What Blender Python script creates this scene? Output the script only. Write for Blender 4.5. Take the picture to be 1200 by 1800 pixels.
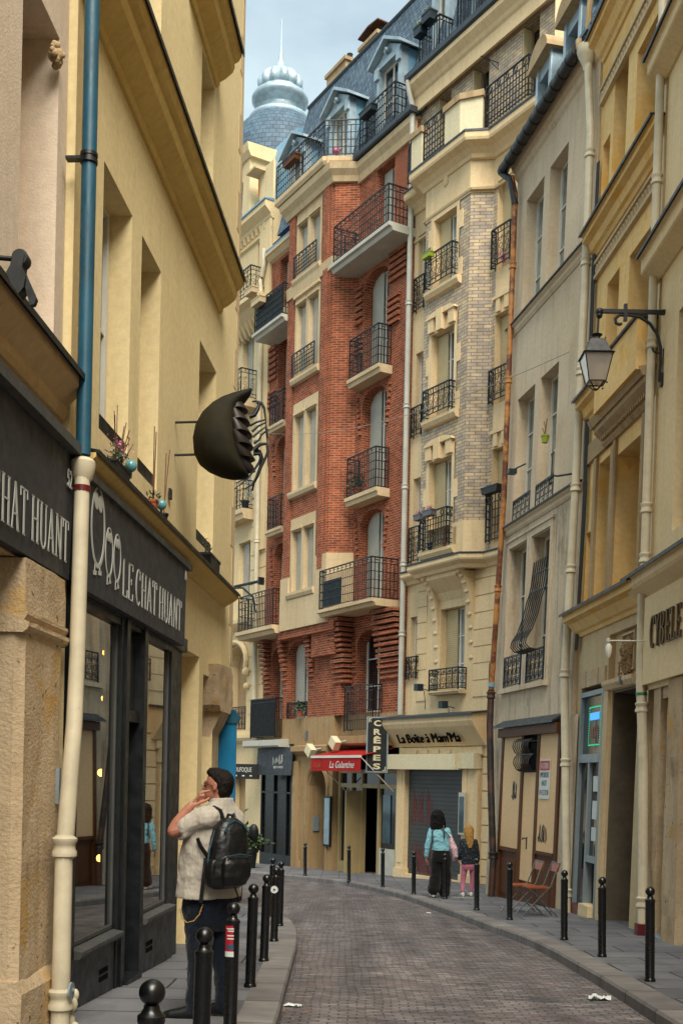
import bpy, bmesh, math, random
from mathutils import Vector, Matrix, noise
rnd = random.Random(7)
for o in list(bpy.data.objects): bpy.data.objects.remove(o)
SC = bpy.context.scene
COL = SC.collection
R = math.radians
SLOPE = .0395                        # the street falls gently away from the camera

# ------------------------------------------------------------------ camera
cd = bpy.data.cameras.new('camera'); cam = bpy.data.objects.new('camera', cd); COL.objects.link(cam)
cd.sensor_fit = 'VERTICAL'; cd.sensor_height = 36; cd.sensor_width = 24; cd.lens = 40
cd.shift_y = .26; cd.clip_end = 2000; cd.clip_start = .05
cam.matrix_world = Matrix.Translation((0, 0, 1.42)) @ Matrix.Rotation(R(90), 4, 'X') @ Matrix.Rotation(R(1.2), 4, 'Z')
SC.camera = cam
# ------------------------------------------------------------------ sky, sun, exposure
SUN_EL, SUN_AZ = R(52), R(166)        # azimuth clockwise from +Y
w = bpy.data.worlds.new('World'); SC.world = w; w.use_nodes = True
nt = w.node_tree; N = nt.nodes; L = nt.links; N.clear()
out = N.new('ShaderNodeOutputWorld'); bg = N.new('ShaderNodeBackground')
sky = N.new('ShaderNodeTexSky'); sky.sky_type = 'NISHITA'; sky.sun_disc = False
sky.sun_elevation = SUN_EL; sky.sun_rotation = SUN_AZ; sky.air_density = 1.0; sky.dust_density = 2.0
tc = N.new('ShaderNodeTexCoord'); mp = N.new('ShaderNodeMapping'); mp.inputs['Scale'].default_value = (1, 1, 2.2)
nz = N.new('ShaderNodeTexNoise'); nz.inputs['Scale'].default_value = 2.6; nz.inputs['Detail'].default_value = 7; nz.inputs['Roughness'].default_value = .55
cr = N.new('ShaderNodeValToRGB'); cr.color_ramp.elements[0].position = .33; cr.color_ramp.elements[0].color = (.45, .45, .45, 1)
cr.color_ramp.elements[1].position = .62; cr.color_ramp.elements[1].color = (.97, .97, .97, 1)
mx = N.new('ShaderNodeMix'); mx.data_type = 'RGBA'; mx.inputs[7].default_value = (5.3, 6.5, 6.7, 1)
L.new(tc.outputs['Generated'], mp.inputs[0]); L.new(mp.outputs[0], nz.inputs['Vector']); L.new(nz.outputs['Fac'], cr.inputs[0])
L.new(cr.outputs[0], mx.inputs[0]); L.new(sky.outputs[0], mx.inputs[6]); L.new(mx.outputs[2], bg.inputs[0])
bg.inputs[1].default_value = .105; L.new(bg.outputs[0], out.inputs[0])
sd = bpy.data.lights.new('sun', 'SUN'); sd.energy = 4.6; sd.angle = R(45); sd.color = (1, .93, .8)
so = bpy.data.objects.new('sun', sd); COL.objects.link(so)
so.rotation_euler = Vector((math.sin(SUN_AZ)*math.cos(SUN_EL), math.cos(SUN_AZ)*math.cos(SUN_EL), math.sin(SUN_EL))).to_track_quat('Z', 'Y').to_euler()
so.location = (0, 0, 40)
SC.view_settings.view_transform = 'Standard'; SC.view_settings.look = 'None'
SC.view_settings.exposure = .68; SC.view_settings.gamma = 1
SC.render.engine = 'CYCLES'; SC.cycles.max_bounces = 7; SC.cycles.transparent_max_bounces = 12
SC.render.resolution_x = 682; SC.render.resolution_y = 1024

# ------------------------------------------------------------------ materials
def C(h):
    v = [int(h[i:i+2], 16)/255 for i in (0, 2, 4)]
    return tuple((x/12.92 if x <= .04045 else ((x+.055)/1.055)**2.4) for x in v) + (1,)
def mk(name):
    m = bpy.data.materials.new(name); m.use_nodes = True
    return m, m.node_tree.nodes, m.node_tree.links, m.node_tree.nodes['Principled BSDF']
def mixn(N, L, blend, fac, a, b):
    m = N.new('ShaderNodeMix'); m.data_type = 'RGBA'; m.blend_type = blend
    for i, v in ((0, fac), (6, a), (7, b)):
        if hasattr(v, 'links'): L.new(v, m.inputs[i])
        elif i == 0: m.inputs[0].default_value = v
        else: m.inputs[i].default_value = v
    return m.outputs[2]
def ramp(N, L, src, p0, p1, c0=(0, 0, 0, 1), c1=(1, 1, 1, 1)):
    r = N.new('ShaderNodeValToRGB'); e = r.color_ramp.elements
    e[0].position = p0; e[0].color = c0; e[1].position = p1; e[1].color = c1; L.new(src, r.inputs[0]); return r.outputs[0]
def noi(N, L, vec, scale, detail=4, rough=.6):
    n = N.new('ShaderNodeTexNoise'); n.inputs['Scale'].default_value = scale; n.inputs['Detail'].default_value = detail
    n.inputs['Roughness'].default_value = rough; L.new(vec, n.inputs['Vector']); return n.outputs['Fac']
def coords(N, L, kind='UV', sc=(1, 1, 1)):
    t = N.new('ShaderNodeTexCoord'); m = N.new('ShaderNodeMapping'); m.inputs['Scale'].default_value = sc
    L.new(t.outputs[kind], m.inputs[0]); return m.outputs[0]
def bump(N, L, b, src, strength, dist):
    n = N.new('ShaderNodeBump'); n.inputs['Strength'].default_value = strength; n.inputs['Distance'].default_value = dist
    L.new(src, n.inputs['Height']); L.new(n.outputs[0], b.inputs['Normal']); return n
def plaster(name, col, dirt='6b5540', var=.35, stain=.5, rough=.85, fine=60, bs=.25, patch=None, soot=None, big=.5, pt=.62, pits=None):
    m, N, L, b = mk(name); v = coords(N, L)
    c = C(col)
    blot = ramp(N, L, noi(N, L, v, big, 6, .65), .35, .7)
    base = mixn(N, L, 'MULTIPLY', blot, c, (1-var*.55, 1-var*.65, 1-var*.8, 1))
    grain = ramp(N, L, noi(N, L, v, 14, 5, .7), .3, .75, (.86, .86, .86, 1), (1.08, 1.08, 1.08, 1))
    base = mixn(N, L, 'MULTIPLY', 1, base, grain)
    vs = coords(N, L, 'UV', (5.5, .5, 1))
    streak = ramp(N, L, noi(N, L, vs, 1.3, 5, .6), .5, .85)
    f = N.new('ShaderNodeMath'); f.operation = 'MULTIPLY'; L.new(streak, f.inputs[0]); f.inputs[1].default_value = stain
    base = mixn(N, L, 'MIX', f.outputs[0], base, C(dirt))
    if patch:
        pf = ramp(N, L, noi(N, L, v, 1.1, 6, .7), pt, pt+.1); base = mixn(N, L, 'MIX', pf, base, C(patch))
    if soot:
        pf = ramp(N, L, noi(N, L, coords(N, L, 'UV', (1.6, .7, 1)), .9, 8, .75), .56, .74); base = mixn(N, L, 'MIX', pf, base, C(soot))
    if pits:
        pf = ramp(N, L, noi(N, L, v, 11, 3, .6), .64, .7, (0, 0, 0, 1), (.8, .8, .8, 1)); base = mixn(N, L, 'MIX', pf, base, C(pits))
    L.new(base, b.inputs['Base Color']); b.inputs['Roughness'].default_value = rough; b.inputs['Specular IOR Level'].default_value = .25
    hn = N.new('ShaderNodeMath'); hn.operation = 'ADD'; L.new(noi(N, L, v, fine, 3), hn.inputs[0]); L.new(noi(N, L, v, 4, 5), hn.inputs[1])
    bump(N, L, b, hn.outputs[0], bs, .02)
    return m
def bricks(name, c1, c2, mortar, bw=.22, rh=.075, ms=.012, offs=.5, rough=.85, bs=.6, var=.5, kind='UV', rot=0, big=.6, dark=None):
    m, N, L, b = mk(name); v = coords(N, L, kind)
    t = N.new('ShaderNodeTexBrick'); t.inputs['Color1'].default_value = C(c1); t.inputs['Color2'].default_value = C(c2); t.inputs['Mortar'].default_value = C(mortar)
    t.inputs['Scale'].default_value = 1; t.inputs['Mortar Size'].default_value = ms; t.inputs['Brick Width'].default_value = bw; t.inputs['Row Height'].default_value = rh
    t.inputs['Mortar Smooth'].default_value = .3; t.offset = offs
    # bend the courses slightly so that the rows are not ruler straight
    wv = N.new('ShaderNodeTexNoise'); wv.inputs['Scale'].default_value = 2.5; L.new(v, wv.inputs['Vector'])
    mm = N.new('ShaderNodeVectorMath'); mm.operation = 'MULTIPLY_ADD'; L.new(wv.outputs['Color'], mm.inputs[0]); mm.inputs[1].default_value = (min(rh*.22, .02),)*3; L.new(v, mm.inputs[2])
    L.new(mm.outputs[0], t.inputs['Vector'])
    # a second, differently seeded lattice gives single bricks their own tone
    g = ramp(N, L, noi(N, L, v, big, 6, .7), .3, .75, (1-var*.6,)*3+(1,), (1.12, 1.12, 1.12, 1))
    base = mixn(N, L, 'MULTIPLY', 1, t.outputs['Color'], g)
    g2 = ramp(N, L, noi(N, L, v, 3.2/bw*.3, 2, .5), .35, .7, (.72, .72, .74, 1), (1.15, 1.15, 1.12, 1))
    base = mixn(N, L, 'MULTIPLY', .8, base, g2)
    if dark:
        pf = ramp(N, L, noi(N, L, coords(N, L, kind, (2.2, .8, 1)), 1.0, 6, .7), .55, .8, (0, 0, 0, 1), (.75, .75, .75, 1)); base = mixn(N, L, 'MIX', pf, base, C(dark))
    L.new(base, b.inputs['Base Color']); b.inputs['Roughness'].default_value = rough; b.inputs['Specular IOR Level'].default_value = .3
    inv = N.new('ShaderNodeMath'); inv.operation = 'MULTIPLY_ADD'; L.new(t.outputs['Fac'], inv.inputs[0]); inv.inputs[1].default_value = -1; L.new(noi(N, L, v, 30, 3), inv.inputs[2])
    bump(N, L, b, inv.outputs[0], bs, .012)
    return m
def paint(name, col, rough=.45, metal=0, var=.25, spec=.5, bs=.08, rust=None, rustamt=.62, kind='Object'):
    m, N, L, b = mk(name); v = coords(N, L, kind)
    g = ramp(N, L, noi(N, L, v, 3, 5, .65), .3, .75, (1-var,)*3+(1,), (1.1, 1.1, 1.1, 1))
    base = mixn(N, L, 'MULTIPLY', 1, C(col), g)
    if rust:
        pf = ramp(N, L, noi(N, L, v, 2.2, 7, .7), rustamt-.05, rustamt+.05); base = mixn(N, L, 'MIX', pf, base, C(rust))
    L.new(base, b.inputs['Base Color']); b.inputs['Roughness'].default_value = rough; b.inputs['Metallic'].default_value = metal
    b.inputs['Specular IOR Level'].default_value = spec
    rr = ramp(N, L, noi(N, L, v, 9, 4), .3, .8, (rough*.7,)*3+(1,), (min(1, rough*1.35),)*3+(1,)); L.new(rr, b.inputs['Roughness'])
    if bs: bump(N, L, b, noi(N, L, v, 25, 4), bs, .01)
    return m
def louvre(name, col, period=.045, rough=.6, depth=.6, graff=None):
    m, N, L, b = mk(name); v = coords(N, L)
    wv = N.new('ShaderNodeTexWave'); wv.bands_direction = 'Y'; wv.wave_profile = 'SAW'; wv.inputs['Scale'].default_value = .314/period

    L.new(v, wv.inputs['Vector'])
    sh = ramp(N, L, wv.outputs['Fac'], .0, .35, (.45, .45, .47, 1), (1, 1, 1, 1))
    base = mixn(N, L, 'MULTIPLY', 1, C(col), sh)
    g = ramp(N, L, noi(N, L, v, 2, 5), .3, .8, (.8, .8, .8, 1), (1.05, 1.05, 1.05, 1)); base = mixn(N, L, 'MULTIPLY', 1, base, g)
    L.new(base, b.inputs['Base Color']); b.inputs['Roughness'].default_value = rough
    bump(N, L, b, wv.outputs['Fac'], depth, .02)
    return m
def glassy(name, col='0c1216', rough=.06, spec=.8):
    m, N, L, b = mk(name); v = coords(N, L, 'Object')
    g = ramp(N, L, noi(N, L, v, 1.7, 3), .35, .75, C(col), tuple(x*3 for x in C(col)[:3])+(1,))
    L.new(g, b.inputs['Base Color']); b.inputs['Roughness'].default_value = rough; b.inputs['Specular IOR Level'].default_value = spec
    bump(N, L, b, noi(N, L, v, .8, 1), .04, .05)
    return m
def clear_glass(name, tint=(.75, .77, .75), base=.26):
    m, N, L, b = mk(name); o = N['Material Output']
    tr = N.new('ShaderNodeBsdfTransparent'); tr.inputs[0].default_value = tint+(1,)
    gl = N.new('ShaderNodeBsdfGlossy'); gl.inputs['Roughness'].default_value = .015; gl.inputs[0].default_value = (.95, .95, .92, 1)
    fr = N.new('ShaderNodeFresnel'); fr.inputs[0].default_value = 1.6
    ad = N.new('ShaderNodeMath'); ad.operation = 'ADD'; ad.use_clamp = True; L.new(fr.outputs[0], ad.inputs[0]); ad.inputs[1].default_value = base
    ms = N.new('ShaderNodeMixShader'); L.new(ad.outputs[0], ms.inputs[0]); L.new(tr.outputs[0], ms.inputs[1]); L.new(gl.outputs[0], ms.inputs[2]); L.new(ms.outputs[0], o.inputs[0])
    return m
def emit(name, col, s):
    m, N, L, b = mk(name); b.inputs['Base Color'].default_value = C(col); b.inputs['Emission Color'].default_value = C(col); b.inputs['Emission Strength'].default_value = s
    return m
def leafy(name, a, c):
    m, N, L, b = mk(name); v = coords(N, L, 'Object')
    g = ramp(N, L, noi(N, L, v, 9, 3), .35, .65, C(a), C(c)); L.new(g, b.inputs['Base Color']); b.inputs['Roughness'].default_value = .6
    return m

M = dict(
 l1=plaster('pinkish_plaster', 'd6c4b0', var=.25, stain=.18, bs=.2), l2=plaster('cream_plaster', 'e4d0a0', dirt='a08450', var=.22, stain=.22, bs=.12),
 l2c=plaster('ochre_cornice_plaster', 'e0c27c', dirt='8c6a2c', var=.35, stain=.4, bs=.15), l1c=plaster('sandy_cornice_plaster', 'd4b88c', dirt='7c5c30', var=.3, stain=.3),
 pier=plaster('weathered_pier_stone', 'c6b091', dirt='4e3c2a', var=.5, stain=.35, bs=.45, fine=40, patch='b8904c', soot='4a3828', big=.9, pt=.55, pits='4a3a2c'),
 stone=plaster('pale_limestone', 'cdb793', dirt='5a4a38', var=.35, stain=.4, bs=.35), stoneg=plaster('darker_limestone', 'a88c66', dirt='3c2e22', var=.4, stain=.5, bs=.4, soot='4a3a2c'), darkglass=paint('dark_shop_glass', '06080a', .25, 0, .3, .35), stoned=plaster('weathered_limestone', 'b39a76', dirt='3f3328', var=.45, stain=.55, bs=.5, soot='4a3f35'),  # stoneg: ground-floor limestone, a darker copy of the pale one
 r3=plaster('grey_plaster', 'd0bda2', dirt='4b4038', var=.35, stain=.35, bs=.5), r3l=plaster('sooty_grey_plaster', 'd0bfa6', dirt='35302c', var=.5, stain=.8, bs=.6, soot='453e38'),
 r2=plaster('golden_limestone', 'e8c486', dirt='a08660', var=.3, stain=.4, bs=.35, patch='d6a652', big=.7, pt=.54), r1=plaster('beige_plaster', 'e2cca2', dirt='7a6246', var=.25, stain=.2, bs=.3),
 r1u=plaster('grey_beige_plaster', 'b9a890', dirt='7a6246', var=.25, stain=.2, bs=.3),
 r6=plaster('cream_limestone', 'dcc69c', dirt='6a5436', var=.25, stain=.25, bs=.3), r4=plaster('cream_render', 'dec59c', dirt='6a5436', var=.25, stain=.3, bs=.2), r4w=plaster('whitish_render', 'd5c9a8', var=.15, stain=.2),
 brick=bricks('red_brick', 'a9502f', '80381f', 'a98468', .22, .07, .011, bs=.6, var=.55, dark='4a2418'), pbrick=bricks('pale_brick', 'c8b08c', 'a09488', '837a70', .23, .085, .011, bs=.5, var=.2),
 ashlar=bricks('ashlar_stone', 'd2b888', 'c2a578', '6d5a44', 1.3, .5, .018, bs=.5, var=.3), slate=bricks('blue_grey_slate', '63788a', '485a6a', '222a30', .17, .13, .012, bs=.7, var=.35),
 zinc=paint('blue_zinc', '76a2ba', .4, .25, .3, kind='UV'), zincd=paint('dark_zinc', '3a4248', .5, .3, .3), lead=paint('pale_lead', 'a9bcc6', .42, .35, .35),
 iron=paint('black_iron', '0d1013', .5, .0, .3), ironb=paint('teal_black_iron', '13242c', .5, 0, .3), boll=paint('black_bollard_paint', '0b0d0f', .3, 0, .3, .6, rust='2a2723', rustamt=.74),
 white=paint('white_window_paint', 'c9c6bb', .5, 0, .12), creamp=paint('cream_frame_paint', '9c8860', .5, 0, .15), greyf=paint('grey_frame_paint', '7e8a8f', .45, 0, .15),
 shop=paint('charcoal_shopfront_paint', '14181b', .42, 0, .3), fascia=paint('charcoal_sign_paint', '33363c', .6, 0, .35), fasciab=paint('grey_sign_edge', '4a4b4a', .6, 0, .3), letter=paint('pale_letter_paint', 'b9bab4', .6, 0, .08, bs=0),
 glass=glassy('dark_window_glass', '0a0f13', .05, .9), glassc=glassy('curtained_window_glass', '565a57', .12, .8), glasst=glassy('teal_window_glass', '1c333c', .05, 1), clear=clear_glass('shop_window_glass'), black=paint('black_interior', '060606', .9, 0, .3, .1),
 shut=louvre('pale_grey_shutter', 'bdbbae', .05), shutb=louvre('beige_shutter', 'c9b78e', .05), roller=louvre('grey_roller_shutter', '474c4d', .11, .5, 1), shutg=louvre('grey_shutter', '8d98a0', .05),
 pipeb=paint('blue_pipe_paint', '165066', .5, 0, .3, rust='2a2f30', rustamt=.72), pipec=paint('cream_pipe_paint', 'c8bda2', .5, 0, .25, rust='8a6a48', rustamt=.7), pipew=paint('greyish_pipe_paint', 'b2afa2', .45, 0, .15), piper=paint('rusty_pipe_paint', 'b87a38', .6, 0, .4, rust='5d2c10', rustamt=.5),
 piperd=paint('dark_rusty_pipe', '4a2a18', .7, 0, .5, rust='1c130e', rustamt=.5),
 red=paint('red_canvas', 'a01c18', .8, 0, .25, .2), maroon=paint('maroon_paint', '5c1416', .4), blue=paint('blue_panel_paint', '0d6f9a', .45, 0, .12), wood=plaster('brown_wood', '5c371c', dirt='22140a', var=.6, stain=.5, rough=.55, bs=.3),
 board=plaster('tan_boarding', 'd8b68a', dirt='9a7a54', var=.12, stain=.12, rough=.7, bs=.1), terra=paint('terracotta', 'a5522c', .8), orange=paint('orange_pot_and_skylight_glow', 'e08a1c', .7), lime=paint('lime_plastic', '8a9a24', .5), greyp=paint('grey_planter', '5a5a62', .6),
 leaf=leafy('plant_leaves', '16260e', '33471f'), leafy2=leafy('yellow_green_leaves', '55601c', '97902c'), pink=leafy('pink_flowers', '9c3f6a', 'c87a9c'), dry=paint('dry_stems', '6d4a30', .8),
 bronze=paint('dark_bronze', '2c2412', .42, .55, .35, bs=.1), paper=paint('white_paper', 'c9cfcb', .8), chrome=paint('chair_steel', '8f9497', .3, .9, .1), orangew=paint('orange_brown_plywood', '8a4020', .4, 0, .2), cablem=paint('cable', '8a857c', .6),
)
# ------------------------------------------------------------------ mesh helpers
class MB:
    def __init__(s): s.v = []; s.f = []; s.c = []
    def add(s, vs, fs):
        o = len(s.v); s.c.append((o, len(s.f))); s.v += [tuple(v) for v in vs]; s.f += [tuple(i+o for i in f) for f in fs]; return s
    def box(s, x0, x1, y0, y1, z0, z1):
        return s.add([(x0,y0,z0),(x1,y0,z0),(x1,y1,z0),(x0,y1,z0),(x0,y0,z1),(x1,y0,z1),(x1,y1,z1),(x0,y1,z1)],
              [(0,3,2,1),(4,5,6,7),(0,1,5,4),(1,2,6,5),(2,3,7,6),(3,0,4,7)])
    def quad(s, a, b, c, d): return s.add([a, b, c, d], [(0, 1, 2, 3)])
    def prism(s, axis, poly, a0, a1):
        n = len(poly)
        def P(p, a): return {'x': (a, p[0], p[1]), 'y': (p[0], a, p[1]), 'z': (p[0], p[1], a)}[axis]
        return s.add([P(p, a0) for p in poly]+[P(p, a1) for p in poly],
              [tuple(range(n))[::-1], tuple(range(n, 2*n))]+[(i, (i+1) % n, (i+1) % n+n, i+n) for i in range(n)])
    def tube(s, pts, r, n=8, close=False, caps=True, sq=(1, 1)):
        pts = [Vector(p) for p in pts]; k = len(pts); rs = r if isinstance(r, (list, tuple)) else [r]*k
        vs = []; up = None
        for i, p in enumerate(pts):
            if close: t = pts[(i+1) % k]-pts[i-1]
            else: t = pts[min(i+1, k-1)]-pts[max(i-1, 0)]
            if t.length < 1e-9: t = Vector((0, 0, 1))
            t.normalize()
            if up is None:
                up = Vector((0, 0, 1)) if abs(t.z) < .95 else Vector((0, 1, 0))
            a = up-t*up.dot(t)
            if a.length < 1e-4: a = t.orthogonal()
            a.normalize(); b = t.cross(a); up = a
            for j in range(n):
                an = 2*math.pi*(j+.5)/n; vs.append(p+(a*math.cos(an)*sq[0]+b*math.sin(an)*sq[1])*rs[i])
        fs = []
        for i in range(k if close else k-1):
            for j in range(n):
                i2 = (i+1) % k; fs.append((i*n+j, i*n+(j+1) % n, i2*n+(j+1) % n, i2*n+j))
        if caps and not close: fs += [tuple(range(n))[::-1], tuple(range((k-1)*n, k*n))]
        return s.add(vs, fs)
    def lathe(s, prof, c=(0, 0, 0), n=16, rib=0, ribn=0):
        vs = []; k = len(prof)
        for r, z in prof:
            for j in range(n):
                a = 2*math.pi*j/n; rr = max(r, .0005)*(1+rib*abs(math.sin(ribn*a/2))-rib if ribn else 1)
                vs.append((c[0]+rr*math.cos(a), c[1]+rr*math.sin(a), c[2]+z))
        fs = [(i*n+j, i*n+(j+1) % n, (i+1)*n+(j+1) % n, (i+1)*n+j) for i in range(k-1) for j in range(n)]
        fs += [tuple(range(n))[::-1], tuple(range((k-1)*n, k*n))]
        return s.add(vs, fs)
    def ball(s, c, r, n=14, m=8, sc=(1, 1, 1)):
        vs = [(c[0]+sc[0]*r*math.sin(math.pi*i/m)*math.cos(2*math.pi*j/n), c[1]+sc[1]*r*math.sin(math.pi*i/m)*math.sin(2*math.pi*j/n), c[2]+sc[2]*r*math.cos(math.pi*i/m)) for i in range(m+1) for j in range(n)]
        return s.add(vs, [(i*n+j, (i+1)*n+j, (i+1)*n+(j+1) % n, i*n+(j+1) % n) for i in range(m) for j in range(n)])
    def bar(s, p, q, w=.012): return s.tube([p, q], w*.7071, 4)
    def xf(s, mat, start=0):
        s.v = s.v[:start]+[tuple(mat @ Vector(v)) for v in s.v[start:]]; return s
    def merge(s, o): return s.add(o.v, o.f)
    def split(s, name, mat, parent=None, **k):
        out = []; ends = s.c[1:]+[(len(s.v), len(s.f))]
        for (v0, f0), (v1, f1) in zip(s.c, ends):
            p = MB(); p.v = s.v[v0:v1]; p.f = [tuple(i-v0 for i in f) for f in s.f[f0:f1]]; out.append(p.build(name, mat, parent, **k))
        return out
    def build(s, name, mat, parent=None, smooth=False, ang=38, label=None, uv=True):
        me = bpy.data.meshes.new(name); me.from_pydata(s.v, [], s.f); me.update()
        if smooth:
            bm = bmesh.new(); bm.from_mesh(me); bmesh.ops.remove_doubles(bm, verts=bm.verts, dist=1e-5); bmesh.ops.recalc_face_normals(bm, faces=bm.faces); bm.to_mesh(me); bm.free()
        if uv:
            ul = me.uv_layers.new(name='UVMap'); vs = me.vertices
            for p in me.polygons:
                n = p.normal; a = (abs(n.x), abs(n.y), abs(n.z)); k = a.index(max(a))
                for li in p.loop_indices:
                    c = vs[me.loops[li].vertex_index].co
                    ul.data[li].uv = (c.y+.37, c.z) if k == 0 else ((c.x, c.z) if k == 1 else (c.x, c.y))
        if smooth:
            me.shade_smooth(); me.set_sharp_from_angle(angle=R(ang))
        if isinstance(mat, str): mat = M[mat]
        if mat: me.materials.append(mat)
        o = bpy.data.objects.new(name, me); COL.objects.link(o)
        if parent: o.parent = parent
        if label: o['label'] = label
        return o
def tag(o, label, cat, group=None, kind=None):
    if kind: o['kind'] = kind
    else: o['label'] = label; o['category'] = cat
    if group: o['group'] = group
    return o
def empty(name, loc, rz=0, rx=0, ry=0):
    o = bpy.data.objects.new(name, None); COL.objects.link(o); o.empty_display_size = .2
    o.matrix_world = Matrix.Translation(loc) @ Matrix.Rotation(rz, 4, 'Z') @ Matrix.Rotation(rx, 4, 'X') @ Matrix.Rotation(ry, 4, 'Y'); return o
def thing(name, label, cat, loc, rz=0, group=None, rx=0): return tag(empty(name, loc, rz, rx), label, cat, group)
def dup(o, parent=None):
    c = o.copy(); COL.objects.link(c); c.parent = parent
    for ch in [x for x in COL.objects if x.parent == o]: dup(ch, c)
    return c
def gz(y): return -SLOPE*y
def text_mb(body, h, width=None, ext=.01, shear=0, bold=0, align='CENTER', plane='xz', narrow=None):
    """lettering as geometry, upright in x,z, centred on x, baseline z=0, facing -y"""
    cu = bpy.data.curves.new('t', 'FONT'); cu.body = body; cu.size = 1; cu.extrude = ext; cu.shear = shear; cu.offset = bold; cu.align_x = 'LEFT'; cu.resolution_u = 3
    o = bpy.data.objects.new('t', cu); COL.objects.link(o)
    dg = bpy.context.evaluated_depsgraph_get(); dg.update(); me = bpy.data.meshes.new_from_object(o.evaluated_get(dg))
    bpy.data.objects.remove(o)
    xs = [v.co.x for v in me.vertices]; ys = [v.co.y for v in me.vertices]
    x0, x1 = min(xs), max(xs); cap = .73
    sz = h/cap; sx = width/(x1-x0) if width else sz*(narrow or 1)
    m = MB(); m.v = [((v.co.x-(x0+x1)/2)*sx, -v.co.z, v.co.y*sz) for v in me.vertices]; m.f = [tuple(p.vertices) for p in me.polygons]
    return m
def ribbon(m, pts, w, y0=0, t=.004):
    """flat stroke in the x,z plane, thickness t towards -y"""
    n = len(pts); ws = w if isinstance(w, (list, tuple)) else [w]*n
    Lp, Rp = [], []
    for i, (x, z) in enumerate(pts):
        a = pts[max(i-1, 0)]; b = pts[min(i+1, n-1)]; d = Vector((b[0]-a[0], b[1]-a[1]))
        if d.length < 1e-9: d = Vector((1, 0))
        d.normalize(); nn = (-d.y*ws[i]/2, d.x*ws[i]/2); Lp.append((x+nn[0], z+nn[1])); Rp.append((x-nn[0], z-nn[1]))
    vs = [(p[0], y0-t, p[1]) for p in Lp]+[(p[0], y0-t, p[1]) for p in Rp]+[(p[0], y0, p[1]) for p in Lp]+[(p[0], y0, p[1]) for p in Rp]
    fs = []
    for i in range(n-1):
        fs += [(i, n+i, n+i+1, i+1), (2*n+i, 2*n+i+1, 3*n+i+1, 3*n+i), (i, i+1, 2*n+i+1, 2*n+i), (n+i, 3*n+i, 3*n+i+1, n+i+1)]
    m.add(vs, fs)
def arc(cx, cz, rx, rz, a0, a1, n=12): return [(cx+rx*math.cos(R(a0+(a1-a0)*i/n)), cz+rz*math.sin(R(a0+(a1-a0)*i/n))) for i in range(n+1)]
def serif(word, x, h, W, y0=0, t=.004, thick=.095, thin=.042, gap=.16):
    """condensed serif capitals; W = glyph width / height"""
    m = MB(); T = thick*h*W*1.9; I = thin*h*W*1.9; w = h*W; s = I*.9
    def V(xx, a=0, b=1, th=T, se=(1, 1)):
        ribbon(m, [(x+xx, a*h), (x+xx, b*h)], th, y0, t)
        if se[0]: ribbon(m, [(x+xx-T*.95, a*h+s/2), (x+xx+T*.95, a*h+s/2)], s, y0, t)
        if se[1]: ribbon(m, [(x+xx-T*.95, b*h-s/2), (x+xx+T*.95, b*h-s/2)], s, y0, t)
    def H(xa, xb, z, th=I): ribbon(m, [(x+xa, z*h), (x+xb, z*h)], th, y0, t)
    def Dg(xa, za, xb, zb, th): ribbon(m, [(x+xa, za*h), (x+xb, zb*h)], th, y0, t)
    for ch in word:
        adv = w
        if ch == ' ': adv = w*.25
        elif ch == 'L': V(T); H(T, w*.85, .015); Dg(w*.85, 0, w*.88, .22, I*1.2); adv = w*.86
        elif ch == 'E': V(T); H(T, w*.85, .015); H(T, w*.82, .985); H(T, w*.6, .52); Dg(w*.85, 0, w*.88, .2, I*1.2); Dg(w*.82, 1, w*.84, .82, I*1.2); Dg(w*.6, .44, w*.6, .6, I); adv = w*.88
        elif ch == 'C':
            p = arc(x+w*.5, h*.5, w*.42, h*.5, 50, 310, 20); ribbon(m, p, [I+(T-I)*math.sin(math.pi*i/20)**1.5 for i in range(21)], y0, t); Dg(w*.8, .98, w*.8, .72, I*1.3); adv = w*.95
        elif ch == 'H': V(T); V(w*.85); H(T, w*.85, .52); adv = w*1.02
        elif ch == 'A': Dg(w*.1, 0, w*.48, 1, I*1.3); Dg(w*.48, 1, w*.86, 0, T*1.1); H(w*.25, w*.7, .33); H(-w*.03, w*.25, .015, s); H(w*.68, w*1.03, .015, s)
        elif ch == 'T': V(w*.45, se=(1, 0)); H(w*.02, w*.88, .985); Dg(w*.03, 1, w*.01, .8, I*1.2); Dg(w*.87, 1, w*.89, .8, I*1.2); adv = w*.9
        elif ch == 'U':
            V(T, .22, 1, T, (0, 1)); V(w*.85, .22, 1, I*1.3, (0, 1)); p = arc(x+(T+w*.85)/2, h*.24, (w*.85-T)/2, h*.24, 180, 360, 12); ribbon(m, p, [T-(T-I)*i/12 for i in range(13)], y0, t)
        elif ch == 'N': V(T, th=I*1.3); V(w*.88, th=I*1.3, se=(0, 1)); Dg(T, 1, w*.88, 0, T*1.15); adv = w*1.02
        elif ch == 'Y': V(w*.45, 0, .5, T, (1, 0)); Dg(w*.45, .45, w*.05, 1, T); Dg(w*.45, .45, w*.85, 1, I*1.5); H(-w*.08, w*.22, .985, s); H(w*.7, w*.98, .985, s); adv = w*.88
        elif ch == 'B':
            V(T); 
            for zc in (.26, .76): ribbon(m, [(x+T, (zc+.24)*h)]+arc(x+w*.45, zc*h, w*.36, h*.24, 90, -90, 10)+[(x+T, (zc-.24)*h)], [I]+[I+(T-I)*math.sin(math.pi*i/10) for i in range(11)]+[I], y0, t)
        x += adv+gap*w
    return m, x
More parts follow.
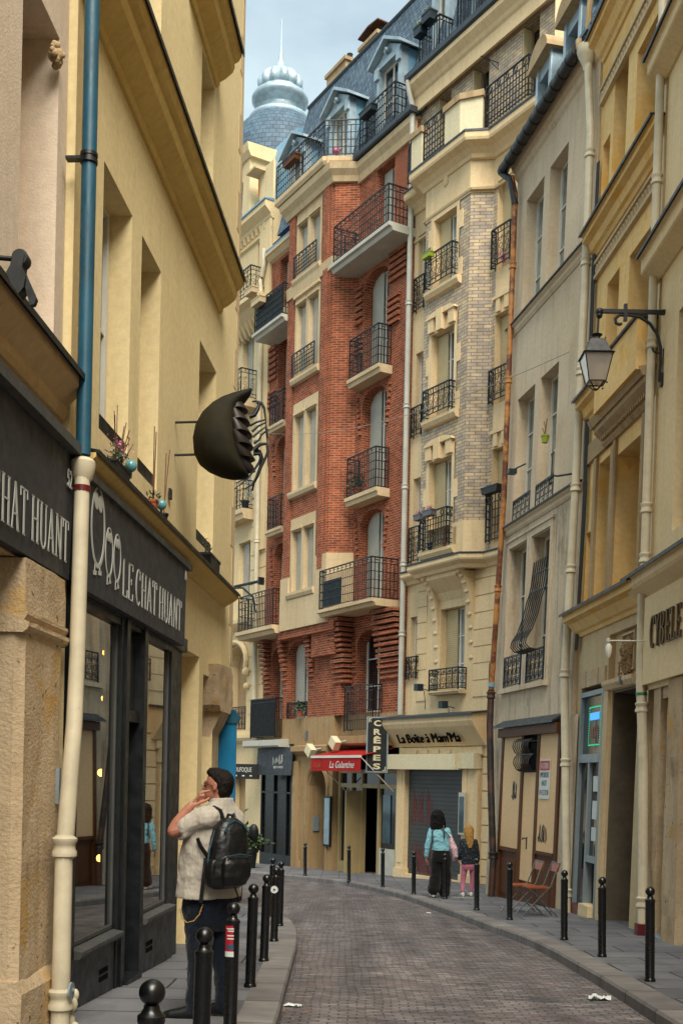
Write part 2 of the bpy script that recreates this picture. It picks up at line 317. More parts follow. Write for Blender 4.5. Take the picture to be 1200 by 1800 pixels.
# ------------------------------------------------------------------ facade helpers (local frame: x along, -y to the street, z up)
def wall_mb(x0, x1, z0, z1, holes, y=0, rev=.3, m=None):
    m = m or MB(); eps = 1e-6
    xs = sorted({x0, x1, *[h[0] for h in holes], *[h[1] for h in holes]}); zs = sorted({z0, z1, *[h[2] for h in holes], *[h[3] for h in holes]})
    xs = [x for x in xs if x0-eps <= x <= x1+eps]; zs = [z for z in zs if z0-eps <= z <= z1+eps]
    for a, b in zip(xs, xs[1:]):
        run = None
        for c, d in zip(zs, zs[1:]):
            cx, cz = (a+b)/2, (c+d)/2
            if any(h[0] < cx < h[1] and h[2] < cz < h[3] for h in holes):
                if run: m.quad((a, y, run[0]), (b, y, run[0]), (b, y, run[1]), (a, y, run[1])); run = None
            else: run = (run[0], d) if run else (c, d)
        if run: m.quad((a, y, run[0]), (b, y, run[0]), (b, y, run[1]), (a, y, run[1]))
    for h in holes:
        if h[0] >= x1 or h[1] <= x0 or h[2] >= z1 or h[3] <= z0: continue
        a, b, c, d = h[:4]; q = y+(h[4] if len(h) > 4 else rev)
        m.quad((a, y, c), (a, q, c), (a, q, d), (a, y, d)); m.quad((b, q, c), (b, y, c), (b, y, d), (b, q, d))
        m.quad((a, q, d), (b, q, d), (b, y, d), (a, y, d)); m.quad((a, y, c), (b, y, c), (b, q, c), (a, q, c))
    return m
def spandrel(m, x0, x1, zs, zt, y0, y1, n=8):
    """fills the corners above a segmental arch springing at zs, crown at zt"""
    cx = (x0+x1)/2; a = (x1-x0)/2
    for i in range(n):
        xa = x0+(x1-x0)*i/n; xb = x0+(x1-x0)*(i+1)/n
        za = zs+(zt-zs)*math.sqrt(max(0, 1-((xa-cx)/a)**2)); zb = zs+(zt-zs)*math.sqrt(max(0, 1-((xb-cx)/a)**2))
        m.prism('y', [(xa, za), (xb, zb), (xb, zt+.002), (xa, zt+.002)], y0, y1)
def body(x0, x1, y, z0, z1, depth=8, m=None):
    """back, sides and top of a building's mass"""
    m = m or MB()
    m.quad((x0, y+depth, z0), (x0, y, z0), (x0, y, z1), (x0, y+depth, z1)); m.quad((x1, y, z0), (x1, y+depth, z0), (x1, y+depth, z1), (x1, y, z1))
    m.quad((x0, y, z1), (x1, y, z1), (x1, y+depth, z1), (x0, y+depth, z1)); m.quad((x1, y+depth, z0), (x0, y+depth, z0), (x0, y+depth, z1), (x1, y+depth, z1))
    return m
def win(root, x0, x1, z0, z1, y, shut=None, frame='white', pane='glass', leaves=2, bars=1, fw=.055, smat='shut', curtain=False):
    if pane == 'glass' and rnd.random() < .4: pane = 'glassc'
    m = MB(); d = .05
    m.box(x0, x0+fw, y-d, y, z0, z1); m.box(x1-fw, x1, y-d, y, z0, z1); m.box(x0+fw, x1-fw, y-d, y, z1-fw, z1); m.box(x0+fw, x1-fw, y-d, y, z0, z0+fw*1.4)
    for k in range(1, leaves):
        xc = x0+(x1-x0)*k/leaves; m.box(xc-fw*.55, xc+fw*.55, y-d+.004, y+.002, z0+fw*1.4, z1-fw)
    for k in range(1, bars+1):
        zc = z0+(z1-z0)*k/(bars+1); 
        for q in range(leaves):
            xa = x0+(x1-x0)*q/leaves+fw; xb = x0+(x1-x0)*(q+1)/leaves-fw; m.box(xa, xb, y-d+.012, y, zc-.015, zc+.015)
    wn = m.build('window', frame, root)
    MB().box(x0+.01, x1-.01, y-.012, y+.04, z0+.01, z1-.01).build('pane', pane, wn)
    if shut:
        if 'L' in shut: MB().box(x0+.01, x0+(x1-x0)*.46, y-d-.05, y-d-.015, z0+.02, z1-.02).build('shutter', smat, wn)
        if 'R' in shut: MB().box(x0+(x1-x0)*.54, x1-.01, y-d-.05, y-d-.015, z0+.02, z1-.02).build('shutter', smat, wn)
        if 'F' in shut: # folded back flat into the far reveal, the edge turned to the street
            MB().box(x1-.05, x1-.01, y-.42, y-d-.02, z0+.02, z1-.02).build('shutter', smat, wn)
        if 'G' in shut: MB().box(x0+.01, x0+.05, y-.34, y-d-.02, z0+.02, z1-.02).build('shutter', smat, wn)
    return wn
def rail(pts, z0, z1, style='grid', s=.125, m=None, b=.019):
    m = m or MB(); H = z1-z0
    for (xa, ya), (xb, yb) in zip(pts, pts[1:]):
        Ln = math.hypot(xb-xa, yb-ya); n = max(1, round(Ln/s)); P = lambda t, z: (xa+(xb-xa)*t, ya+(yb-ya)*t, z)
        m.bar(P(0, z1), P(1, z1), .035); m.bar(P(0, z0+.05), P(1, z0+.05), .022)
        for e in (0, 1): m.bar(P(e, z0), P(e, z1), .03)
        if style == 'grid':
            for q in range(1, 5): m.bar(P(0, z0+.05+(H-.18)*q/4.0*.98), P(1, z0+.05+(H-.18)*q/4.0*.98), b)
            for i in range(1, n):
                m.bar(P(i/n, z0+.05), P(i/n, z1-(.0 if i % 2 else .13)), b)
            for i in range(1, n-1, 2): m.bar(P(i/n, z1-.07), P((i+1)/n, z1-.07), b)
        elif style == 'bars':
            for i in range(1, n): m.bar(P(i/n, z0+.05), P(i/n, z1), b)
            m.bar(P(0, z1-.12), P(1, z1-.12), b)
        elif style == 'mesh':
            for i in range(1, n): m.bar(P(i/n, z0), P(i/n, z1-(.2 if i % 3 else 0)), b)
            for q in range(1, 6): m.bar(P(0, z0+(H-.2)*q/5), P(1, z0+(H-.2)*q/5), b)
            k = max(2, round(Ln/.34))
            for i in range(k):
                c = (i+.5)/k
                for rr, dz in ((.075, .1), (.045, .1), (.03, .19)):
                    m.tube([(P(c, 0)[0]+(xb-xa)/Ln*rr*math.cos(a*math.pi/4), P(c, 0)[1]+(yb-ya)/Ln*rr*math.cos(a*math.pi/4), z1-dz+rr*math.sin(a*math.pi/4)) for a in range(8)], .009, 4, True)
        elif style == 'scroll':
            m.bar(P(0, z1-.14), P(1, z1-.14), b); m.bar(P(0, z0+.17), P(1, z0+.17), b)
            k = max(1, round(Ln/.24))
            for i in range(k+1): m.bar(P(i/k, z0+.05), P(i/k, z1), b*1.1)
            for i in range(k):
                c = (i+.5)/k; mid = (z0+z1)/2
                for rr, dx, dz in ((.065, 0, .0), (.045, -.035, .16), (.045, .035, -.14), (.03, .04, .2), (.03, -.04, -.2), (.03, 0, H/2-.07)):
                    m.tube([(P(c, 0)[0]+(xb-xa)/Ln*(dx+rr*math.cos(a*math.pi/4)), P(c, 0)[1]+(yb-ya)/Ln*(dx+rr*math.cos(a*math.pi/4)), mid+dz+rr*math.sin(a*math.pi/4)) for a in range(8)], .008, 4, True)
    return m
def cornice(m, x0, x1, z, prof, y=0): # prof: list of (out, dz) from the wall's bottom line round to its top line
    m.prism('x', [(y+.02, z+prof[0][1])]+[(y-o, z+d) for o, d in prof]+[(y+.02, z+prof[-1][1])], x0, x1); return m
CP = [(.02, 0), (.06, .03), (.06, .1), (.14, .16), (.2, .2), (.2, .26), (.26, .3), (.26, .36)]
def pipe(pts, r, m=None, collars=(), n=12):
    m = m or MB(); m.tube(pts, r, n)
    P = [Vector(p) for p in pts]; r = r[0] if isinstance(r, (list, tuple)) else r
    for z in collars:
        for a, b in zip(P, P[1:]):
            lo, hi = sorted((a.z, b.z))
            if lo <= z <= hi and hi > lo:
                t = (z-a.z)/(b.z-a.z); c = a.lerp(b, t); m.lathe([(r*.9, -.07), (r*1.32, -.05), (r*1.32, -.02), (r*1.15, 0), (r*1.15, .03), (r*1.35, .05), (r*1.35, .07), (r*.9, .09)], c, 14)
    return m
def leaves(m, c, r, n, size=.05, sc=(1, 1, 1), rg=rnd, up=0):
    for _ in range(n):
        d = Vector((rg.gauss(0, .5), rg.gauss(0, .5), rg.gauss(0, .5)+up)); p = Vector(c)+Vector((d.x*r*sc[0], d.y*r*sc[1], d.z*r*sc[2]))
        a = Vector((rg.uniform(-1, 1), rg.uniform(-1, 1), rg.uniform(-.4, 1))).normalized()*size*rg.uniform(.6, 1.4); b = a.orthogonal().normalized()*size*.28
        m.quad(p, p+a*.5+b, p+a, p+a*.5-b)
    return m
# ------------------------------------------------------------------ ground
RC = [(2.2,-4),(2.5,4),(2.52,8.34),(2.54,10.09),(2.54,11.78),(2.47,14.43),(2.16,16.93),(2.02,18.16),(1.82,19.7),(1.16,24.06),(-.13,28.62),(-2.46,31.81),(-5.6,34.6),(-11,38.5)]
LC = [(-.62,-4),(-.5,4),(-.45,8.03),(-.46,9.43),(-.48,11.55),(-.51,13.88),(-.62,15.7),(-.85,17.3),(-1.5,19.2),(-2.6,21),(-4.6,23.4),(-9,27)]
def catmull(P, n=6):
    o = []
    for i in range(len(P)-1):
        p0 = P[max(i-1, 0)]; p1 = P[i]; p2 = P[i+1]; p3 = P[min(i+2, len(P)-1)]
        for k in range(n):
            t = k/n; o.append(tuple(.5*((2*b)+(-a+c)*t+(2*a-5*b+4*c-d)*t*t+(-a+3*b-3*c+d)*t**3) for a, b, c, d in zip(p0, p1, p2, p3)))
    return o+[P[-1]]
RCs, LCs = catmull(RC), catmull(LC)
def offs(P, d):
    o = []
    for i, p in enumerate(P):
        a = P[max(i-1, 0)]; b = P[min(i+1, len(P)-1)]; t = Vector((b[0]-a[0], b[1]-a[1])).normalized(); o.append((p[0]+t.y*d, p[1]-t.x*d))
    return o
KH = .11
def sheet(m, P, Q, h):
    n = len(P); m.add([(x, y, gz(y)+h) for x, y in P]+[(x, y, gz(y)+h) for x, y in Q], [(i, n+i, n+i+1, i+1) for i in range(n-1)])
g = MB(); g.quad((-150, -40, gz(-40)-KH-.02), (150, -40, gz(-40)-KH-.02), (150, 400, gz(400)-KH-.02), (-150, 400, gz(400)-KH-.02))
asphalt = plaster('asphalt', '57544f', dirt='2c2a28', var=.3, stain=0)
tag(g.build('ground', asphalt), '', '', kind='structure')
# setts: courses across the street, uneven tone, purple-brown wear
def setts():
    m, N, L, b = mk('granite_setts'); v = coords(N, L, 'Object')
    wn = N.new('ShaderNodeTexNoise'); wn.inputs['Scale'].default_value = 1.1; wn.inputs['Detail'].default_value = 3; L.new(v, wn.inputs['Vector'])
    ma = N.new('ShaderNodeVectorMath'); ma.operation = 'MULTIPLY_ADD'; L.new(wn.outputs['Color'], ma.inputs[0]); ma.inputs[1].default_value = (.12, .1, 0); L.new(v, ma.inputs[2])
    t = N.new('ShaderNodeTexBrick'); t.inputs['Color1'].default_value = C('7f7e82'); t.inputs['Color2'].default_value = C('5e5d60'); t.inputs['Mortar'].default_value = C('444246')
    t.inputs['Scale'].default_value = 1; t.inputs['Brick Width'].default_value = .15; t.inputs['Row Height'].default_value = .08; t.inputs['Mortar Size'].default_value = .009; t.inputs['Mortar Smooth'].default_value = .6
    L.new(ma.outputs[0], t.inputs['Vector'])
    g1 = ramp(N, L, noi(N, L, v, .8, 6, .7), .3, .72, (.62, .6, .62, 1), (1.2, 1.12, 1.05, 1)); base = mixn(N, L, 'MULTIPLY', 1, t.outputs['Color'], g1)
    g3 = ramp(N, L, noi(N, L, coords(N, L, 'Object', (1.2, 3.2, 1)), 3.2, 3, .5), .3, .72, (.55, .55, .58, 1), (1.35, 1.28, 1.2, 1)); base = mixn(N, L, 'MULTIPLY', 1, base, g3)
    g2 = ramp(N, L, noi(N, L, v, 1.7, 5, .7), .5, .75); base = mixn(N, L, 'MIX', g2, base, C('66595a'))
    tk = ramp(N, L, noi(N, L, coords(N, L, 'Object', (1.6, .16, 1)), 1.4, 5, .6), .38, .66, (.72, .71, .73, 1), (1.22, 1.2, 1.2, 1)); base = mixn(N, L, 'MULTIPLY', 1, base, tk)
    L.new(base, b.inputs['Base Color'])
    L.new(ramp(N, L, noi(N, L, v, 6, 3), .3, .8, (.42, .42, .42, 1), (.75, .75, .75, 1)), b.inputs['Roughness'])
    h = N.new('ShaderNodeMath'); h.operation = 'MULTIPLY_ADD'; L.new(t.outputs['Fac'], h.inputs[0]); h.inputs[1].default_value = -1.2; L.new(noi(N, L, v, 7, 4, .7), h.inputs[2])
    bump(N, L, b, h.outputs[0], .6, .012); return m
rd = MB()
n_ = 60
def at_y(P, y):
    for a, b in zip(P, P[1:]):
        if a[1] <= y <= b[1]: t = (y-a[1])/(b[1]-a[1]); return a[0]+(b[0]-a[0])*t
    return P[-1][0]
ys = [-4+i*.7 for i in range(53)]
lp = [(at_y(LCs, min(y, 26.9)) if y < 27 else -9-(y-27)*.4, y) for y in ys]; rp = [(at_y(RCs, y), y) for y in ys]
rd.add([(x, y, gz(y)-KH) for x, y in lp]+[(x, y, gz(y)-KH) for x, y in rp], [(i, len(ys)+i, len(ys)+i+1, i+1) for i in range(len(ys)-1)])
rd.quad((-18, 31.5, gz(31.5)-KH-.004), (-2, 31.5, gz(31.5)-KH-.004), (-2, 40, gz(40)-KH-.004), (-18, 40, gz(40)-KH-.004)); rd.quad((-18, 22, gz(22)-KH-.006), (-8.9, 22, gz(22)-KH-.006), (-8.9, 31.5, gz(31.5)-KH-.006), (-18, 31.5, gz(31.5)-KH-.006))
tag(rd.build('road', setts()), '', '', kind='structure')
slabs = bricks('pavement_slabs', '737377', '606064', '343234', .95, .6, .014, rough=.75, bs=.25, var=.4, kind='Object', big=.9, dark='48423f')
kerbm = bricks('granite_kerb', '817c79', '6e6967', '3c3530', .25, 1.0, .012, offs=0, rough=.7, bs=.35, var=.35, kind='UV', big=1.3, dark='5a504a')
pv = MB(); inn = offs(RCs, .27); far = [(x+9, y+5) for x, y in RCs]; sheet(pv, far, inn, 0)
tag(pv.build('pavement', slabs), '', '', kind='structure')
pv = MB(); inl = offs(LCs, -.27); farl = [(-4.5, y) for x, y in LCs]
k = [i for i, p in enumerate(inl) if p[0] > -4.4]; inl2 = [inl[i] for i in k]; sheet(pv, inl2, [(-4.5, p[1]) for p in inl2], 0)
tag(pv.build('pavement', slabs), '', '', kind='structure')
def kerb(P, side):
    """granite kerb: top strip, sloped arris and street face, uv running along the kerb"""
    Q = offs(P, .27*side); E1 = offs(P, -.015*side); m = MB(); n = len(P); rows = [(Q, .004), (P, .006), (E1, -.02), (E1, -KH-.03)]
    vs = [(x, y, gz(y)+h) for row, h in rows for x, y in row]; fs = [(r*n+i, (r+1)*n+i, (r+1)*n+i+1, r*n+i+1) for r in range(3) for i in range(n-1)]
    me = bpy.data.meshes.new('kerb'); me.from_pydata(vs, [], fs); ul = me.uv_layers.new(name='UVMap')
    s = [0]
    for a, b in zip(P, P[1:]): s.append(s[-1]+math.dist(a, b))
    acc = [0, .27, .30, .42]
    for p in me.polygons:
        for li in p.loop_indices:
            vi = me.loops[li].vertex_index; ul.data[li].uv = (acc[vi//n]*.55+.01, s[vi % n])
    me.materials.append(kerbm); o = bpy.data.objects.new('kerb', me); COL.objects.link(o); o['kind'] = 'structure'
kerb(RCs, 1); kerb(LCs, -1)
# litter in the gutters
lt = MB(); rg = random.Random(3)
def bits(m, P, n, d0, d1, r=rg):
    for _ in range(n):
        i = r.randrange(6, len(P)-1); p = P[i]; q = P[i-1]; t = r.random(); x = p[0]+(q[0]-p[0])*t+r.uniform(d0, d1); y = p[1]+(q[1]-p[1])*t
        s = r.uniform(.008, .022); a = r.uniform(0, 3); z = gz(y)-KH+.006
        m.quad((x-s*math.cos(a), y-s*math.sin(a), z), (x+s*.6*math.sin(a), y-s*.6*math.cos(a), z+.004), (x+s*math.cos(a), y+s*math.sin(a), z+.006), (x-s*.6*math.sin(a), y+s*.6*math.cos(a), z))
bits(lt, RCs[:60], 170, -.22, -.03); bits(lt, LCs[:50], 150, .03, .25)
tag(lt.build('leaf_litter', paint('dry_leaf_litter', '7a6248', .9)), '', '', kind='stuff')

# ------------------------------------------------------------------ facade roots
def facade(name, A, B, label, cat='building', lean=0, group=None):
    D = Vector((B[0]-A[0], B[1]-A[1])).normalized(); rz = math.atan2(D.y, D.x)
    return tag(empty(name, (A[0], A[1], gz(A[1])), rz, -lean), label, cat, group)
# ================================================================== near left building
L1 = facade('rendered_building', (-2.35, 2.5), (-2.02, 8.75), 'pinkish rendered building at the near left edge standing on a rough stone pier')
wall_mb(-5, 5.62, 3.75, 13, [(4.67, 5.42, 4.35, 6.62, .36), (2.6, 3.4, 4.35, 6.62, .36), (4.67, 5.42, 8.2, 10.4, .36)], 0, .36, m=body(-34, 5.62, 0, -.5, 13, 7).quad((-34, 0, -.5), (-5, 0, -.5), (-5, 0, 13), (-34, 0, 13))).build('wall', 'l1', L1)
for x in (4.67, 2.6):
    w_ = win(L1, x+.02, x+.75, 4.35, 6.6, .36, None, 'white', 'glasst')
    MB().box(x+.61, x+.735, .29, .31, 4.35, 6.6).box(x+.55, x+.6, .27, .3, 4.35, 6.6).build('lining', 'stone', w_)
m = MB(); cornice(m, -5, 5.6, 4.02, [(.03, 0), (.05, .04), (.05, .09), (.12, .16), (.17, .2), (.17, .27)]); m.build('ledge', 'l1c', L1)
MB().prism('x', [(.02, 4.29), (-.2, 4.29), (-.215, 4.26), (-.215, 4.305), (.02, 4.35)], -5, 5.62).build('lead_flashing', 'iron', L1)
m = MB()                                     # coarse stone pier with a worn capital
m.prism('z', [(4.66, .45), (4.64, -.04), (4.68, -.1), (5.42, -.1), (5.46, -.05), (5.46, .45)], -.5, 2.4)
m.prism('z', [(4.63, .45), (4.63, -.108), (5.455, -.108), (5.47, .45)], 2.52, 2.86); m.prism('x', [(.4, 2.39), (-.1, 2.39), (-.13, 2.41), (-.14, 2.43), (-.14, 2.46), (-.11, 2.47), (-.13, 2.5), (-.13, 2.525), (.4, 2.53)], 4.61, 5.49)
m.prism('x', [(.4, -.5), (-.13, -.5), (-.14, .12), (-.1, .2), (.4, .2)], 4.62, 5.5)
m.box(5.46, 5.62, .05, .5, -.5, 3.75)
pr_ = m.build('stone_pier', 'pier', L1)
md = pr_.modifiers.new('rough', 'SUBSURF'); md.subdivision_type = 'SIMPLE'; md.levels = md.render_levels = 4
tx = bpy.data.textures.new('erosion', 'CLOUDS'); tx.noise_scale = .3; dm = pr_.modifiers.new('wear', 'DISPLACE'); dm.texture = tx; dm.strength = .02; dm.mid_level = .5; dm.texture_coords = 'LOCAL'
MB().box(-5, 4.66, .3, .5, -.5, 3.75).build('dark_opening', 'black', L1); MB().box(-5, 5.62, -.02, .45, 2.87, 2.93).build('soffit', 'l1c', L1)
MB().box(5.36, 5.4, -.125, -.1, 1.3, 1.55).build('steel_plate', 'greyf', L1)
# keystone-like carved face in the corner of the window head
sc = thing('carved_bracket', 'small weathered carved face tucked under the window head at the top left', 'carving', L1.matrix_world @ Vector((5.33, -.02, 6.42)), L1.rotation_euler.z)
sc.matrix_world = L1.matrix_world @ Matrix.Translation((5.31, .04, 6.44))
m = MB(); rg2 = random.Random(5)
for i in range(26):
    a = i/26*6.28; m.ball((.07*math.cos(a)*rg2.uniform(.5, 1.1), -.035-.03*rg2.random(), .07*math.sin(a)*rg2.uniform(.6, 1.1)-.01), rg2.uniform(.014, .028), 7, 5)
m.ball((0, -.05, 0), .055, 12, 8, (.8, 1, 1.1)); m.ball((0, -.105, -.005), .014, 7, 5, (1, 1, 1.6)); 
m.build('face', 'stoned', sc, True, 60)
# near fascia sign
S1 = thing('fascia_sign', 'charcoal fascia sign reading CHAT HUANT with number 52 above the rough stone pier', 'shop sign', (0, 0, 0)); S1.matrix_world = L1.matrix_world @ Matrix.Translation((2.0, 0, 2.88))
MB().prism('x', [(-.005, 0), (-.1, 0), (-.13, .86), (-.005, .86)], 0, 3.57).build('board', 'fascia', S1)
MB().box(-.02, 3.6, -.2, -.005, .86, .93).build('hood', 'fasciab', S1)
tm, xe = serif('LE CHAT HUANT', 0, .29, .46, 0); k_ = 1.86/xe
for i, v in enumerate(tm.v): tm.v[i] = ((v[0]-xe)*k_+3.5, v[1]-.112-.004, v[2]+.1)
tm.build('lettering', 'letter', S1)
tm = text_mb('52', .13, .11, .003); tm.v = [(x+3.43, y-.134, z+.62) for x, y, z in tm.v]; tm.build('house_number', 'letter', S1)
# swivelling projector lamp at far left
PL = thing('spot_projector', 'black angular floodlight on a wall arm at the far left edge below the window', 'lamp', (0, 0, 0)); PL.matrix_world = L1.matrix_world @ Matrix.Translation((4.42, -.34, 4.62))
def polybox(m, pts, y0, y1): m.prism('y', pts, y0, y1)

# ================================================================== cream building
L2 = facade('cream_building', (-1.95, 8.75), (-1.49, 15.4), 'cream rendered building on the left with heavy ochre cornice and charcoal shopfront')
H2 = [(.1, .97, 4.45, 6.53, .24), (1.31, 2.05, 4.45, 6.53, .24), (3.95, 4.97, 4.4, 6.62, .26), (.81, 1.85, 7.9, 10.3, .3), (3.75, 4.5, 7.9, 9.75, .3), (3.35, 4.3, -.5, 3.12, .38), (4.55, 5.2, -.5, 2.95, .35)]
m = wall_mb(-.62, 5.2, 4.0, 13.2, H2, 0); wall_mb(3.35, 5.2, -.5, 4.0, H2, 0, m=m)
m.quad((5.2, 0, 2.95), (6.5, 0, 2.95), (6.5, 0, 13.2), (5.2, 0, 13.2)); body(-.62, 6.5, 0, -.5, 13.2, 7, m)
m.build('wall', 'l2', L2)
MB().box(3.35, 4.3, .379, .41, -.5, 3.12).build('recessed_panel', 'l2', L2)
m = MB(); CL2 = [(.03, 0), (.05, .03), (.05, .06), (.12, .1), (.2, .17), (.22, .22), (.22, .27), (.27, .3), (.3, .36), (.3, .4)]
cornice(m, -.6, 5.05, 7.36, CL2); m.split('cornice', 'l2c', L2)
MB().prism('x', [(.02, 7.77), (-.3, 7.76), (-.325, 7.73), (-.325, 7.78), (.02, 7.83)], -.6, 5.08).build('lead_flashing', 'iron', L2)
m = MB(); cornice(m, 3.0, 4.55, 9.8, CL2); m.split('cornice', 'l2c', L2)
MB().prism('x', [(.02, 10.21), (-.3, 10.2), (-.33, 10.15), (-.33, 10.22), (.02, 10.27)], 2.98, 4.58).build('lead_flashing', 'iron', L2)
m = MB(); cornice(m, -.6, 5.8, 3.86, [(.02, .06), (.05, .08), (.14, .13), (.19, .17), (.19, .2)]); m.build('ledge', 'l2c', L2)
MB().prism('x', [(.02, 4.07), (-.2, 4.062), (-.215, 4.04), (-.215, 4.08), (.02, 4.12)], -.6, 5.83).build('lead_flashing', 'iron', L2)
for a in H2[:5]: win(L2, a[0]+.02, a[1]-.02, a[2], a[3], a[4], None, 'white', 'glasst')
for a in H2[:3]: MB().box(a[0]+.02, a[1]-.02, .02, .05, a[2], a[2]+.14).build('sill_guard', 'iron', L2)
m = MB(); rgq = random.Random(2)                # toothed stone quoins at the far corner
for i in range(26):
    z = -.4+i*.52; wd = .16 if i % 2 else .3
    if z > 2.9: m.prism('z', [(6.5-wd, -.006), (6.505, -.006), (6.505, .3), (6.5-wd, .3)], z+.004, z+.516)
m.build('stone_quoins', 'stone', L2)
m = MB(); m.prism('z', [(5.2, .1), (5.3, .03), (5.8, .03), (5.95, .12), (5.95, .5), (5.2, .5)], -.5, 2.55); m.box(4.55, 5.2, .34, .5, -.5, 2.95)
m.prism('y', [(5.0, 2.62), (5.1, 2.55), (5.75, 2.55), (5.95, 2.68), (5.95, 3.05), (5.8, 3.14), (4.85, 3.1)], -.12, .4); m.prism('x', [(.4, 2.25), (.03, 2.25), (-.11, 2.55), (.4, 2.55)], 5.2, 5.75)
ps = m.build('stone_pier', 'pier', L2)
md = ps.modifiers.new('rough', 'SUBSURF'); md.subdivision_type = 'SIMPLE'; md.levels = md.render_levels = 4
dm = ps.modifiers.new('wear', 'DISPLACE'); dm.texture = tx; dm.strength = .03; dm.mid_level = .5; dm.texture_coords = 'LOCAL'
# drainpipes of the party line
m = pipe([(-.74, -.14, 4.0), (-.76, -.14, 13)], .052, collars=()); m.build('blue_drainpipe', 'pipeb', L2, True)
m = MB()
for z in (6.08,): m.lathe([(.054, -.035), (.062, -.035), (.062, -.01), (.056, -.008), (.056, .008), (.062, .01), (.062, .035), (.054, .035)], (-.75, -.14, z), 14)
m.box(-.78, -.72, -.13, .02, 6.07, 6.09); m.build('pipe_clamp', 'iron', L2, True)
m = pipe([(-1.06, -.16, -.1), (-1.05, -.16, 1.2), (-.85, -.15, 2.1), (-.78, -.14, 2.6), (-.75, -.14, 3.86)], [.064, .06, .057, .055, .054], collars=(1.25, .22)); m.lathe([(.058, -.1), (.075, -.06), (.088, 0), (.088, .03), (.07, .05), (.05, .06)], (-.74, -.14, 3.92), 16)
m.lathe([(.1, 0), (.1, .14), (.085, .2), (.066, .22)], (-1.06, -.16, -.25), 16); m.build('cream_drainpipe', 'pipec', L2, True)
MB().lathe([(.0605, -.02), (.0605, .02)], (-.75, -.14, 3.76), 14).build('red_band', 'maroon', L2, True)
m = pipe([(-.8, -.09, -.1), (-.72, -.08, 1.3), (-.5, -.07, 3), (-.46, -.07, 13)], .036, collars=(6.5, 4.5, 2.2, .3)); m.build('thin_drainpipe', 'l2', L2, True)
m = MB(); m.lathe([(.001, 0), (.06, 0), (.06, .012), (.001, .014)], (0, 0, 0), 20); m.xf(Matrix.Translation((-1.1, -.24, .3)) @ Matrix.Rotation(R(90), 4, 'X')); m.lathe([(.01, 0), (.01, .02)], (-1.1, -.26, .3), 8); m.build('round_plate', 'greyf', L2, True)
m = MB()
for i in range(0):
    a = i*.9; m.box(-.98+.03*math.cos(a), -.91+.03*math.cos(a), -.27+.03*math.sin(a), -.22+.03*math.sin(a), -.2+.045*i, -.14+.05*i)
[m.ball((-.93+.03*math.sin(i*2.1), -.2+.03*math.cos(i*1.7), -.12+.06*i), .07-.005*i, 9, 6, (.7, .7, 1.1)) for i in range(7)]; m.build('plaster_lump', 'pipec', L2, True, 60)
# ------------ shopfront under the fascia: stall risers, two big windows, recessed door
SF = tag(empty('shopfront', (0, 0, 0)), 'charcoal painted shopfront with tall glass windows and glowing bulbs inside', 'shopfront'); SF.matrix_world = L2.matrix_world @ Matrix.Translation((0, 0, 0))
m = MB()
m.box(-.56, -.45, -.06, .1, -.4, 3.15); m.box(.74, .82, -.05, .1, -.4, 3.15); m.box(.84, .95, -.07, .1, -.4, 3.15); m.box(1.46, 1.58, -.07, .1, -.4, 3.15); m.box(2.68, 2.74, -.04, .06, .45, 3.15)
m.box(2.76, 3.0, -.03, .12, -.5, 3.15); m.box(3.0, 3.35, .0, .12, -.5, 3.15)
m.box(-.45, .74, -.04, .08, 3.0, 3.15); m.box(1.58, 2.7, -.04, .08, 3.0, 3.15); m.box(.95, 1.46, -.04, .08, 3.02, 3.15); m.box(-.56, 3.34, -.06, .1, 3.06, 3.2)
m.box(.95, 1.46, -.03, .08, 2.22, 2.32)
m.build('frame', 'shop', SF)
m = MB(); m.box(-.45, .74, -.04, .05, -.4, .4); m.box(1.58, 2.76, -.04, .05, -.4, .4); m.split('stall_riser', 'shop', SF)
m = MB(); m.prism('x', [(.05, .4), (-.1, .4), (-.12, .43), (-.12, .455), (.05, .48)], -.45, .74); m.prism('x', [(.05, .4), (-.1, .4), (-.12, .43), (-.12, .455), (.05, .48)], 1.58, 2.76); m.split('sill', 'fasciab', SF)
m = MB(); 
for a, b in ((-.44, .73), (1.59, 2.67)):
    for q in (a, b-.025): m.box(q, q+.025, -.02, .03, .48, 3.0)
    m.box(a, b, -.02, .03, .48, .51)
m.split('glazing_bead', 'fasciab', SF)
for a, b in ((-.42, .71), (1.61, 2.65)): MB().quad((a, 0, .5), (b, 0, .5), (b, 0, 3.0), (a, 0, 3.0)).build('window_glass', 'clear', SF)
d_ = MB().box(.96, 1.45, .06, .1, .02, 2.2).build('door', 'shop', SF); MB().quad((1.02, .055, .4), (1.39, .055, .4), (1.39, .055, 2.1), (1.02, .055, 2.1)).build('door_glass', 'clear', d_)
MB().box(1.0, 1.03, .0, .05, .95, 1.1).build('handle', paint('brass', 'a08040', .3, .9), d_); MB().box(.95, 1.46, -.1, .2, -.4, .0).build('door_step', 'shop', SF)
MB().quad((.97, .03, 2.33), (1.44, .03, 2.33), (1.44, .03, 3.0), (.97, .03, 3.0)).build('transom_glass', 'clear', SF)
for bx in (.3, 1.85):
    m = MB()
    for r_ in range(2):
        for q in range(7): m.box(bx+q*.035, bx+q*.035+.022, -.046, -.04, .1+r_*.06, .14+r_*.06)
    m.build('vent_grille', 'black', SF)
m = MB(); m.box(-.55, 6.3, 3.4, 3.45, -.5, 4); m.box(-.55, 6.3, .12, 3.4, -.5, -.4); m.box(-.55, 6.3, .5, 3.4, 3.25, 3.35); m.box(-.6, -.55, .12, 3.4, -.4, 3.2); m.box(6.26, 6.3, .5, 3.4, -.4, 3.2)
m.box(.5, 2.9, 1.2, 1.7, -.4, .75)
m.build('interior', paint('dim_shop_interior', '1c150f', .8), SF)
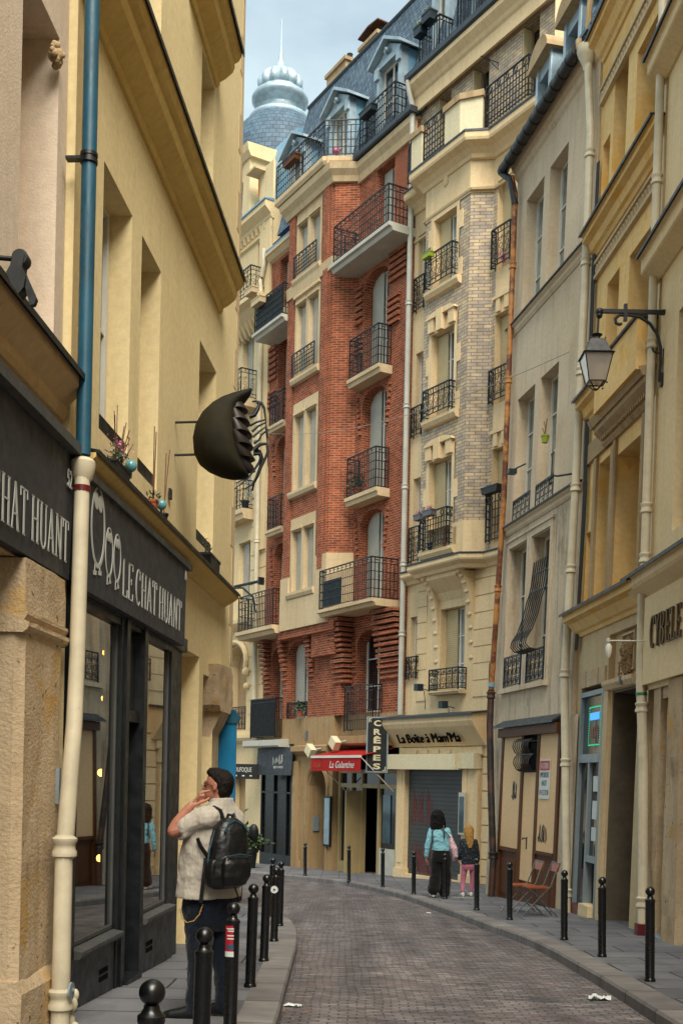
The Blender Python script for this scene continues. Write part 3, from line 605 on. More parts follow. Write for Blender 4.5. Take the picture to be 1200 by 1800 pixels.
m = MB(); m.box(.9, 1.6, .55, .58, .0, 1.35); m.build('display_board', 'black', SF)
bulbs = [(2.22, .5, 2.93), (2.21, .5, 2.49), (2.13, .5, 1.77), (2.15, .5, .95), (4.58, .5, 3.12), (4.52, .5, 2.51), (4.42, .5, 1.72), (4.3, .5, .89)]
bm_ = emit('warm_bulb', 'ffa040', 14)
for p, lb in zip(bulbs, ['topmost glowing bulb behind the left shop window', 'second highest glowing bulb behind the left shop window', 'glowing bulb in front of the pale panel behind the left shop window', 'lowest and brightest glowing bulb behind the left shop window', 'topmost glowing bulb behind the right shop window', 'second highest glowing bulb behind the right shop window', 'third glowing bulb down behind the right shop window', 'lowest glowing bulb behind the right shop window by the man']):
    o = tag(empty('pendant_bulb', (0, 0, 0)), lb, 'light bulb', 'bulbs glowing in the shop window'); o.matrix_world = L2.matrix_world @ Matrix.Translation(p)
    MB().ball((0, 0, 0), .036, 12, 8).build('globe', bm_, o, True); MB().lathe([(.011, .018), (.013, .05), (.004, .055), (.002, 3.24-p[2])], (0, 0, 0), 8).build('cord', 'black', o)
# fascia sign with owls
S2 = tag(empty('fascia_sign', (0, 0, 0)), 'charcoal fascia sign with three owls reading LE CHAT HUANT over the shop windows', 'shop sign'); S2.matrix_world = L2.matrix_world @ Matrix.Translation((-.53, -.0, 3.08))
MB().prism('x', [(0, 0), (-.125, 0), (-.13, .79), (0, .79)], 0, 3.4).build('board', 'fascia', S2)
m = MB(); m.box(-.02, 3.56, -.16, 0, .79, .85); m.prism('x', [(-.02, .79), (-.15, .79), (-.02, .7)], 3.44, 3.5); m.build('hood', 'fasciab', S2)
tm, xe = serif('LE CHAT HUANT', 0, .3, .46, 0); sx_ = 2.28/xe
tm.v = [(v[0]*sx_+.95, v[1]-.127, v[2]+.12) for v in tm.v]; tm.build('lettering', 'letter', S2)
m = MB()
def owl(cx, z0, rx, rz, k):
    n = 30; pts = arc(cx, z0+rz, rx, rz, -90, 270, n); ribbon(m, pts, [k*(.55+.75*abs(math.cos(math.pi*i/n))**1.2) for i in range(n+1)], -.131, .004)
    for s in (-1, 1):
        ex = cx+s*rx*.3; ez = z0+rz*1.62; ribbon(m, arc(ex, ez, rx*.2, rz*.17, -90, 270, 10), k*1.1, -.131, .004); ribbon(m, [(ex, ez-rz*.1), (ex, ez+rz*.1)], rx*.24, -.1315, .004)
    for s, dz in ((-1, 0), (1, .02)):
        fx = cx+s*rx*.38; ribbon(m, [(fx, z0+.03), (fx, z0-.06+dz)], k*.7, -.131, .004); ribbon(m, [(fx-k*1.4, z0-.065+dz), (fx+k*1.4, z0-.055+dz)], k*1.1, -.131, .004)
owl(.22, .22, .17, .29, .03); owl(.53, .2, .1, .185, .018); owl(.765, .2, .1, .185, .018); m.build('owl_emblem', 'letter', S2)
tm = text_mb('N', .1, .06, .003); tm.v = [(x+3.32, y-.142, z+.66) for x, y, z in tm.v]; tm.build('small_mark', 'letter', S2)
# ------------ plants and bits on the ledge
def pot(parent_mat, p, r, h, mat, label, lf=None, nl=40, rl=.1, group=None, cat='flower pot', box=None, lsc=(1, 1, 1), size=.045, extra=None, name='flower_pot'):
    o = tag(empty(name, (0, 0, 0)), label, cat, group); o.matrix_world = parent_mat @ Matrix.Translation(p)
    m = MB()
    if box: m.prism('y', [(-box*.45, 0), (box*.45, 0), (box*.5, h), (-box*.5, h)], -r, r); m.box(-box*.52, box*.52, -r*1.1, r*1.1, h*.84, h*1.02)
    else: m.lathe([(r*.72, 0), (r*.95, h*.8), (r*1.08, h*.8), (r*1.08, h), (r*.9, h), (r*.88, h*.93)], (0, 0, 0), 14)
    m.build('pot', mat, o, not box)
    if lf:
        mm = MB(); leaves(mm, (0, 0, h+rl*.6*lsc[2]), rl, nl, size, lsc); mm.build('leaves', lf, o)
    if extra: extra(o)
    return o
mw2 = L2.matrix_world
def flowers(o):
    mm = MB(); leaves(mm, (.05, -.02, .26), .09, 60, .03); mm.build('flowers', 'pink', o)
    mm = MB(); r_ = random.Random(9)
    for _ in range(8):
        a = r_.uniform(-.5, .7); mm.bar((a*.1, 0, .1), (a*.55, -.04, .35+r_.random()*.2), .006)
    mm.build('dry_stalks', 'dry', o)
pot(mw2, (.3, -.1, 4.11), .05, .1, 'iron', 'dark window box of pink flowers and dry stalks on the cream ledge', 'leaf', 130, .09, box=.42, lsc=(1.6, .6, 1), extra=flowers, cat='window box', name='window_box')
def canes(o):
    mm = MB(); mm.bar((0, 0, .1), (-.04, -.01, .75), .008); mm.bar((.02, 0, .1), (.03, -.01, .72), .008); mm.build('canes', 'dry', o)
pot(mw2, (1.42, -.12, 4.11), .05, .1, 'terra', 'terracotta pot with two thin canes on the cream ledge', 'leaf', 30, .05, extra=canes)
def canes2(o):
    mm = MB(); mm.bar((0, 0, .08), (.16, -.01, .72), .008); mm.bar((.02, 0, .08), (.06, 0, .66), .008); mm.build('canes', 'dry', o)
pot(mw2, (1.84, -.12, 4.11), .045, .08, 'iron', 'small black pot with slanting canes at the end of the ledge', None, extra=canes2)
for x, z, r_, lb in ((.52, 4.27, .05, 'pale blue glass ball beside the pink flowers on the ledge'), (1.62, 4.22, .048, 'pale blue glass ball between the two cane pots on the ledge')):
    o = tag(empty('glass_ball', (0, 0, 0)), lb, 'glass ball'); o.matrix_world = mw2 @ Matrix.Translation((x, -.15, z))
    MB().ball((0, 0, 0), r_, 14, 10).build('globe', paint('blue_glass', '5f9aa0', .15, 0, .3), o, True); MB().lathe([(.01, -.1), (.012, -r_*.9)], (0, 0, 0), 6).build('stem', 'iron', o)
pot(mw2, (4.3, -.08, 4.1), .08, .16, 'iron', 'black window box with sparse green shoots beneath the far cream window', 'leaf', 40, .09, box=.6, lsc=(2.4, .5, 1.2), cat='window box', name='window_box')
o = tag(MB().box(-.04, .04, -.02, 0, -.05, .05).build('wall_box', 'iron'), 'tiny black box fixed to the cream wall below the sculpture', 'junction box'); o.matrix_world = mw2 @ Matrix.Translation((2.55, -.01, 4.55))
# blue blade sign at the corner
o = tag(empty('blade_sign', (0, 0, 0)), 'tall plain blue blade sign with folded top at the far corner of the cream building', 'sign'); o.matrix_world = mw2 @ Matrix.Translation((6.1, .02, .7))
MB().box(-.03, .03, -.17, .12, 0, 1.75).build('panel', 'blue', o); MB().prism('x', [(.14, 1.75), (-.19, 1.75), (-.22, 1.84), (-.14, 1.93), (.14, 1.9)], -.05, .05).build('cap', 'pipeb', o); MB().box(-.25, -.03, .1, .13, 1.2, 1.25).build('bracket', 'iron', o)
# ================================================================== near right building
R1 = facade('plastered_building', (4.2, 15.95), (4.35, 6.0), 'beige plastered building at the right edge with raised CYBELE lettering', lean=.012)
wall_mb(-.15, 10, 4.9, 15, [(.95, 1.75, 5.4, 8.3, .3), (3.2, 4.1, 5.4, 8.3, .3), (.95, 1.75, 9.9, 11.9, .3), (5.5, 6.4, 5.4, 8.3, .3)], 0, m=body(.12, 36, 0, -.5, 15, 8).quad((10, 0, -.5), (36, 0, -.5), (36, 0, 15), (10, 0, 15)).quad((-.15, 8, 4.7), (-.15, 0, 4.7), (-.15, 0, 15), (-.15, 8, 15))).build('wall', 'r1', R1)
wall_mb(.15, 10, 3.35, 4.7, [], -.05).box(.24, 10, -.13, -.05, 3.42, 4.62).build('sign_band', 'r1', R1)
for a in ((.95, 1.75, 5.4, 8.3), (3.2, 4.1, 5.4, 8.3), (.95, 1.75, 9.9, 11.9), (5.5, 6.4, 5.4, 8.3)): win(R1, *a, .3, None, 'white', 'glass', bars=2)
m = MB(); cornice(m, -.3, 10, 4.62, [(.05, 0), (.1, .05), (.24, .16), (.27, .2), (.27, .3), (.3, .32)]); m.split('cornice', 'r1', R1)
MB().prism('x', [(.02, 4.97), (-.32, 4.945), (-.34, 4.92), (-.34, 4.97), (.02, 5.03)], -.32, 10).build('lead_flashing', 'iron', R1)
m = MB(); cornice(m, -.05, 10, 9.1, [(.04, 0), (.24, .1), (.26, .12), (.26, .3), (.3, .33)]); cornice(m, -.05, 10, 11.9, [(.04, 0), (.24, .1), (.26, .12), (.26, .26), (.3, .3)]); m.split('string_course', 'r1', R1)
m = MB(); 
for z in (9.44, 12.21): m.prism('x', [(.02, z), (-.32, z-.005), (-.34, z-.03), (-.34, z+.02), (.02, z+.05)], -.07, 10)
m.split('lead_flashing', 'iron', R1)
m = MB(); m.prism('z', [(.45, .4), (.45, -.02), (.8, -.03), (.82, .4)], -.6, 3.4); m.prism('z', [(1.32, .4), (1.3, -.08), (1.9, -.09), (1.9, .4)], -.6, 3.4); m.box(.45, 1.32, .0, .4, 3.2, 3.4); m.box(3.6, 10, -.04, .4, -.6, 3.4)
ps = m.build('stone_pier', 'pier', R1); md = ps.modifiers.new('rough', 'SUBSURF'); md.subdivision_type = 'SIMPLE'; md.levels = md.render_levels = 4
dm = ps.modifiers.new('wear', 'DISPLACE'); dm.texture = tx; dm.strength = .05; dm.mid_level = .5; dm.texture_coords = 'LOCAL'
d_ = MB().box(.8, 1.32, .26, .3, 0, 3.2).build('door', 'shop', R1); MB().box(.8, .86, .16, .26, 0, 3.2).box(1.24, 1.32, .16, .26, 0, 3.2).box(.86, 1.24, .16, .26, 3.1, 3.2).build('door_frame', 'greyf', d_)
MB().box(.86, 1.24, .22, .25, .3, 3.08).build('glass', 'glass', d_); MB().box(.8, 1.32, -.12, .3, -.4, .08).build('door_step', 'greyf', R1); MB().box(1.9, 3.6, .1, .2, -.5, 3.3).build('shop_glass', 'glass', R1)
tm, xe = serif('CYBELE', 0, .42, .36, 0, .03, thick=.1, thin=.045, gap=.2); s_ = 1.35/xe
tm.v = [(v[0]*s_+.66, v[1]-.14, v[2]+3.88) for v in tm.v]
o = tag(tm.build('raised_lettering', paint('weathered_gilt', '5c4620', .5, .4, .4)), 'raised dull gilt letters spelling CYBELE on the beige wall at the right edge', 'sign'); o.matrix_world = R1.matrix_world.copy()
m = pipe([(.07, -.1, 15), (.04, -.1, 9.5), (.06, -.1, 5.0), (.06, -.1, 4.99)], .06, collars=(12.6, 10.5, 8.2, 5.9, 5.2)); m.build('drainpipe', 'pipec', R1, True)
m = pipe([(.1, -.12, 4.7), (.14, -.12, 3.5), (.4, -.12, 2.4), (.66, -.12, -.2)], .07, collars=(3.1, .45)); m.build('drainpipe', 'pipec', R1, True)
MB().lathe([(.077, -.02), (.077, .02)], (.19, -.12, 3.3), 14).build('green_band', paint('green_tape', '2c7a4a'), R1, True); MB().box(.58, .74, -.22, -.0, -.1, .18).build('red_foot_guard', 'maroon', R1)
m = MB(); 
for i in range(40): m.bar((.1+.01*math.sin(i), -.012, 5.2+i*.2), (.1+.01*math.sin(i+1), -.012, 5.4+i*.2), .02)
m.build('cable', 'stoned', R1)
# street lantern
def tr(mw, p): return mw @ Matrix.Translation(p)
LA = tag(empty('street_lantern', (0, 0, 0)), 'black four-sided street lantern hanging from a scrolled wall bracket', 'street lamp')
LA.matrix_world = Matrix.Translation(R1.matrix_world @ Vector((.3, 0, 8.55))) @ Matrix.Rotation(R(180), 4, 'Z')   # local +x runs out over the street
m = MB(); m.bar((0, 0, 0), (.86, 0, 0), .05); m.ball((.9, 0, -.01), .055, 10, 8); m.ball((.9, .0, -.06), .045, 10, 8); m.box(.52, .565, -.028, .028, -.13, .1)
pa = [(0.06, -.95), (.045, -.7), (.05, -.48), (.1, -.3), (.2, -.16), (.34, -.07), (.5, -.045), (.62, -.05), (.68, -.1), (.67, -.16), (.62, -.18), (.59, -.165)]
m.tube([(x, 0, z) for x, z in pa], .022, 8); m.tube([(.05, 0, -.55), (.09, 0, -.565), (.14, 0, -.54), (.165, 0, -.49)], .016, 8)
m.tube([(.0, 0, -.95), (.0, 0, -.5)], .02, 8); m.box(-.03, .05, -.04, .04, -1.02, -.84); m.box(-.03, .05, -.03, .03, -.03, .03)
m.build('bracket', 'iron', LA, True)
lx = .93; ld = tag(empty('x', (0, 0, 0)), '', ''); bpy.data.objects.remove(ld)
m = MB(); m.tube([(lx-.02, 0, -.08), (lx-.01, 0, -.32)], .016, 8); m.lathe([(.02, 0), (.035, -.01), (.08, -.03), (.045, -.06), (.05, -.1), (.06, -.12)], (lx, 0, -.3), 14)
def frus(m, r0, z0, r1, z1, caps=True):
    m.add([(lx+sx*r0, sy*r0, z0) for sx, sy in ((-1,-1),(1,-1),(1,1),(-1,1))]+[(lx+sx*r1, sy*r1, z1) for sx, sy in ((-1,-1),(1,-1),(1,1),(-1,1))], ([(0,3,2,1),(4,5,6,7)] if caps else [])+[(i, (i+1)%4, (i+1)%4+4, i+4) for i in range(4)])
frus(m, .165, -.6, .1, -.41); frus(m, .215, -.625, .17, -.598); m.build('cap', 'iron', LA)
m = MB()
for sx, sy in ((-1,-1),(1,-1),(1,1),(-1,1)):
    m.bar((lx+sx*.19, sy*.19, -.62), (lx+sx*.115, sy*.115, -.99), .014); m.tube([(lx+sx*.115, sy*.115, -.99), (lx+sx*.08, sy*.08, -1.0), (lx+sx*.05, sy*.05, -1.05), (lx+sx*.02, sy*.02, -1.08)], .009, 6); m.ball((lx+sx*.1, sy*.1, -.4), .012, 6, 4); m.ball((lx+sx*.125, sy*.125, -1.02), .014, 6, 4)
for r0, z in ((.19, -.625), (.115, -.99)):
    for a, b in (((-1,-1),(1,-1)), ((1,-1),(1,1)), ((1,1),(-1,1)), ((-1,1),(-1,-1))): m.bar((lx+a[0]*r0, a[1]*r0, z), (lx+b[0]*r0, b[1]*r0, z), .016)
m.ball((lx, 0, -1.08), .02, 8, 5); m.build('frame', 'iron', LA)
fm, N_, L_, b_ = mk('frosted_lantern_glass'); b_.inputs['Base Color'].default_value = (.55, .5, .45, 1); b_.inputs['Roughness'].default_value = .25; b_.inputs['Transmission Weight'].default_value = .55; b_.inputs['IOR'].default_value = 1.1
m = MB(); frus(m, .187, -.63, .113, -.985, False); m.build('panes', fm, LA)
# small white spotlight on an arm
SP = tag(empty('arm_spotlight', (0, 0, 0)), 'small white spotlight on a thin arm in front of the carved mask', 'lamp'); SP.matrix_world = Matrix.Translation(R1.matrix_world @ Vector((.3, 0, 4.02))) @ Matrix.Rotation(R(180), 4, 'Z') @ Matrix.Scale(.85, 4)
m = MB(); m.tube([(0, 0, .01), (.72, 0, 0)], .012, 8); m.box(-.02, .02, -.03, .03, -.07, .07); m.lathe([(.03, -.02), (.035, .03), (.01, .04)], (.74, 0, 0), 10); m.build('arm', 'white', SP)
m = MB(); m.lathe([(.02, -.28), (.045, -.22), (.055, -.1), (.03, -.05)], (.73, 0, 0), 12); m.build('lamp_head', 'white', SP, True)

# ================================================================== golden stone building
R2 = facade('stone_building', (3.98, 19.2), (4.2, 15.95), 'golden limestone building with deep windows, pedimented window and carved mask over the doorway', lean=.022)
x0, x1 = -.5, 3.24
HU = [(.3, 1.02, 11.75, 14.05, .42), (1.47, 2.58, 11.5, 13.6, .5), (-.28, .14, 12.1, 13.1, .25), (.34, 1.0, 8.85, 10.46, .4), (1.5, 2.66, 8.75, 10.4, .5), (.32, 1.22, 5.1, 7.48, .5), (1.3, 2.55, 5.1, 7.35, .55), (-.28, .1, 5.15, 6.45, .2)]
wall_mb(x0, x1, 4.9, 18, HU, 0, .4, m=body(x0, x1, 0, -.5, 18, 8)).build('wall', 'r2', R2)
for h in HU:
    if h[1]-h[0] > .5: win(R2, h[0], h[1], h[2], h[3], h[4], None, 'white', 'glass', bars=2)
    else: MB().box(h[0], h[1], h[4], h[4]+.02, h[2], h[3]).build('blind_niche', 'r2', R2)
m = MB(); 
for z, o_ in ((11.22, .26), (8.36, .26), (4.68, .32), (14.6, .3)): cornice(m, x0+.1, x1, z, [(.04, 0), (.07, .05), (.12, .08), (o_-.1, .2), (o_, .24), (o_, .33), (o_+.03, .36)])
m.box(1.2, x1, -.38, -.02, 8.0, 8.72)
m.split('cornice', 'r2', R2)
m = MB()
for z, o_ in ((11.58, .31), (8.72, .31), (5.04, .37), (14.96, .35)): m.prism('x', [(.02, z+.002), (-o_, z-.003), (-o_-.02, z-.03), (-o_-.02, z+.02), (.02, z+.05)], x0+.08, x1+.01)
m.prism('x', [(0, 8.72), (-.42, 8.722), (-.43, 8.75), (0, 8.78)], 1.15, x1+.02)
m.split('lead_flashing', 'iron', R2)
m = MB()                                       # carved interlace friezes
for z in (10.86, 13.9):
    m.box(x0+.1, x1, -.07, 0, z-.06, z); m.box(x0+.1, x1, -.07, 0, z+.2, z+.25)
    i = x0+.16
    while i < x1:
        m.tube([(i+.05*math.cos(a*math.pi/4), -.035, z+.1+.075*math.sin(a*math.pi/4)) for a in range(8)], .018, 5, True); m.ball((i+.075, -.03, z+.1), .026, 6, 4); i += .13
m.split('carved_frieze', 'stone', R2)
m = MB(); m.box(x0+.12, 1.1, -.06, 0, 7.62, 7.95); m.box(.15, .3, -.05, 0, 5.1, 7.6); m.box(1.12, 1.28, -.06, 0, 5.1, 7.5)      # grey worn band and window architraves
m.split('stone_band', 'stoned', R2)
m = MB(); 
cornice(m, .75, x1, 7.62, [(.05, 0), (.1, .05), (.1, .1), (.2, .18), (.24, .22), (.24, .3)]); m.prism('x', [(0, 7.92), (-.28, 7.92), (-.34, 8.04), (0, 8.1)], .68, x1+.01)
for x in (1.2, 2.58): m.box(x, x+.12, -.05, 0, 5.1, 7.6)
i = .85
while i < x1: m.box(i, i+.05, -.16, -.1, 7.7, 7.76); i += .1
m.build('window_hood', 'stoned', R2)
wall_mb(x0, x1, -.6, 4.9, [(-.15, 1.2, -.6, 3.78, .3), (1.55, 2.82, -.6, 3.62, .75), (1.3, 2.8, 3.8, 4.52, .12)], 0, m=MB()).build('ground_floor_wall', 'stone', R2)
MB().box(1.3, 2.8, .1, .14, 3.8, 4.52).build('relief_panel', 'stone', R2)
m = MB(); m.box(1.4, 1.5, -.05, 0, 0, 3.62); m.prism('x', [(0, 3.62), (-.05, 3.64), (-.1, 3.72), (-.1, 3.78), (0, 3.78)], 1.3, 2.75); m.box(1.25, 1.4, -.04, 0, .0, 3.78); m.box(1.4, 1.54, -.08, 0, -.4, .5); m.build('door_surround', 'stone', R2); MB().box(1.555, 1.58, .02, .74, -.3, 3.6).box(1.58, 2.77, .02, .74, 3.585, 3.61).build('door_lining', paint('grimy_concrete', '5f5546', .9, 0, .4, kind='UV'), R2)
MB().box(1.55, 2.82, .74, .78, -.3, 3.62).build('street_door', paint('doorway_shade', '231a12', .5), R2); MB().box(2.78, 2.815, .1, .74, -.2, 3.5).build('open_door_leaf', 'stoned', R2)  # back panel: darkness of the interior past the open door, put into its colour
# carved mask and number 31 relief
MK = tag(empty('carved_mask', (0, 0, 0)), 'carved stone mask with flowing beard beside the number 31 over the doorway', 'carving'); MK.matrix_world = tr(R2.matrix_world, (2.1, .1, 4.17))
m = MB(); r_ = random.Random(11)
m.ball((0, -.05, .03), .13, 14, 10, (.85, .8, 1.15)); m.ball((0, -.16, .02), .03, 8, 6, (.7, 1, 1.5)); m.ball((0, -.145, -.055), .03, 8, 5, (1.2, .8, .5))
for s in (-1, 1): m.ball((s*.045, -.13, .055), .022, 8, 5, (1.2, .7, .7)); m.ball((s*.05, -.14, .09), .022, 8, 5, (1.4, .6, .5)); m.ball((s*.06, -.125, .0), .03, 8, 5)
for i in range(90):
    a = r_.uniform(-200, 20); rr = r_.uniform(.12, .25); px = rr*math.cos(R(a)); pz = rr*math.sin(R(a))*1.25
    if abs(px) < .09 and pz > -.12: continue
    m.tube([(px, -.06-.03*r_.random(), pz), (px*1.15+.02*r_.uniform(-1, 1), -.075, pz*1.15), (px*1.25, -.03, pz*1.2-.02)], [.02, .017, .008], 5)
for i in range(24): a = R(i*7.5+5); m.ball((.14*math.cos(a), -.05, .06+.15*math.sin(a)), r_.uniform(.022, .036), 6, 4)
m.build('head', 'stoned', MK, True, 60)
m = MB(); m.box(-.32, -.29, -.06, -.0, -.28, .3); m.box(.26, .29, -.06, 0, -.28, .3); m.box(-.29, .26, -.06, 0, .27, .3); m.box(-.29, .26, -.06, 0, -.28, -.25); m.build('frame', 'stone', MK)
tm = text_mb('31', .22, .17, .012); tm.v = [(x-.5, y-.012, z-.3) for x, y, z in tm.v]; tm.build('number', 'stoned', MK)
# number plaque
o = tag(MB().box(-.045, .045, -.012, 0, -.07, .07).build('number_plaque', 'greyp'), 'tiny dark number plaque above the street doorway under the mask', 'sign'); o.matrix_world = tr(R2.matrix_world, (2.25, -.1, 3.72))
# grey framed shop
m = MB()
m.box(-.12, -.04, -.03, .1, -.2, 3.7); m.box(1.1, 1.2, -.03, .1, -.2, 3.7); m.box(-.04, 1.1, -.03, .1, 3.62, 3.7); m.box(-.04, 1.1, -.035, .1, 2.52, 2.66); m.box(.5, .58, -.03, .1, -.2, 2.52); m.box(.58, 1.1, -.03, .1, .9, 1.0)
s_ = tag(m.build('shop_frame', 'greyf'), '', ''); del s_['label']; del s_['category']; s_.parent = R2
MB().box(-.04, 1.1, .03, .05, 2.66, 3.62).build('transom_glass', 'glasst', s_); MB().box(.58, 1.1, .03, .05, 1.0, 2.52).build('window_glass', 'glass', s_); MB().box(-.04, .5, .03, .05, .1, 2.52).build('glass_door', 'glass', s_)
m = MB(); 
for i, (c, h) in enumerate(((1.25, .22), (1.6, .3), (2.05, .25))): m.box(.68, 1.0, .02, .028, c, c+h)
m.build('window_poster', 'paper', s_)
MB().box(.58, 1.12, -.12, .1, -.3, .22).build('stone_block', 'r1', R2); MB().box(-.1, .55, -.1, .1, -.3, .16).build('red_step', 'maroon', R2)
m = MB(); rq = random.Random(4); 
for i in range(4): m.box(-.18+i*.36, .15+i*.36, -.03-.02*rq.random(), .06, 3.78, 4.05)
m.build('rubble_lintel', 'pier', R2)
ns = tag(empty('neon_sign', (0, 0, 0)), 'green and blue glowing shop sign behind the upper glass of the grey-framed shop', 'neon sign'); ns.matrix_world = tr(R2.matrix_world, (.62, .015, 2.8))
ge = emit('green_led', '20a878', .7); be = emit('blue_led', '3a90d8', .8)
m = MB(); 
for i in range(16):
    for z in (0, .62): m.box(-.3+i*.04, -.28+i*.04, -.008, 0, z, z+.02)
for i in range(16):
    for x in (-.3, .32): m.box(x, x+.02, -.008, 0, i*.04, i*.04+.02)
m.build('dotted_border', ge, ns); tm = text_mb('COIFFURE', .1, .5, .003); MB().box(-.25, .27, -.006, 0, .42, .54).build('blue_strip', be, ns)
m = MB(); 
for i in range(5): m.box(-.2+i*.1, -.15+i*.1, -.006, 0, .12, .3)
m.build('faint_marks', paint('dull_red', '7a4030'), ns)
o = tag(empty('folded_umbrella', (0, 0, 0)), 'teal folded umbrella leaning inside the street doorway', 'umbrella'); o.matrix_world = tr(R2.matrix_world, (2.3, .25, .12))
MB().tube([(0, 0, 0), (-.02, 0, .3), (-.05, 0, .55), (-.09, 0, .62), (-.14, 0, .6)], [.012, .05, .035, .02, .018], 9).build('canopy', 'pipeb', o, True)

# ================================================================== leaning grey building
R3 = facade('grey_building', (3.28, 22.7), (3.95, 19.2), 'grey rendered leaning building with black gutter and boarded-up shop', lean=.025)
x0, x1 = -1.15, 3.1
H3 = []
for a, b in ((-.5, .5), (.8, 1.74)):
    H3 += [(a, b, 11.75, 14.2, .28), (a, b, 7.95, 10.12, .28), (a, b, 4.2, 7.04, .28)]
wall_mb(x0, x1, 7.5, 15.3, [h for h in H3 if h[2] > 7.5], 0, .28, m=body(x0, x1, 0, -.6, 15.3, 6)).build('wall', 'r3', R3)
wall_mb(x0, x1, 3.5, 7.5, [h for h in H3 if h[2] < 7.5], -.0, .28).build('lower_wall', 'r3l', R3)
for h in H3: win(R3, h[0], h[1], h[2], h[3], .28, None, 'white', 'glass', bars=2)
m = MB()
for h in H3[2::3]: # moulded surrounds on the lower floor
    a, b, z0, z1 = h[:4]; m.box(a-.14, a-.02, -.035, 0, z0, z1+.02); m.box(b+.02, b+.14, -.035, 0, z0, z1+.02); m.box(a-.14, b+.14, -.035, 0, z1+.02, z1+.15); m.box(a-.18, b+.18, -.06, 0, z1+.15, z1+.2); m.box(a-.16, b+.16, -.1, 0, z0-.1, z0)
m.split('moulded_surround', 'r3l', R3)
m = MB(); cornice(m, x0, x1, 7.36, [(.02, 0), (.05, .04), (.05, .1), (.1, .14), (.1, .18)]); cornice(m, x0, x1, 11.56, [(.02, 0), (.06, .06), (.06, .12), (.11, .16), (.11, .2)]); m.prism('x', [(.0, 14.9), (-.05, 14.95), (-.07, 15.0), (-.07, 15.06), (-.12, 15.1), (-.2, 15.3), (0, 15.3)], x0, x1); m.split('string_course', 'r3', R3)
m = MB()
for z, o_ in ((7.54, .12), (11.76, .13)): m.prism('x', [(.0, z), (-o_, z), (-o_-.015, z-.02), (-o_-.015, z+.01), (0, z+.04)], x0, x1+.01)
m.split('lead_flashing', 'iron', R3)
m = MB(); m.tube([(-1.3, -.3, 15.17), (2.75, -.3, 15.22)], .11, 12)
for i in range(11): m.lathe([(.118, -.02), (.128, -.015), (.128, .015), (.118, .02)], (0, 0, 0), 12) if False else m.tube([(-1.2+i*.36, -.3, 15.17+i*.0044), (-1.16+i*.36, -.3, 15.17+i*.0044)], .12, 12)
m.build('gutter', 'iron', R3, True)
MB().prism('x', [(0, 15.3), (-.28, 15.36), (1.3, 18.6), (3, 19.6), (6, 19.6), (6, 15.3)], x0, x1).build('roof', 'slate', R3)
for i, (xa, xb) in enumerate(((-.55, .3), (.95, 1.8))):
    d_ = MB().box(xa, xa+.12, .1, .35, 15.4, 16.9).box(xb-.12, xb, .1, .35, 15.4, 16.9).box(xa+.12, xb-.12, .14, .35, 16.6, 16.9).build('dormer', 'lead', R3)
    m = MB(); pts = [(xa-.08, 16.8)]+arc((xa+xb)/2, 16.8, (xb-xa)/2+.1, .42, 180, 0, 10)+[(xb+.08, 16.8)]
    m.prism('y', [(p[0], p[1]) for p in arc((xa+xb)/2, 16.85, (xb-xa)/2+.12, .4, 0, 180, 12)], -.05, 1.6); m.build('arched_hood', 'stoned', d_)
    MB().box(xa+.12, xb-.12, .3, .33, 15.45, 16.6).build('pane', 'glass', d_); MB().quad((xb, .12, 15.4), (xb, 1.4, 15.4), (xb, 1.4, 16.9), (xb, .12, 16.9)).quad((xa, .12, 15.4), (xa, 1.4, 15.4), (xa, 1.4, 16.9), (xa, .12, 16.9)).build('cheek', 'zinc', d_)
m = MB()
for h in H3[2::3]: rail([(h[0]+.02, -.04), (h[1]-.02, -.04)], h[2], h[2]+.62, 'scroll', m=m)
for h in H3[1::3]: rail([(h[0]+.02, -.0), (h[1]-.02, -.0)], 7.58, 8.02, 'scroll', m=m)
m.split('window_guard', 'iron', R3)
m = MB()                                        # bulging bar grille over one window
for i in range(8):
    x = .84+i*.115; m.tube([(x, .02, 6.55), (x, -.02, 6.1), (x, -.04, 5.95), (x, -.1, 5.75), (x, -.16, 5.45), (x, -.26, 5.15), (x, -.36, 4.98), (x, -.38, 4.88), (x, -.3, 4.8), (x, -.12, 4.78)], .0125, 5)
for z, y in ((6.3, 0), (5.95, -.04), (4.78, -.12)): m.bar((.82, y, z), (1.72, y, z), .022)
m.build('bulging_grille', 'iron', R3)
def pants(m, x, y, z0, z1, r): pass
m = pipe([(2.85, -.14, 15.0), (3.1, -.13, 13.6), (3.16, -.13, 10.9), (3.14, -.13, 7.5), (3.03, -.13, 4.1), (3.25, -.13, 2.6), (3.62, -.14, .1)], .07, collars=(13.2, 11.3, 9.4, 7.4, 6.0, 4.2, 2.65, .45)); m.lathe([(.075, -.25), (.09, -.15), (.17, .0), (.2, .08), (.2, .17), (.17, .18)], (2.85, -.14, 15.05), 16); m.build('cream_drainpipe', 'pipec', R3, True)
m = MB(); m.tube([(2.8, -.3, 15.35), (2.82, -.3, 15.2), (2.85, -.2, 15.1)], .06, 8); m.tube([(2.95, -.14, 16.6), (2.9, -.14, 16.2), (2.8, -.14, 15.85), (2.85, -.14, 15.15)], .055, 8); m.build('pipe_swan_neck', 'stoned', R3, True)
m = MB()
for k_ in range(5): m.tube([(3.22+.02*k_, -.03, 13), (3.24+.02*k_, -.035, 10+.3*k_), (3.26+.03*k_, -.03, 7), (3.2+.02*k_, -.03, 4.6)], .012, 5)
m.build('cable', 'iron', R3)
m = pipe([(-.95, -.2, 14.9), (-.9, -.12, 14.5), (-.82, -.12, 11.4), (-.75, -.12, 8.2), (-.9, -.12, 6), (-1.02, -.12, 4.2)], .057, collars=(13, 10.6, 6.3)); m.build('rusty_drainpipe', 'piper', R3, True)
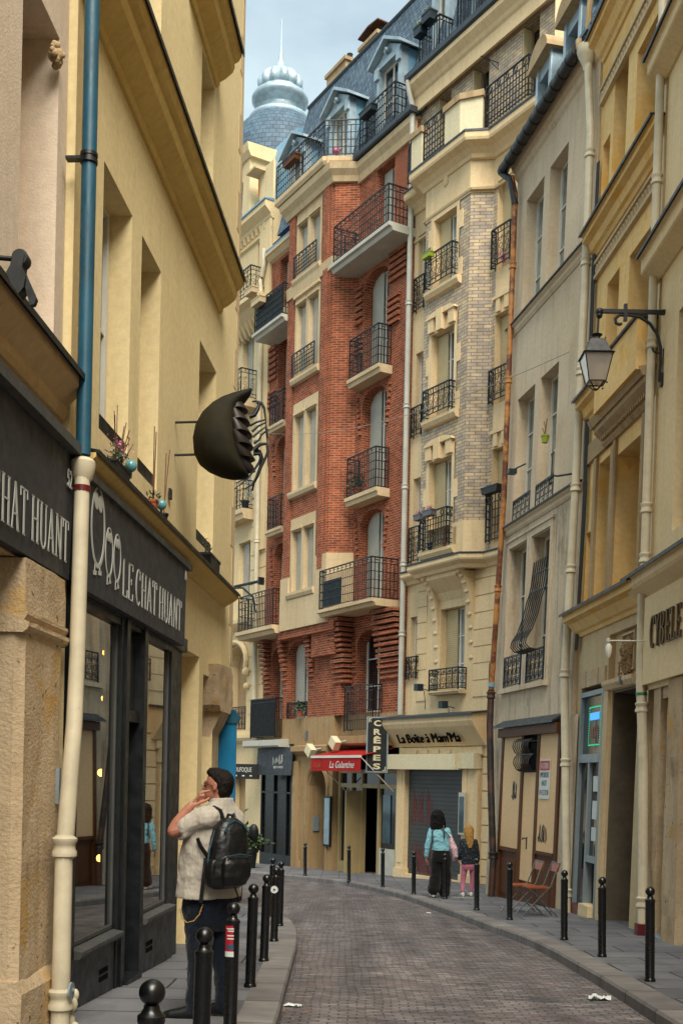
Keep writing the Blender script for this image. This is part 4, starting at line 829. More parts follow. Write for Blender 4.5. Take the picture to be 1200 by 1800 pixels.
m = pipe([(-1.02, -.12, 4.22), (-.98, -.13, 3.5), (-.7, -.14, 2.2), (-.34, -.14, .7), (-.3, -.16, .0)], .07, collars=(4.1, .8)); m.build('dark_rusty_drainpipe', 'piperd', R3, True)
MB().lathe([(.074, -.04), (.074, .04)], (-1.02, -.12, 4.32), 12).build('teal_band', 'zinc', R3, True)
m = MB(); m.tube([(-1.25, -.3, 15.1), (-.98, -.2, 14.85)], .07, 10); m.tube([(-.97, -.22, 14.9), (-.89, -.12, 14.3)], .07, 10); m.build('pipe_elbow', 'iron', R3, True)
# boarded shop
wall_mb(x0, x1+.3, -.6, 3.5, [(-.35, 2.74, -.6, 3.32, .2)], 0, .2).build('ground_wall', 'r3l', R3)
m = MB(); m.prism('x', [(0, 3.5), (-.2, 3.4), (-.22, 3.38), (-.22, 3.42), (0, 3.55)], -.5, 2.75); m.split('lead_flashing', 'zincd', R3)
m = MB(); m.box(-.4, 2.78, -.14, .1, 3.2, 3.38); m.box(-.4, -.28, -.05, .1, -.4, 3.2); m.box(.78, .9, -.05, .1, -.2, 3.2); m.box(1.62, 1.74, -.05, .1, -.2, 3.2); m.prism('z', [(2.62, .1), (2.62, -.04), (2.74, -.04), (2.74, .1)], -.2, 3.2); m.box(-.28, .78, -.02, .1, -.4, .95); m.box(1.74, 2.62, -.02, .1, -.4, 1.0); m.box(.9, 1.62, 0, .1, -.3, .45)
for a, b, z in ((-.28, .78, .95), (1.74, 2.62, 1.0)): m.box(a, b, -.06, -.02, z, z+.06); m.box(a+.15, b-.15, -.035, -.02, .1, z-.15)
fr_ = m.build('wooden_shopfront', 'wood', R3)
MB().box(-.28, .78, -.03, .0, 1.02, 3.2).box(1.74, 2.62, -.03, .0, 1.06, 3.2).build('boarding', 'board', fr_)
dr_ = MB().box(.9, 1.25, -.02, .02, .45, 2.5).box(1.262, 1.62, -.02, .02, .45, 2.5).build('boarded_door', 'board', fr_)
MB().tube([(1.22, -.05, 1.25), (1.14, -.07, 1.26), (1.1, -.06, 1.22)], .012, 6).box(1.21, 1.235, -.035, -.02, 1.05, 1.28).build('door_handle', 'iron', fr_)
MB().box(.9, 1.62, .05, .09, 2.5, 3.2).build('dark_transom', 'black', fr_)
m = MB()
for i in range(8):
    x = .76+i*.115; m.tube([(x, .0, 3.1), (x, -.1, 3.14), (x, -.2, 3.08), (x, -.22, 2.98), (x, -.17, 2.88), (x, -.12, 2.84), (x, -.18, 2.76), (x, -.19, 2.66), (x, -.12, 2.55), (x, -.04, 2.52)], .012, 5)
for z, y in ((3.1, -.02), (2.84, -.12), (2.53, -.05)): m.bar((.74, y, z), (1.64, y, z), .024)
m.build('curled_grille', 'iron', fr_)
def graffiti(mw, p, s, seed, mat, label, n=7, hh=1.6, w_=.018):
    r_ = random.Random(seed); m = MB(); x = 0
    for i in range(n):
        pts = [(x+r_.uniform(-.3, .3)*s, r_.uniform(.0, .25)*s*hh)]
        for k in range(r_.choice((3, 4))): pts.append((x+r_.uniform(-.1, .6)*s, (k % 2)*s*hh*r_.uniform(.7, 1.1)+r_.uniform(-.15, .2)*s))
        ribbon(m, catmull(pts, 5), w_*r_.uniform(.6, 1.3), 0, .002); x += s*.34
    o = tag(m.build('graffiti', mat), label, 'graffiti'); o.matrix_world = tr(mw, p); return o
gm = paint('black_spray', '141210', .6)
graffiti(R3.matrix_world, (.3, -.032, 2.0), .16, 3, gm, 'black scrawled tag on the left boarded panel of the closed shop', 5, 1.9)
graffiti(R3.matrix_world, (1.85, -.032, 1.25), .17, 8, gm, 'black scrawled tag low on the right boarded panel under the letting sign', 7, 1.7)
o = tag(empty('letting_sign', (0, 0, 0)), 'red and white A LOUER letting sign with phone number on the boarded panel', 'sign'); o.matrix_world = tr(R3.matrix_world, (2.06, -.035, 2.03))
MB().box(-.25, .25, -.01, 0, -.01, .71).build('board', 'paper', o); MB().box(-.235, .235, -.013, -.01, .51, .68).build('red_panel', paint('sign_red', 'b02a30', .6), o)
ink = paint('sign_ink', '2f3a44', .6)
tm = text_mb('A LOUER', .11, .36, .001); tm.v = [(x, y-.015, z+.54) for x, y, z in tm.v]; tm.build('red_panel_text', 'paper', o)
for t_, z, wd in (('IMMOBILIERE', .38, .43), ('NADET', .23, .26), ('01 43 22 02 08', .06, .43)):
    tm = text_mb(t_, .1, wd, .001); tm.v = [(x, y-.012, q+z) for x, y, q in tm.v]; tm.build('text', ink, o)
pot(R3.matrix_world, (1.62, -.16, 8.62), .075, .14, 'lime', 'lime and orange pot with dry stems on the grey facade', None, extra=lambda o: MB().tube([(0, 0, .1), (-.02, 0, .3), (-.09, 0, .42)], .01, 5).tube([(0, 0, .1), (.03, 0, .35), (.06, 0, .43)], .01, 5).tube([(0, 0, .1), (-.1, 0, .26), (-.17, 0, .32)], .01, 5).build('stems', 'dry', o))
o = tag(empty('flood_lamp', (0, 0, 0)), 'small teal floodlight on the grey facade beside the middle window', 'lamp'); o.matrix_world = tr(R3.matrix_world, (.1, -.02, 8.5))
MB().bar((.12, 0, .12), (-.02, -.2, .02), .025).box(-.14, .02, -.3, -.14, -.06, .03).build('lamp_body', 'ironb', o)
o = tag(empty('wall_hook', (0, 0, 0)), 'black curled iron hook arm by the cream drainpipe of the grey facade', 'bracket'); o.matrix_world = tr(R3.matrix_world, (2.9, -.1, 7.72))
MB().tube([(.1, 0, -.02), (-.3, -.15, .02), (-.4, -.2, .05), (-.48, -.24, .0), (-.5, -.24, -.08), (-.44, -.2, -.06)], .018, 6).tube([(-.44, -.22, .05), (-.42, -.22, .5)], .01, 5).build('arm', 'iron', o, True)
# ================================================================== pale brick building
R4 = facade('pale_brick_building', (1.72, 31.0), (3.95, 27.3), 'cream and pale brick building with projecting bay and slate mansard above a shuttered sandwich shop')
BX0, BX1, BW = 1.12, 3.02, .45
body(-.05, 5.5, 0, -.6, 21.4, 8).build('side_wall', 'r4', R4)
HL = [(.12, .46, 5.35, 7.05, .2), (.12, .46, 8.5, 10.8, .25), (.12, .46, 11.9, 14.2, .25), (.12, .46, 15.3, 17.4, .25)]
HR = [(3.52, 4.15, 8.5, 10.8, .28), (3.52, 4.15, 11.9, 14.1, .28), (3.52, 4.15, 15.2, 17.4, .28)]
HS = [(1.5, 2.55, 4.95, 7.1, .3), (3.9, 4.4, 4.95, 6.4, .3)]
wall_mb(-.05, 5.5, 4.3, 8.1, [HL[0]]+HS, 0, .25).build('stone_wall', 'r4', R4)
wall_mb(.5, 1.12, 17.3, 18.4, [], -.003).build('wall', 'r4', R4); MB().quad((3.3, -.003, 17.3), (3.5, -.003, 17.3), (3.5, -.003, 18.4), (3.3, -.003, 18.4)).build('wall', 'r4', R4)
wall_mb(.5, 1.12, 8.1, 17.3, [], 0).quad((3.35, -.0, 8.1), (3.52, 0, 8.1), (3.52, 0, 17.3), (3.35, 0, 17.3)).build('brick_wall', 'pbrick', R4)
wall_mb(-.05, .5, 8.1, 18.4, HL[1:], 0).build('wall', 'r4', R4); wall_mb(3.5, 5.5, 8.1, 18.4, HR, 0).build('wall', 'r4', R4)
HB = [(1.5, 2.48, 8.55, 10.85, .28), (1.5, 2.48, 11.95, 14.15, .28), (1.5, 2.48, 15.3, 17.12, .28)]
m = wall_mb(BX0, BX1, 9.1, 17.2, [(1.38, 2.6, 8.5, 11.15), (1.38, 2.6, 11.9, 14.45), (1.38, 2.6, 15.25, 17.2)], -BW)
m.quad((BX0-.3, 0, 9.1), (BX0, -BW, 9.1), (BX0, -BW, 17.2), (BX0-.3, 0, 17.2)); m.quad((BX1, -BW, 9.1), (BX1+.34, 0, 9.1), (BX1+.34, 0, 17.2), (BX1, -BW, 17.2)); m.build('brick_bay', 'pbrick', R4)
m = MB()
for h, zt in zip(HB, (11.15, 14.45, 17.2)): wall_mb(1.38, 2.6, h[2]-.05, zt, [h], -BW-.02, .28, m)
wall_mb(BX0, BX1, 8.1, 9.1, [(1.38, 2.6, 8.5, 9.1)], -BW-.02, m=m); wall_mb(BX0, BX1, 17.2, 18.4, [], -BW-.02, m=m)
for z0, z1 in ((8.1, 9.1), (17.2, 18.4)):
    m.quad((BX0-.3, 0, z0), (BX0, -BW-.02, z0), (BX0, -BW-.02, z1), (BX0-.3, 0, z1)); m.quad((BX1, -BW-.02, z0), (BX1+.36, 0, z0), (BX1+.36, 0, z1), (BX1, -BW-.02, z1))
for h in HB:                                     # quoins beside the windows, keystones and sills
    for s in range(4):
        if s % 2 == 0: m.box(1.26, 1.38, -BW-.02, -BW+.1, h[2]+s*.6, h[2]+s*.6+.45); m.box(2.6, 2.74, -BW-.02, -BW+.1, h[2]+s*.6, h[2]+s*.6+.45)
    m.prism('x', [(-BW, h[2]-.22), (-BW-.1, h[2]-.2), (-BW-.16, h[2]-.1), (-BW-.16, h[2]-.02), (-BW, h[2])], 1.28, 2.72)
m.build('stone_dressing', 'r4', R4)
m = MB()
for h in HB[:2]:
    for a, b in ((1.42, 1.66), (2.3, 2.54)): m.box(a, b, -BW-.1, -BW-.02, h[3]+.04, h[3]+.42)
    m.box(1.86, 2.1, -BW-.16, -BW-.02, h[3]-.02, h[3]+.52); m.prism('y', arc(1.99, h[3]+.38, .62, .16, 0, 180, 8), -BW-.13, -BW-.02)
for h in HR[:2]: m.box(3.6, 3.75, -.06, 0, h[3]+.04, h[3]+.4); m.box(3.92, 4.08, -.06, 0, h[3]+.04, h[3]+.4); m.prism('y', arc(3.84, h[3]+.36, .38, .12, 0, 180, 8), -.08, 0)
m.split('keystone', 'r4', R4)
for h in HB: win(R4, h[0], h[1], h[2], h[3], -BW+.28, 'L', 'white', 'glass', bars=2, smat='shutb')
for h in HR: win(R4, h[0], h[1], h[2], h[3], .28, 'L', 'white', 'glass', bars=2, smat='shutb')
for h in HL: win(R4, h[0], h[1], h[2], h[3], .2, None, 'white', 'glass', leaves=1, bars=2)
win(R4, *HS[0][:4], .3, 'L', 'white', 'glass', bars=2, smat='shutb'); win(R4, *HS[1][:4], .3, None)
def railobj(root, pts, z0, z1, style, mat='iron', name='railing', slab=None, slabmat='stone', sp=.115):
    par = root
    if slab:
        (xs0, xs1, yo, zt, th) = slab; mm = MB(); mm.prism('x', [(0, zt-th), (-yo*.85, zt-th), (-yo*.9, zt-th*.55), (-yo, zt-th*.45), (-yo, zt), (0, zt)], xs0, xs1); par = mm.build('balcony', slabmat, root)
    return rail(pts, z0, z1, style, m=MB(), s=sp).build(name, mat, par)
for h, ht in zip(HB, (.95, .72, .85)): railobj(R4, [(1.42, -BW-.0), (1.42, -BW-.2), (2.56, -BW-.2), (2.56, -BW)], h[2]+.02, h[2]+ht, 'mesh' if ht == .95 else 'scroll', sp=.11)
for h, ht in zip(HR, (1.15, .8, .95)): railobj(R4, [(3.5, 0), (3.5, -.14), (4.2, -.14), (4.2, 0)], h[2]+.0, h[2]+ht, 'mesh' if ht > 1 else 'scroll')
for h, ht in zip(HL, (.6, .95, .8, .9)): railobj(R4, [(.1, 0), (.1, -.1), (.56, -.1), (.56, 0)], h[2], h[2]+ht, 'scroll')
railobj(R4, [(1.4, 0), (1.4, -.25), (2.65, -.25), (2.65, 0)], 4.95, 5.5, 'scroll', slab=(1.38, 2.68, .28, 4.95, .1)); railobj(R4, [(3.85, 0), (3.85, -.2), (4.45, -.2), (4.45, 0)], 4.95, 5.5, 'bars')
def step(m, z0, z1, prof, w=0):                  # a moulding that follows the plan of the bay
    for (x0, y0, x1, y1) in ((-.05, 0, BX0-.3, 0), (BX0-.3, 0, BX0, -BW), (BX0, -BW, BX1, -BW), (BX1, -BW, BX1+.34, 0), (BX1+.34, 0, 5.5, 0)):
        pass
def follow(m, path, prof):                       # path in plan (x,y), prof (out,z): mitred sweep
    n = len(path); vs = []
    for i, (x, y) in enumerate(path):
        a = path[max(i-1, 0)]; b = path[min(i+1, n-1)]
        d0 = Vector((x-a[0], y-a[1])).normalized() if i else Vector((b[0]-x, b[1]-y)).normalized(); d1 = Vector((b[0]-x, b[1]-y)).normalized() if i < n-1 else d0
        n0 = Vector((d0.y, -d0.x)); n1 = Vector((d1.y, -d1.x)); k = (n0+n1); k = k/max(.3, k.dot(n0)) if k.length > 1e-6 else n0
        vs += [(x+k.x*o, y+k.y*o, z) for o, z in prof]
    p = len(prof); fs = [(i*p+j, (i+1)*p+j, (i+1)*p+(j+1) % p, i*p+(j+1) % p) for i in range(n-1) for j in range(p)]
    fs += [tuple(range(p)), tuple(range((n-1)*p, n*p))[::-1]]; return m.add(vs, fs)
PB = [(-.05, 0), (BX0-.4, 0), (BX0-.06, -BW), (BX1+.06, -BW), (BX1+.42, 0), (5.5, 0)]
m = MB(); follow(m, PB, [(-.02, 7.9), (.08, 7.92), (.12, 8.0), (.24, 8.08), (.26, 8.12), (.26, 8.22), (-.02, 8.24)]); follow(m, PB, [(-.02, 18.0), (.06, 18.02), (.1, 18.1), (.22, 18.22), (.38, 18.3), (.4, 18.36), (.4, 18.5), (-.02, 18.52)]); follow(m, PB, [(-.02, 17.25), (.04, 17.25), (.06, 17.3), (-.02, 17.32)])
cornice(m, -.1, 5.5, 21.15, [(.02, -.35), (.05, -.35), (.05, 0), (.1, .05), (.14, .14), (.24, .25), (.28, .3), (.28, .42)], -.05); m.split('cornice', 'r4', R4)
m = MB(); follow(m, PB, [(-.02, 8.245), (.27, 8.235), (.28, 8.22), (.285, 8.26), (-.02, 8.27)]); follow(m, PB, [(-.02, 18.525), (.41, 18.51), (.42, 18.49), (.42, 18.54), (-.02, 18.55)])
m.prism('x', [(0, 21.58), (-.36, 21.58), (-.4, 21.62), (-.4, 21.76), (-.36, 21.76), (0, 21.8)], -.15, 5.5); m.split('lead_flashing', 'zincd', R4)
m = MB()                                         # carved consoles under the bay
for x in (1.22, 2.72):
    pts = [(0, 5.4)]+[(-(BW+.12)*(1-math.cos(R(t*9)))**1.15, 5.4+2.5*math.sin(R(t*9))) for t in range(1, 11)]+[(0, 7.9)]; m.prism('x', pts, x, x+.24)
    for i in range(9): m.ball((x+.12, -(BW+.14)*(1-math.cos(R(i*9+8)))**1.15-.01, 5.4+2.5*math.sin(R(i*9+8))), .05, 7, 5, (1.8, .6, 1))
m.prism('x', [(0, 7.3), (-.12, 7.5), (-BW, 7.8), (-BW, 7.92), (0, 7.92)], 1.46, 2.72); m.split('console', 'r4', R4)
MB().ball((2.0, -BW-.03, 17.95), .13, 14, 8, (.8, .4, 1.2)).build('medallion', 'r4', R4, True)
# attic storey set behind the terrace
wall_mb(-.05, 5.5, 18.4, 21.2, [(.75, 1.35, 18.6, 20.85, .35), (2.25, 2.95, 18.6, 20.85, .35), (4.2, 4.85, 18.6, 20.85, .35)], .1, .35).build('attic_wall', 'pbrick', R4)
m = MB()
for a, b in ((.75, 1.35), (2.25, 2.95), (4.2, 4.85)): win(R4, a, b, 18.6, 20.85, .45, 'G', 'creamp', 'glass', smat='shutb')
wall_mb(-.05, 5.5, 20.85, 21.2, [], .08).build('attic_band', 'r4', R4)
m = MB()
for pts in ([(2.42, .85), (3.05, .85), (3.5, .5)], [(.95, .85), (1.42, .85)]):
    pp = [(x, -y) for x, y in pts]; follow(m, pp, [(0, 18.55), (.0, 19.35), (-.16, 19.35), (-.16, 18.55)])
pw = m.split('parapet', 'r4w', R4)[0]; m = MB()
for pts in ([(2.38, .87), (3.07, .87), (3.54, .5)], [(.9, .87), (1.46, .87)]): follow(m, [(x, -y) for x, y in pts], [(.03, 19.35), (.03, 19.5), (-.2, 19.5), (-.2, 19.35)])
m.split('coping', 'stoned', R4)
railobj(R4, [(1.45, -.8), (2.4, -.8)], 18.58, 19.55, 'mesh'); railobj(R4, [(3.52, -.42), (5.1, -.42), (5.1, 0)], 18.58, 19.55, 'mesh'); railobj(R4, [(.3, 0), (.3, -.5), (.92, -.8)], 18.58, 19.5, 'mesh')
o = tag(empty('hanging_dish', (0, 0, 0)), 'small black dish hanging on chains from a scrolled bracket on the attic brickwork', 'hanging dish'); o.matrix_world = tr(R4.matrix_world, (3.3, .1, 20.35))
m = MB(); m.bar((0, 0, .15), (0, 0, -.05), .015); m.bar((0, 0, .12), (-.0, -.55, .1), .014); m.bar((0, 0, -.04), (-.0, -.3, .1), .012); m.bar((-.0, -.45, .1), (.12, -.45, -.75), .007); m.bar((0, -.45, .1), (-.12, -.45, -.75), .007); m.build('bracket', 'iron', o); MB().lathe([(.02, -.06), (.13, -.02), (.15, 0), (.1, .01)], (0, -.45, -.76), 12).build('dish', 'iron', o)
# mansard
def mansard(root, x0, x1, zb, yb, zt, yt, mat='slate', back=5):
    MB().prism('x', [(yb, zb), (yt, zt), (yt+back, zt+1.2), (yt+back, zb)], x0, x1).build('mansard_roof', mat, root)
mansard(R4, -.1, 6, 21.72, .0, 26.6, 1.15)
MB().tube([(-.1, 1.15, 26.62), (6, 1.15, 26.62)], .07, 6).build('ridge_roll', 'lead', R4)
def dormer(root, xa, xb, z0, zs, zp, yf, depth, mat='lead', gable=True, wmat='white', door=0):
    d = MB(); pw_ = .13
    d.box(xa, xa+pw_, yf, yf+.25, z0, zs); d.box(xb-pw_, xb, yf, yf+.25, z0, zs); d.box(xa, xb, yf-.03, yf+.25, zs-.16, zs); d.box(xa-.04, xa+pw_+.02, yf-.08, yf, zs-.42, zs-.1); d.box(xb-pw_-.02, xb+.04, yf-.08, yf, zs-.42, zs-.1)
    xc = (xa+xb)/2
    d.prism('y', [(xa-.02, zs), (xb+.02, zs), (xc, zp-.08)], yf, yf+.25)
    d.tube([((xc-.09), yf-.07, (zs+zp)/2-.12), (xc, yf-.09, (zs+zp)/2-.04), (xc+.09, yf-.07, (zs+zp)/2-.12)], .06, 8)
    o = d.build('dormer', mat, root)
    r = MB(); r.prism('y', [(xa-.22, zs-.06), (xc, zp-.02), (xb+.22, zs-.06), (xb+.22, zs+.02), (xc, zp+.08), (xa-.22, zs+.02)], yf-.2, yf+depth); r.build('gable_hood', 'lead', o)
    c = MB(); 
    for x in (xa+.01, xb-.03): c.prism('x', [(yf+.2, z0), (yf+depth, zs), (yf+.2, zs)], x, x+.02) if False else c.box(x, x+.02, yf+.2, yf+depth, z0, zs)
    c.build('cheek', 'zinc', o)
    win(o, xa+pw_, xb-pw_, z0+.02, zs-.16, yf+.22, None, wmat, 'glass', bars=1) 
    return o
def fix_sub(o): pass
dormer(R4, .35, 1.15, 21.75, 24.6, 25.3, .12, 1.2); dormer(R4, 2.1, 2.95, 21.75, 24.6, 25.3, .12, 1.2); dormer(R4, 4.0, 4.8, 21.75, 24.6, 25.3, .12, 1.2)
railobj(R4, [(.3, .2), (.3, -.22), (1.2, -.22), (1.2, .2)], 21.75, 22.75, 'bars'); railobj(R4, [(2.0, .2), (2.0, -.22), (3.0, -.22), (3.0, .2)], 21.75, 22.9, 'bars')
mw4 = R4.matrix_world
pot(mw4, (.45, -.3, 22.55), .12, .24, 'ironb', 'left black planter with a green tuft hanging on the high dormer railing', 'leafy2', 50, .12, box=.34, cat='planter', name='planter')
pot(mw4, (.85, -.3, 22.7), .12, .24, 'ironb', 'right black planter with a yellow green tuft hanging on the high dormer railing', 'leafy2', 60, .13, box=.4, cat='planter', name='planter')
pot(mw4, (2.35, -.15, 22.8), .15, .2, 'ironb', 'bushy green shrub in a dark pot on the highest dormer balcony', 'leafy2', 420, .42, cat='shrub', size=.09, name='potted_shrub')
pot(mw4, (2.75, -.15, 22.6), .14, .2, 'ironb', 'smaller leafy plant beside the bushy shrub on the highest dormer balcony', 'leaf', 200, .3, cat='shrub', size=.09, name='potted_shrub')
pot(mw4, (1.62, -BW-.28, 16.05), .07, .13, 'lime', 'lime green window box on the top bay window railing', 'leaf', 40, .08, box=.36, cat='window box', name='window_box', lsc=(2, .6, .4))
pk = lambda o: leaves(MB(), (0, 0, .22), .07, 70, .03, (1.8, .7, .6)).build('flowers', 'pink', o)
pot(mw4, (1.5, -BW-.3, 9.33), .08, .15, 'greyp', 'left grey box of pink flowers on the lowest bay window railing', 'leaf', 30, .06, box=.3, cat='window box', name='window_box', lsc=(1.8, .6, .5), extra=pk)
pot(mw4, (1.95, -BW-.3, 9.36), .08, .15, 'greyp', 'right grey box of pink flowers on the lowest bay window railing', 'leaf', 30, .06, box=.4, cat='window box', name='window_box', lsc=(1.8, .6, .5), extra=pk)
pot(mw4, (1.72, -BW-.09, 8.57), .07, .17, 'ironb', 'dark pot on the floor of the lowest bay window', None); pot(mw4, (2.35, -BW-.09, 8.57), .07, .19, 'terra', 'red pot on the floor of the lowest bay window', None)
pot(mw4, (3.85, -.25, 9.62), .1, .17, 'iron', 'black window box on the tall railing beside the rusty drainpipe', 'leaf', 40, .08, box=.62, cat='window box', name='window_box', lsc=(2.4, .6, .3))
pot(mw4, (3.9, -.08, 15.25), .06, .1, 'pink', 'small pot of bright pink flowers behind the railing near the gutter', 'pink', 60, .09)
m = pipe([(-.05, -.16, 20.9), (-.05, -.16, 4.4)], .075, collars=(19, 15.6, 12.8, 10.6, 8.5, 6.6)); m.tube([(-.05, -.34, 21.6), (-.05, -.3, 21.35), (-.05, -.18, 21.0), (-.05, -.16, 20.8)], .075, 10); m.build('white_drainpipe', 'pipew', R4, True)
# grooved stone and sandwich shop
m = MB()
for z in [4.75+.42*i for i in range(8)]:
    m.box(.47, .9, -.025, 0, z, z+.39); m.box(2.95, 3.85, -.025, 0, z, z+.39)
[m.box(3.45, 4.0, -.05, 0, -.1+.42*i, .285+.42*i) for i in range(10)]; m.split('rusticated_course', 'r4', R4)
wall_mb(-.05, 5.5, -.7, 4.3, [(.2, 2.8, -.7, 3.2, .3)], 0, .3).build('ground_wall', 'r4', R4)
m = MB(); m.box(-.12, .26, -.18, -.0, -.3, 3.2); m.box(2.78, 3.4, -.16, 0, -.3, 3.35); m.box(-.16, .3, -.22, 0, -.3, .25); m.box(2.74, 3.44, -.2, 0, -.3, .3); m.box(-.02, .16, -.2, -.18, .4, 2.8); m.box(2.86, 3.0, -.18, -.16, .5, 3.0)
m.box(-.1, 3.5, -.12, 0, 3.3, 3.5); m.box(.2, 2.8, -.15, .0, -.3, .12)
for i in range(4): m.box(.5+i*.5, .75+i*.5, -.16, -.12, 3.34, 3.44)
m.build('shopfront', 'r4', R4)
m = MB(); m.box(-.25, 2.8, -.42, -.0, 2.92, 3.32); m.box(2.8, 3.42, -.3, 0, 2.95, 3.34); m.build('shutter_box', 'r4w', R4)
rs = MB().box(.26, 2.78, -.03, .0, .12, 2.95).build('roller_shutter', 'roller', R4)
m = MB(); m.prism('x', [(0, 3.55), (-.12, 3.52), (-.5, 4.0), (-.56, 4.12), (-.56, 4.28), (0, 4.34)], -.45, 3.65); m.build('sign_soffit', 'r4', R4)
MB().prism('x', [(0, 4.34), (-.6, 4.28), (-.62, 4.25), (-.62, 4.31), (0, 4.4)], -.5, 3.7).build('lead_flashing', 'zincd', R4)
tm = text_mb("La Boîte à Mam'Ma", .3, 2.75, .02, shear=.35, bold=-.006); rm = Matrix.Translation((1.55, -.3, 3.62)) @ Matrix.Rotation(R(38), 4, 'X'); tm.xf(rm)
o = tag(tm.build('raised_lettering', 'black'), "black slanted letters reading La Boîte à Mam'Ma under the shop canopy", 'sign'); o.matrix_world = mw4.copy()
gr = paint('red_spray', '6a2a24', .6)
graffiti(mw4, (.4, -.034, 1.5), .3, 21, gr, 'faded red graffiti scrawled over the grey roller shutter', 9, 2.8, .022); graffiti(mw4, (.5, -.034, .2), .32, 22, gr, 'red graffiti at the foot of the grey roller shutter', 8, 2.2, .035)
o = tag(empty('menu_case', (0, 0, 0)), 'narrow glazed menu case beside the grey roller shutter', 'menu case'); o.matrix_world = tr(mw4, (2.9, -.2, 1.3))
MB().box(-.13, .13, -.05, 0, 0, 1.05).build('case', 'pipew', o); MB().box(-.1, .1, -.055, -.05, .05, .95).build('glass', 'glasst', o)
for x, z, lb in ((1.1, 5.0, 'dark spotlight by the small balcony over the sandwich shop'), (2.2, 4.5, 'dark spotlight standing on the sandwich shop canopy')):
    o = tag(empty('spotlight', (0, 0, 0)), lb, 'lamp'); o.matrix_world = tr(mw4, (x, -.3, z)); MB().bar((0, .28, .0), (0, 0, .05), .02).box(-.09, .09, -.16, .02, -.02, .16).tube([(0, .1, 0), (.04, .12, -.3), (0, .15, -.5)], .01, 5).build('lamp_body', 'ironb', o)

# ================================================================== red brick building
R5 = facade('red_brick_building', (-2.70, 38.55), (1.72, 31.0), 'tall red brick building with stone-trimmed bay, iron balconies and slate mansard with blue dormers')
W5 = 8.7
body(0, W5, 0, -.6, 21, 8).build('side_wall', 'brick', R5)
lv = [(4.85, 7.23), (8.0, 10.68), (11.15, 14.2), (14.6, 17.62)]
HR5 = [(6.1, 7.42, a, b, .38) for a, b in lv]+[(6.65, 7.6, 18.1, 20.45, .35)]
HL5 = [(.6, 1.5, a, b, .38) for a, b in lv]+[(.6, 1.5, 18.1, 20.2, .35)]
m = wall_mb(0, 2.3, 4.8, 20.6, HL5, 0); wall_mb(5.2, W5, 4.8, 21.0, HR5, 0, m=m)
for h in HR5[:4]+HL5[:4]: spandrel(m, h[0], h[1], h[3]-.34, h[3], -.001, .37)
m.build('wall', 'brick', R5)
BY = -.6; bx0, bx1 = 2.45, 5.29
C5 = [(2.95, 4.58, 8.6, 11.0), (2.95, 4.58, 11.75, 14.6), (2.95, 4.58, 15.3, 17.95), (2.95, 4.58, 18.4, 20.55)]
m = wall_mb(bx0, bx1, 7.6, 21.0, C5, BY); m.quad((bx0-.2, 0, 7.6), (bx0, BY, 7.6), (bx0, BY, 21), (bx0-.2, 0, 21)); m.quad((bx1, BY, 7.6), (bx1+.45, 0, 7.6), (bx1+.45, 0, 21), (bx1, BY, 21))
for a, b in ((2.5, 2.9), (4.66, 5.22)): m.box(a, b, BY-.06, BY, 9.2, 20.7)
m.box(4.8, 5.08, BY-.1, BY-.06, 9.2, 20.7)
m.build('brick_bay', 'brick', R5)
m = MB(); WC = []
for i, (a, b, c, d) in enumerate(C5):
    z0, z1 = c+.12, d-(.4 if i != 2 else .3); hs = [(3.08, 3.66, z0, z1, .26), (3.84, 4.44, z0, z1, .26)]; WC += hs
    wall_mb(2.95, 4.58, c, d, hs, BY-.03, .26, m); m.prism('x', [(BY, c-.12), (BY-.12, c-.1), (BY-.16, c), (BY-.16, c+.08), (BY, c+.12)], 2.9, 4.64); m.box(2.95, 4.58, BY-.03, BY, d-.001, d)
    for h in hs: m.box(h[0]-.05, h[1]+.05, BY-.08, BY-.03, z1+.03, z1+.12)
# stone bands
P5 = [(bx0-.2, 0), (bx0-.03, BY-.06), (bx1+.03, BY-.06), (bx1+.48, 0)]
follow(m, P5, [(-.05, 7.55), (.03, 7.55), (.03, 8.48), (-.05, 8.48)]); follow(m, P5[:2]+[(2.93, BY-.06)], [(-.05, 8.48), (.02, 8.48), (.02, 9.2), (-.05, 9.2)]); follow(m, [(4.6, BY-.06)]+P5[2:], [(-.05, 8.48), (.02, 8.48), (.02, 9.6), (-.05, 9.6)])
follow(m, P5, [(-.05, 18.0), (.03, 18.0), (.06, 18.35), (-.05, 18.35)]); follow(m, P5, [(-.05, 20.55), (.05, 20.55), (.1, 20.7), (.22, 20.85), (.26, 21.02), (-.05, 21.05)])
i = 2.98
while i < 4.55: m.box(i, i+.06, BY-.13, BY-.03, 18.0-.12, 18.0-.03); i += .12
m.box(0, 2.3, -.04, 0, 18.2, 18.5); m.prism('x', [(.0, 20.3), (-.1, 20.35), (-.2, 20.5), (-.24, 20.52), (-.24, 20.62), (0, 20.65)], -.1, 2.3); m.prism('x', [(.0, 20.5), (-.08, 20.5), (-.12, 20.7), (-.22, 20.85), (-.24, 21.0), (0, 21.05)], 5.7, W5)
m.build('stone_dressing', 'stone', R5)
for h in WC: win(R5, h[0], h[1], h[2], h[3], BY+.23, 'L', 'white', 'glass', leaves=2)
for h in HR5+HL5: win(R5, h[0], h[1], h[2], h[3], h[4], 'L' if h[2] > 4.9 else None, 'white', 'glass', bars=2)
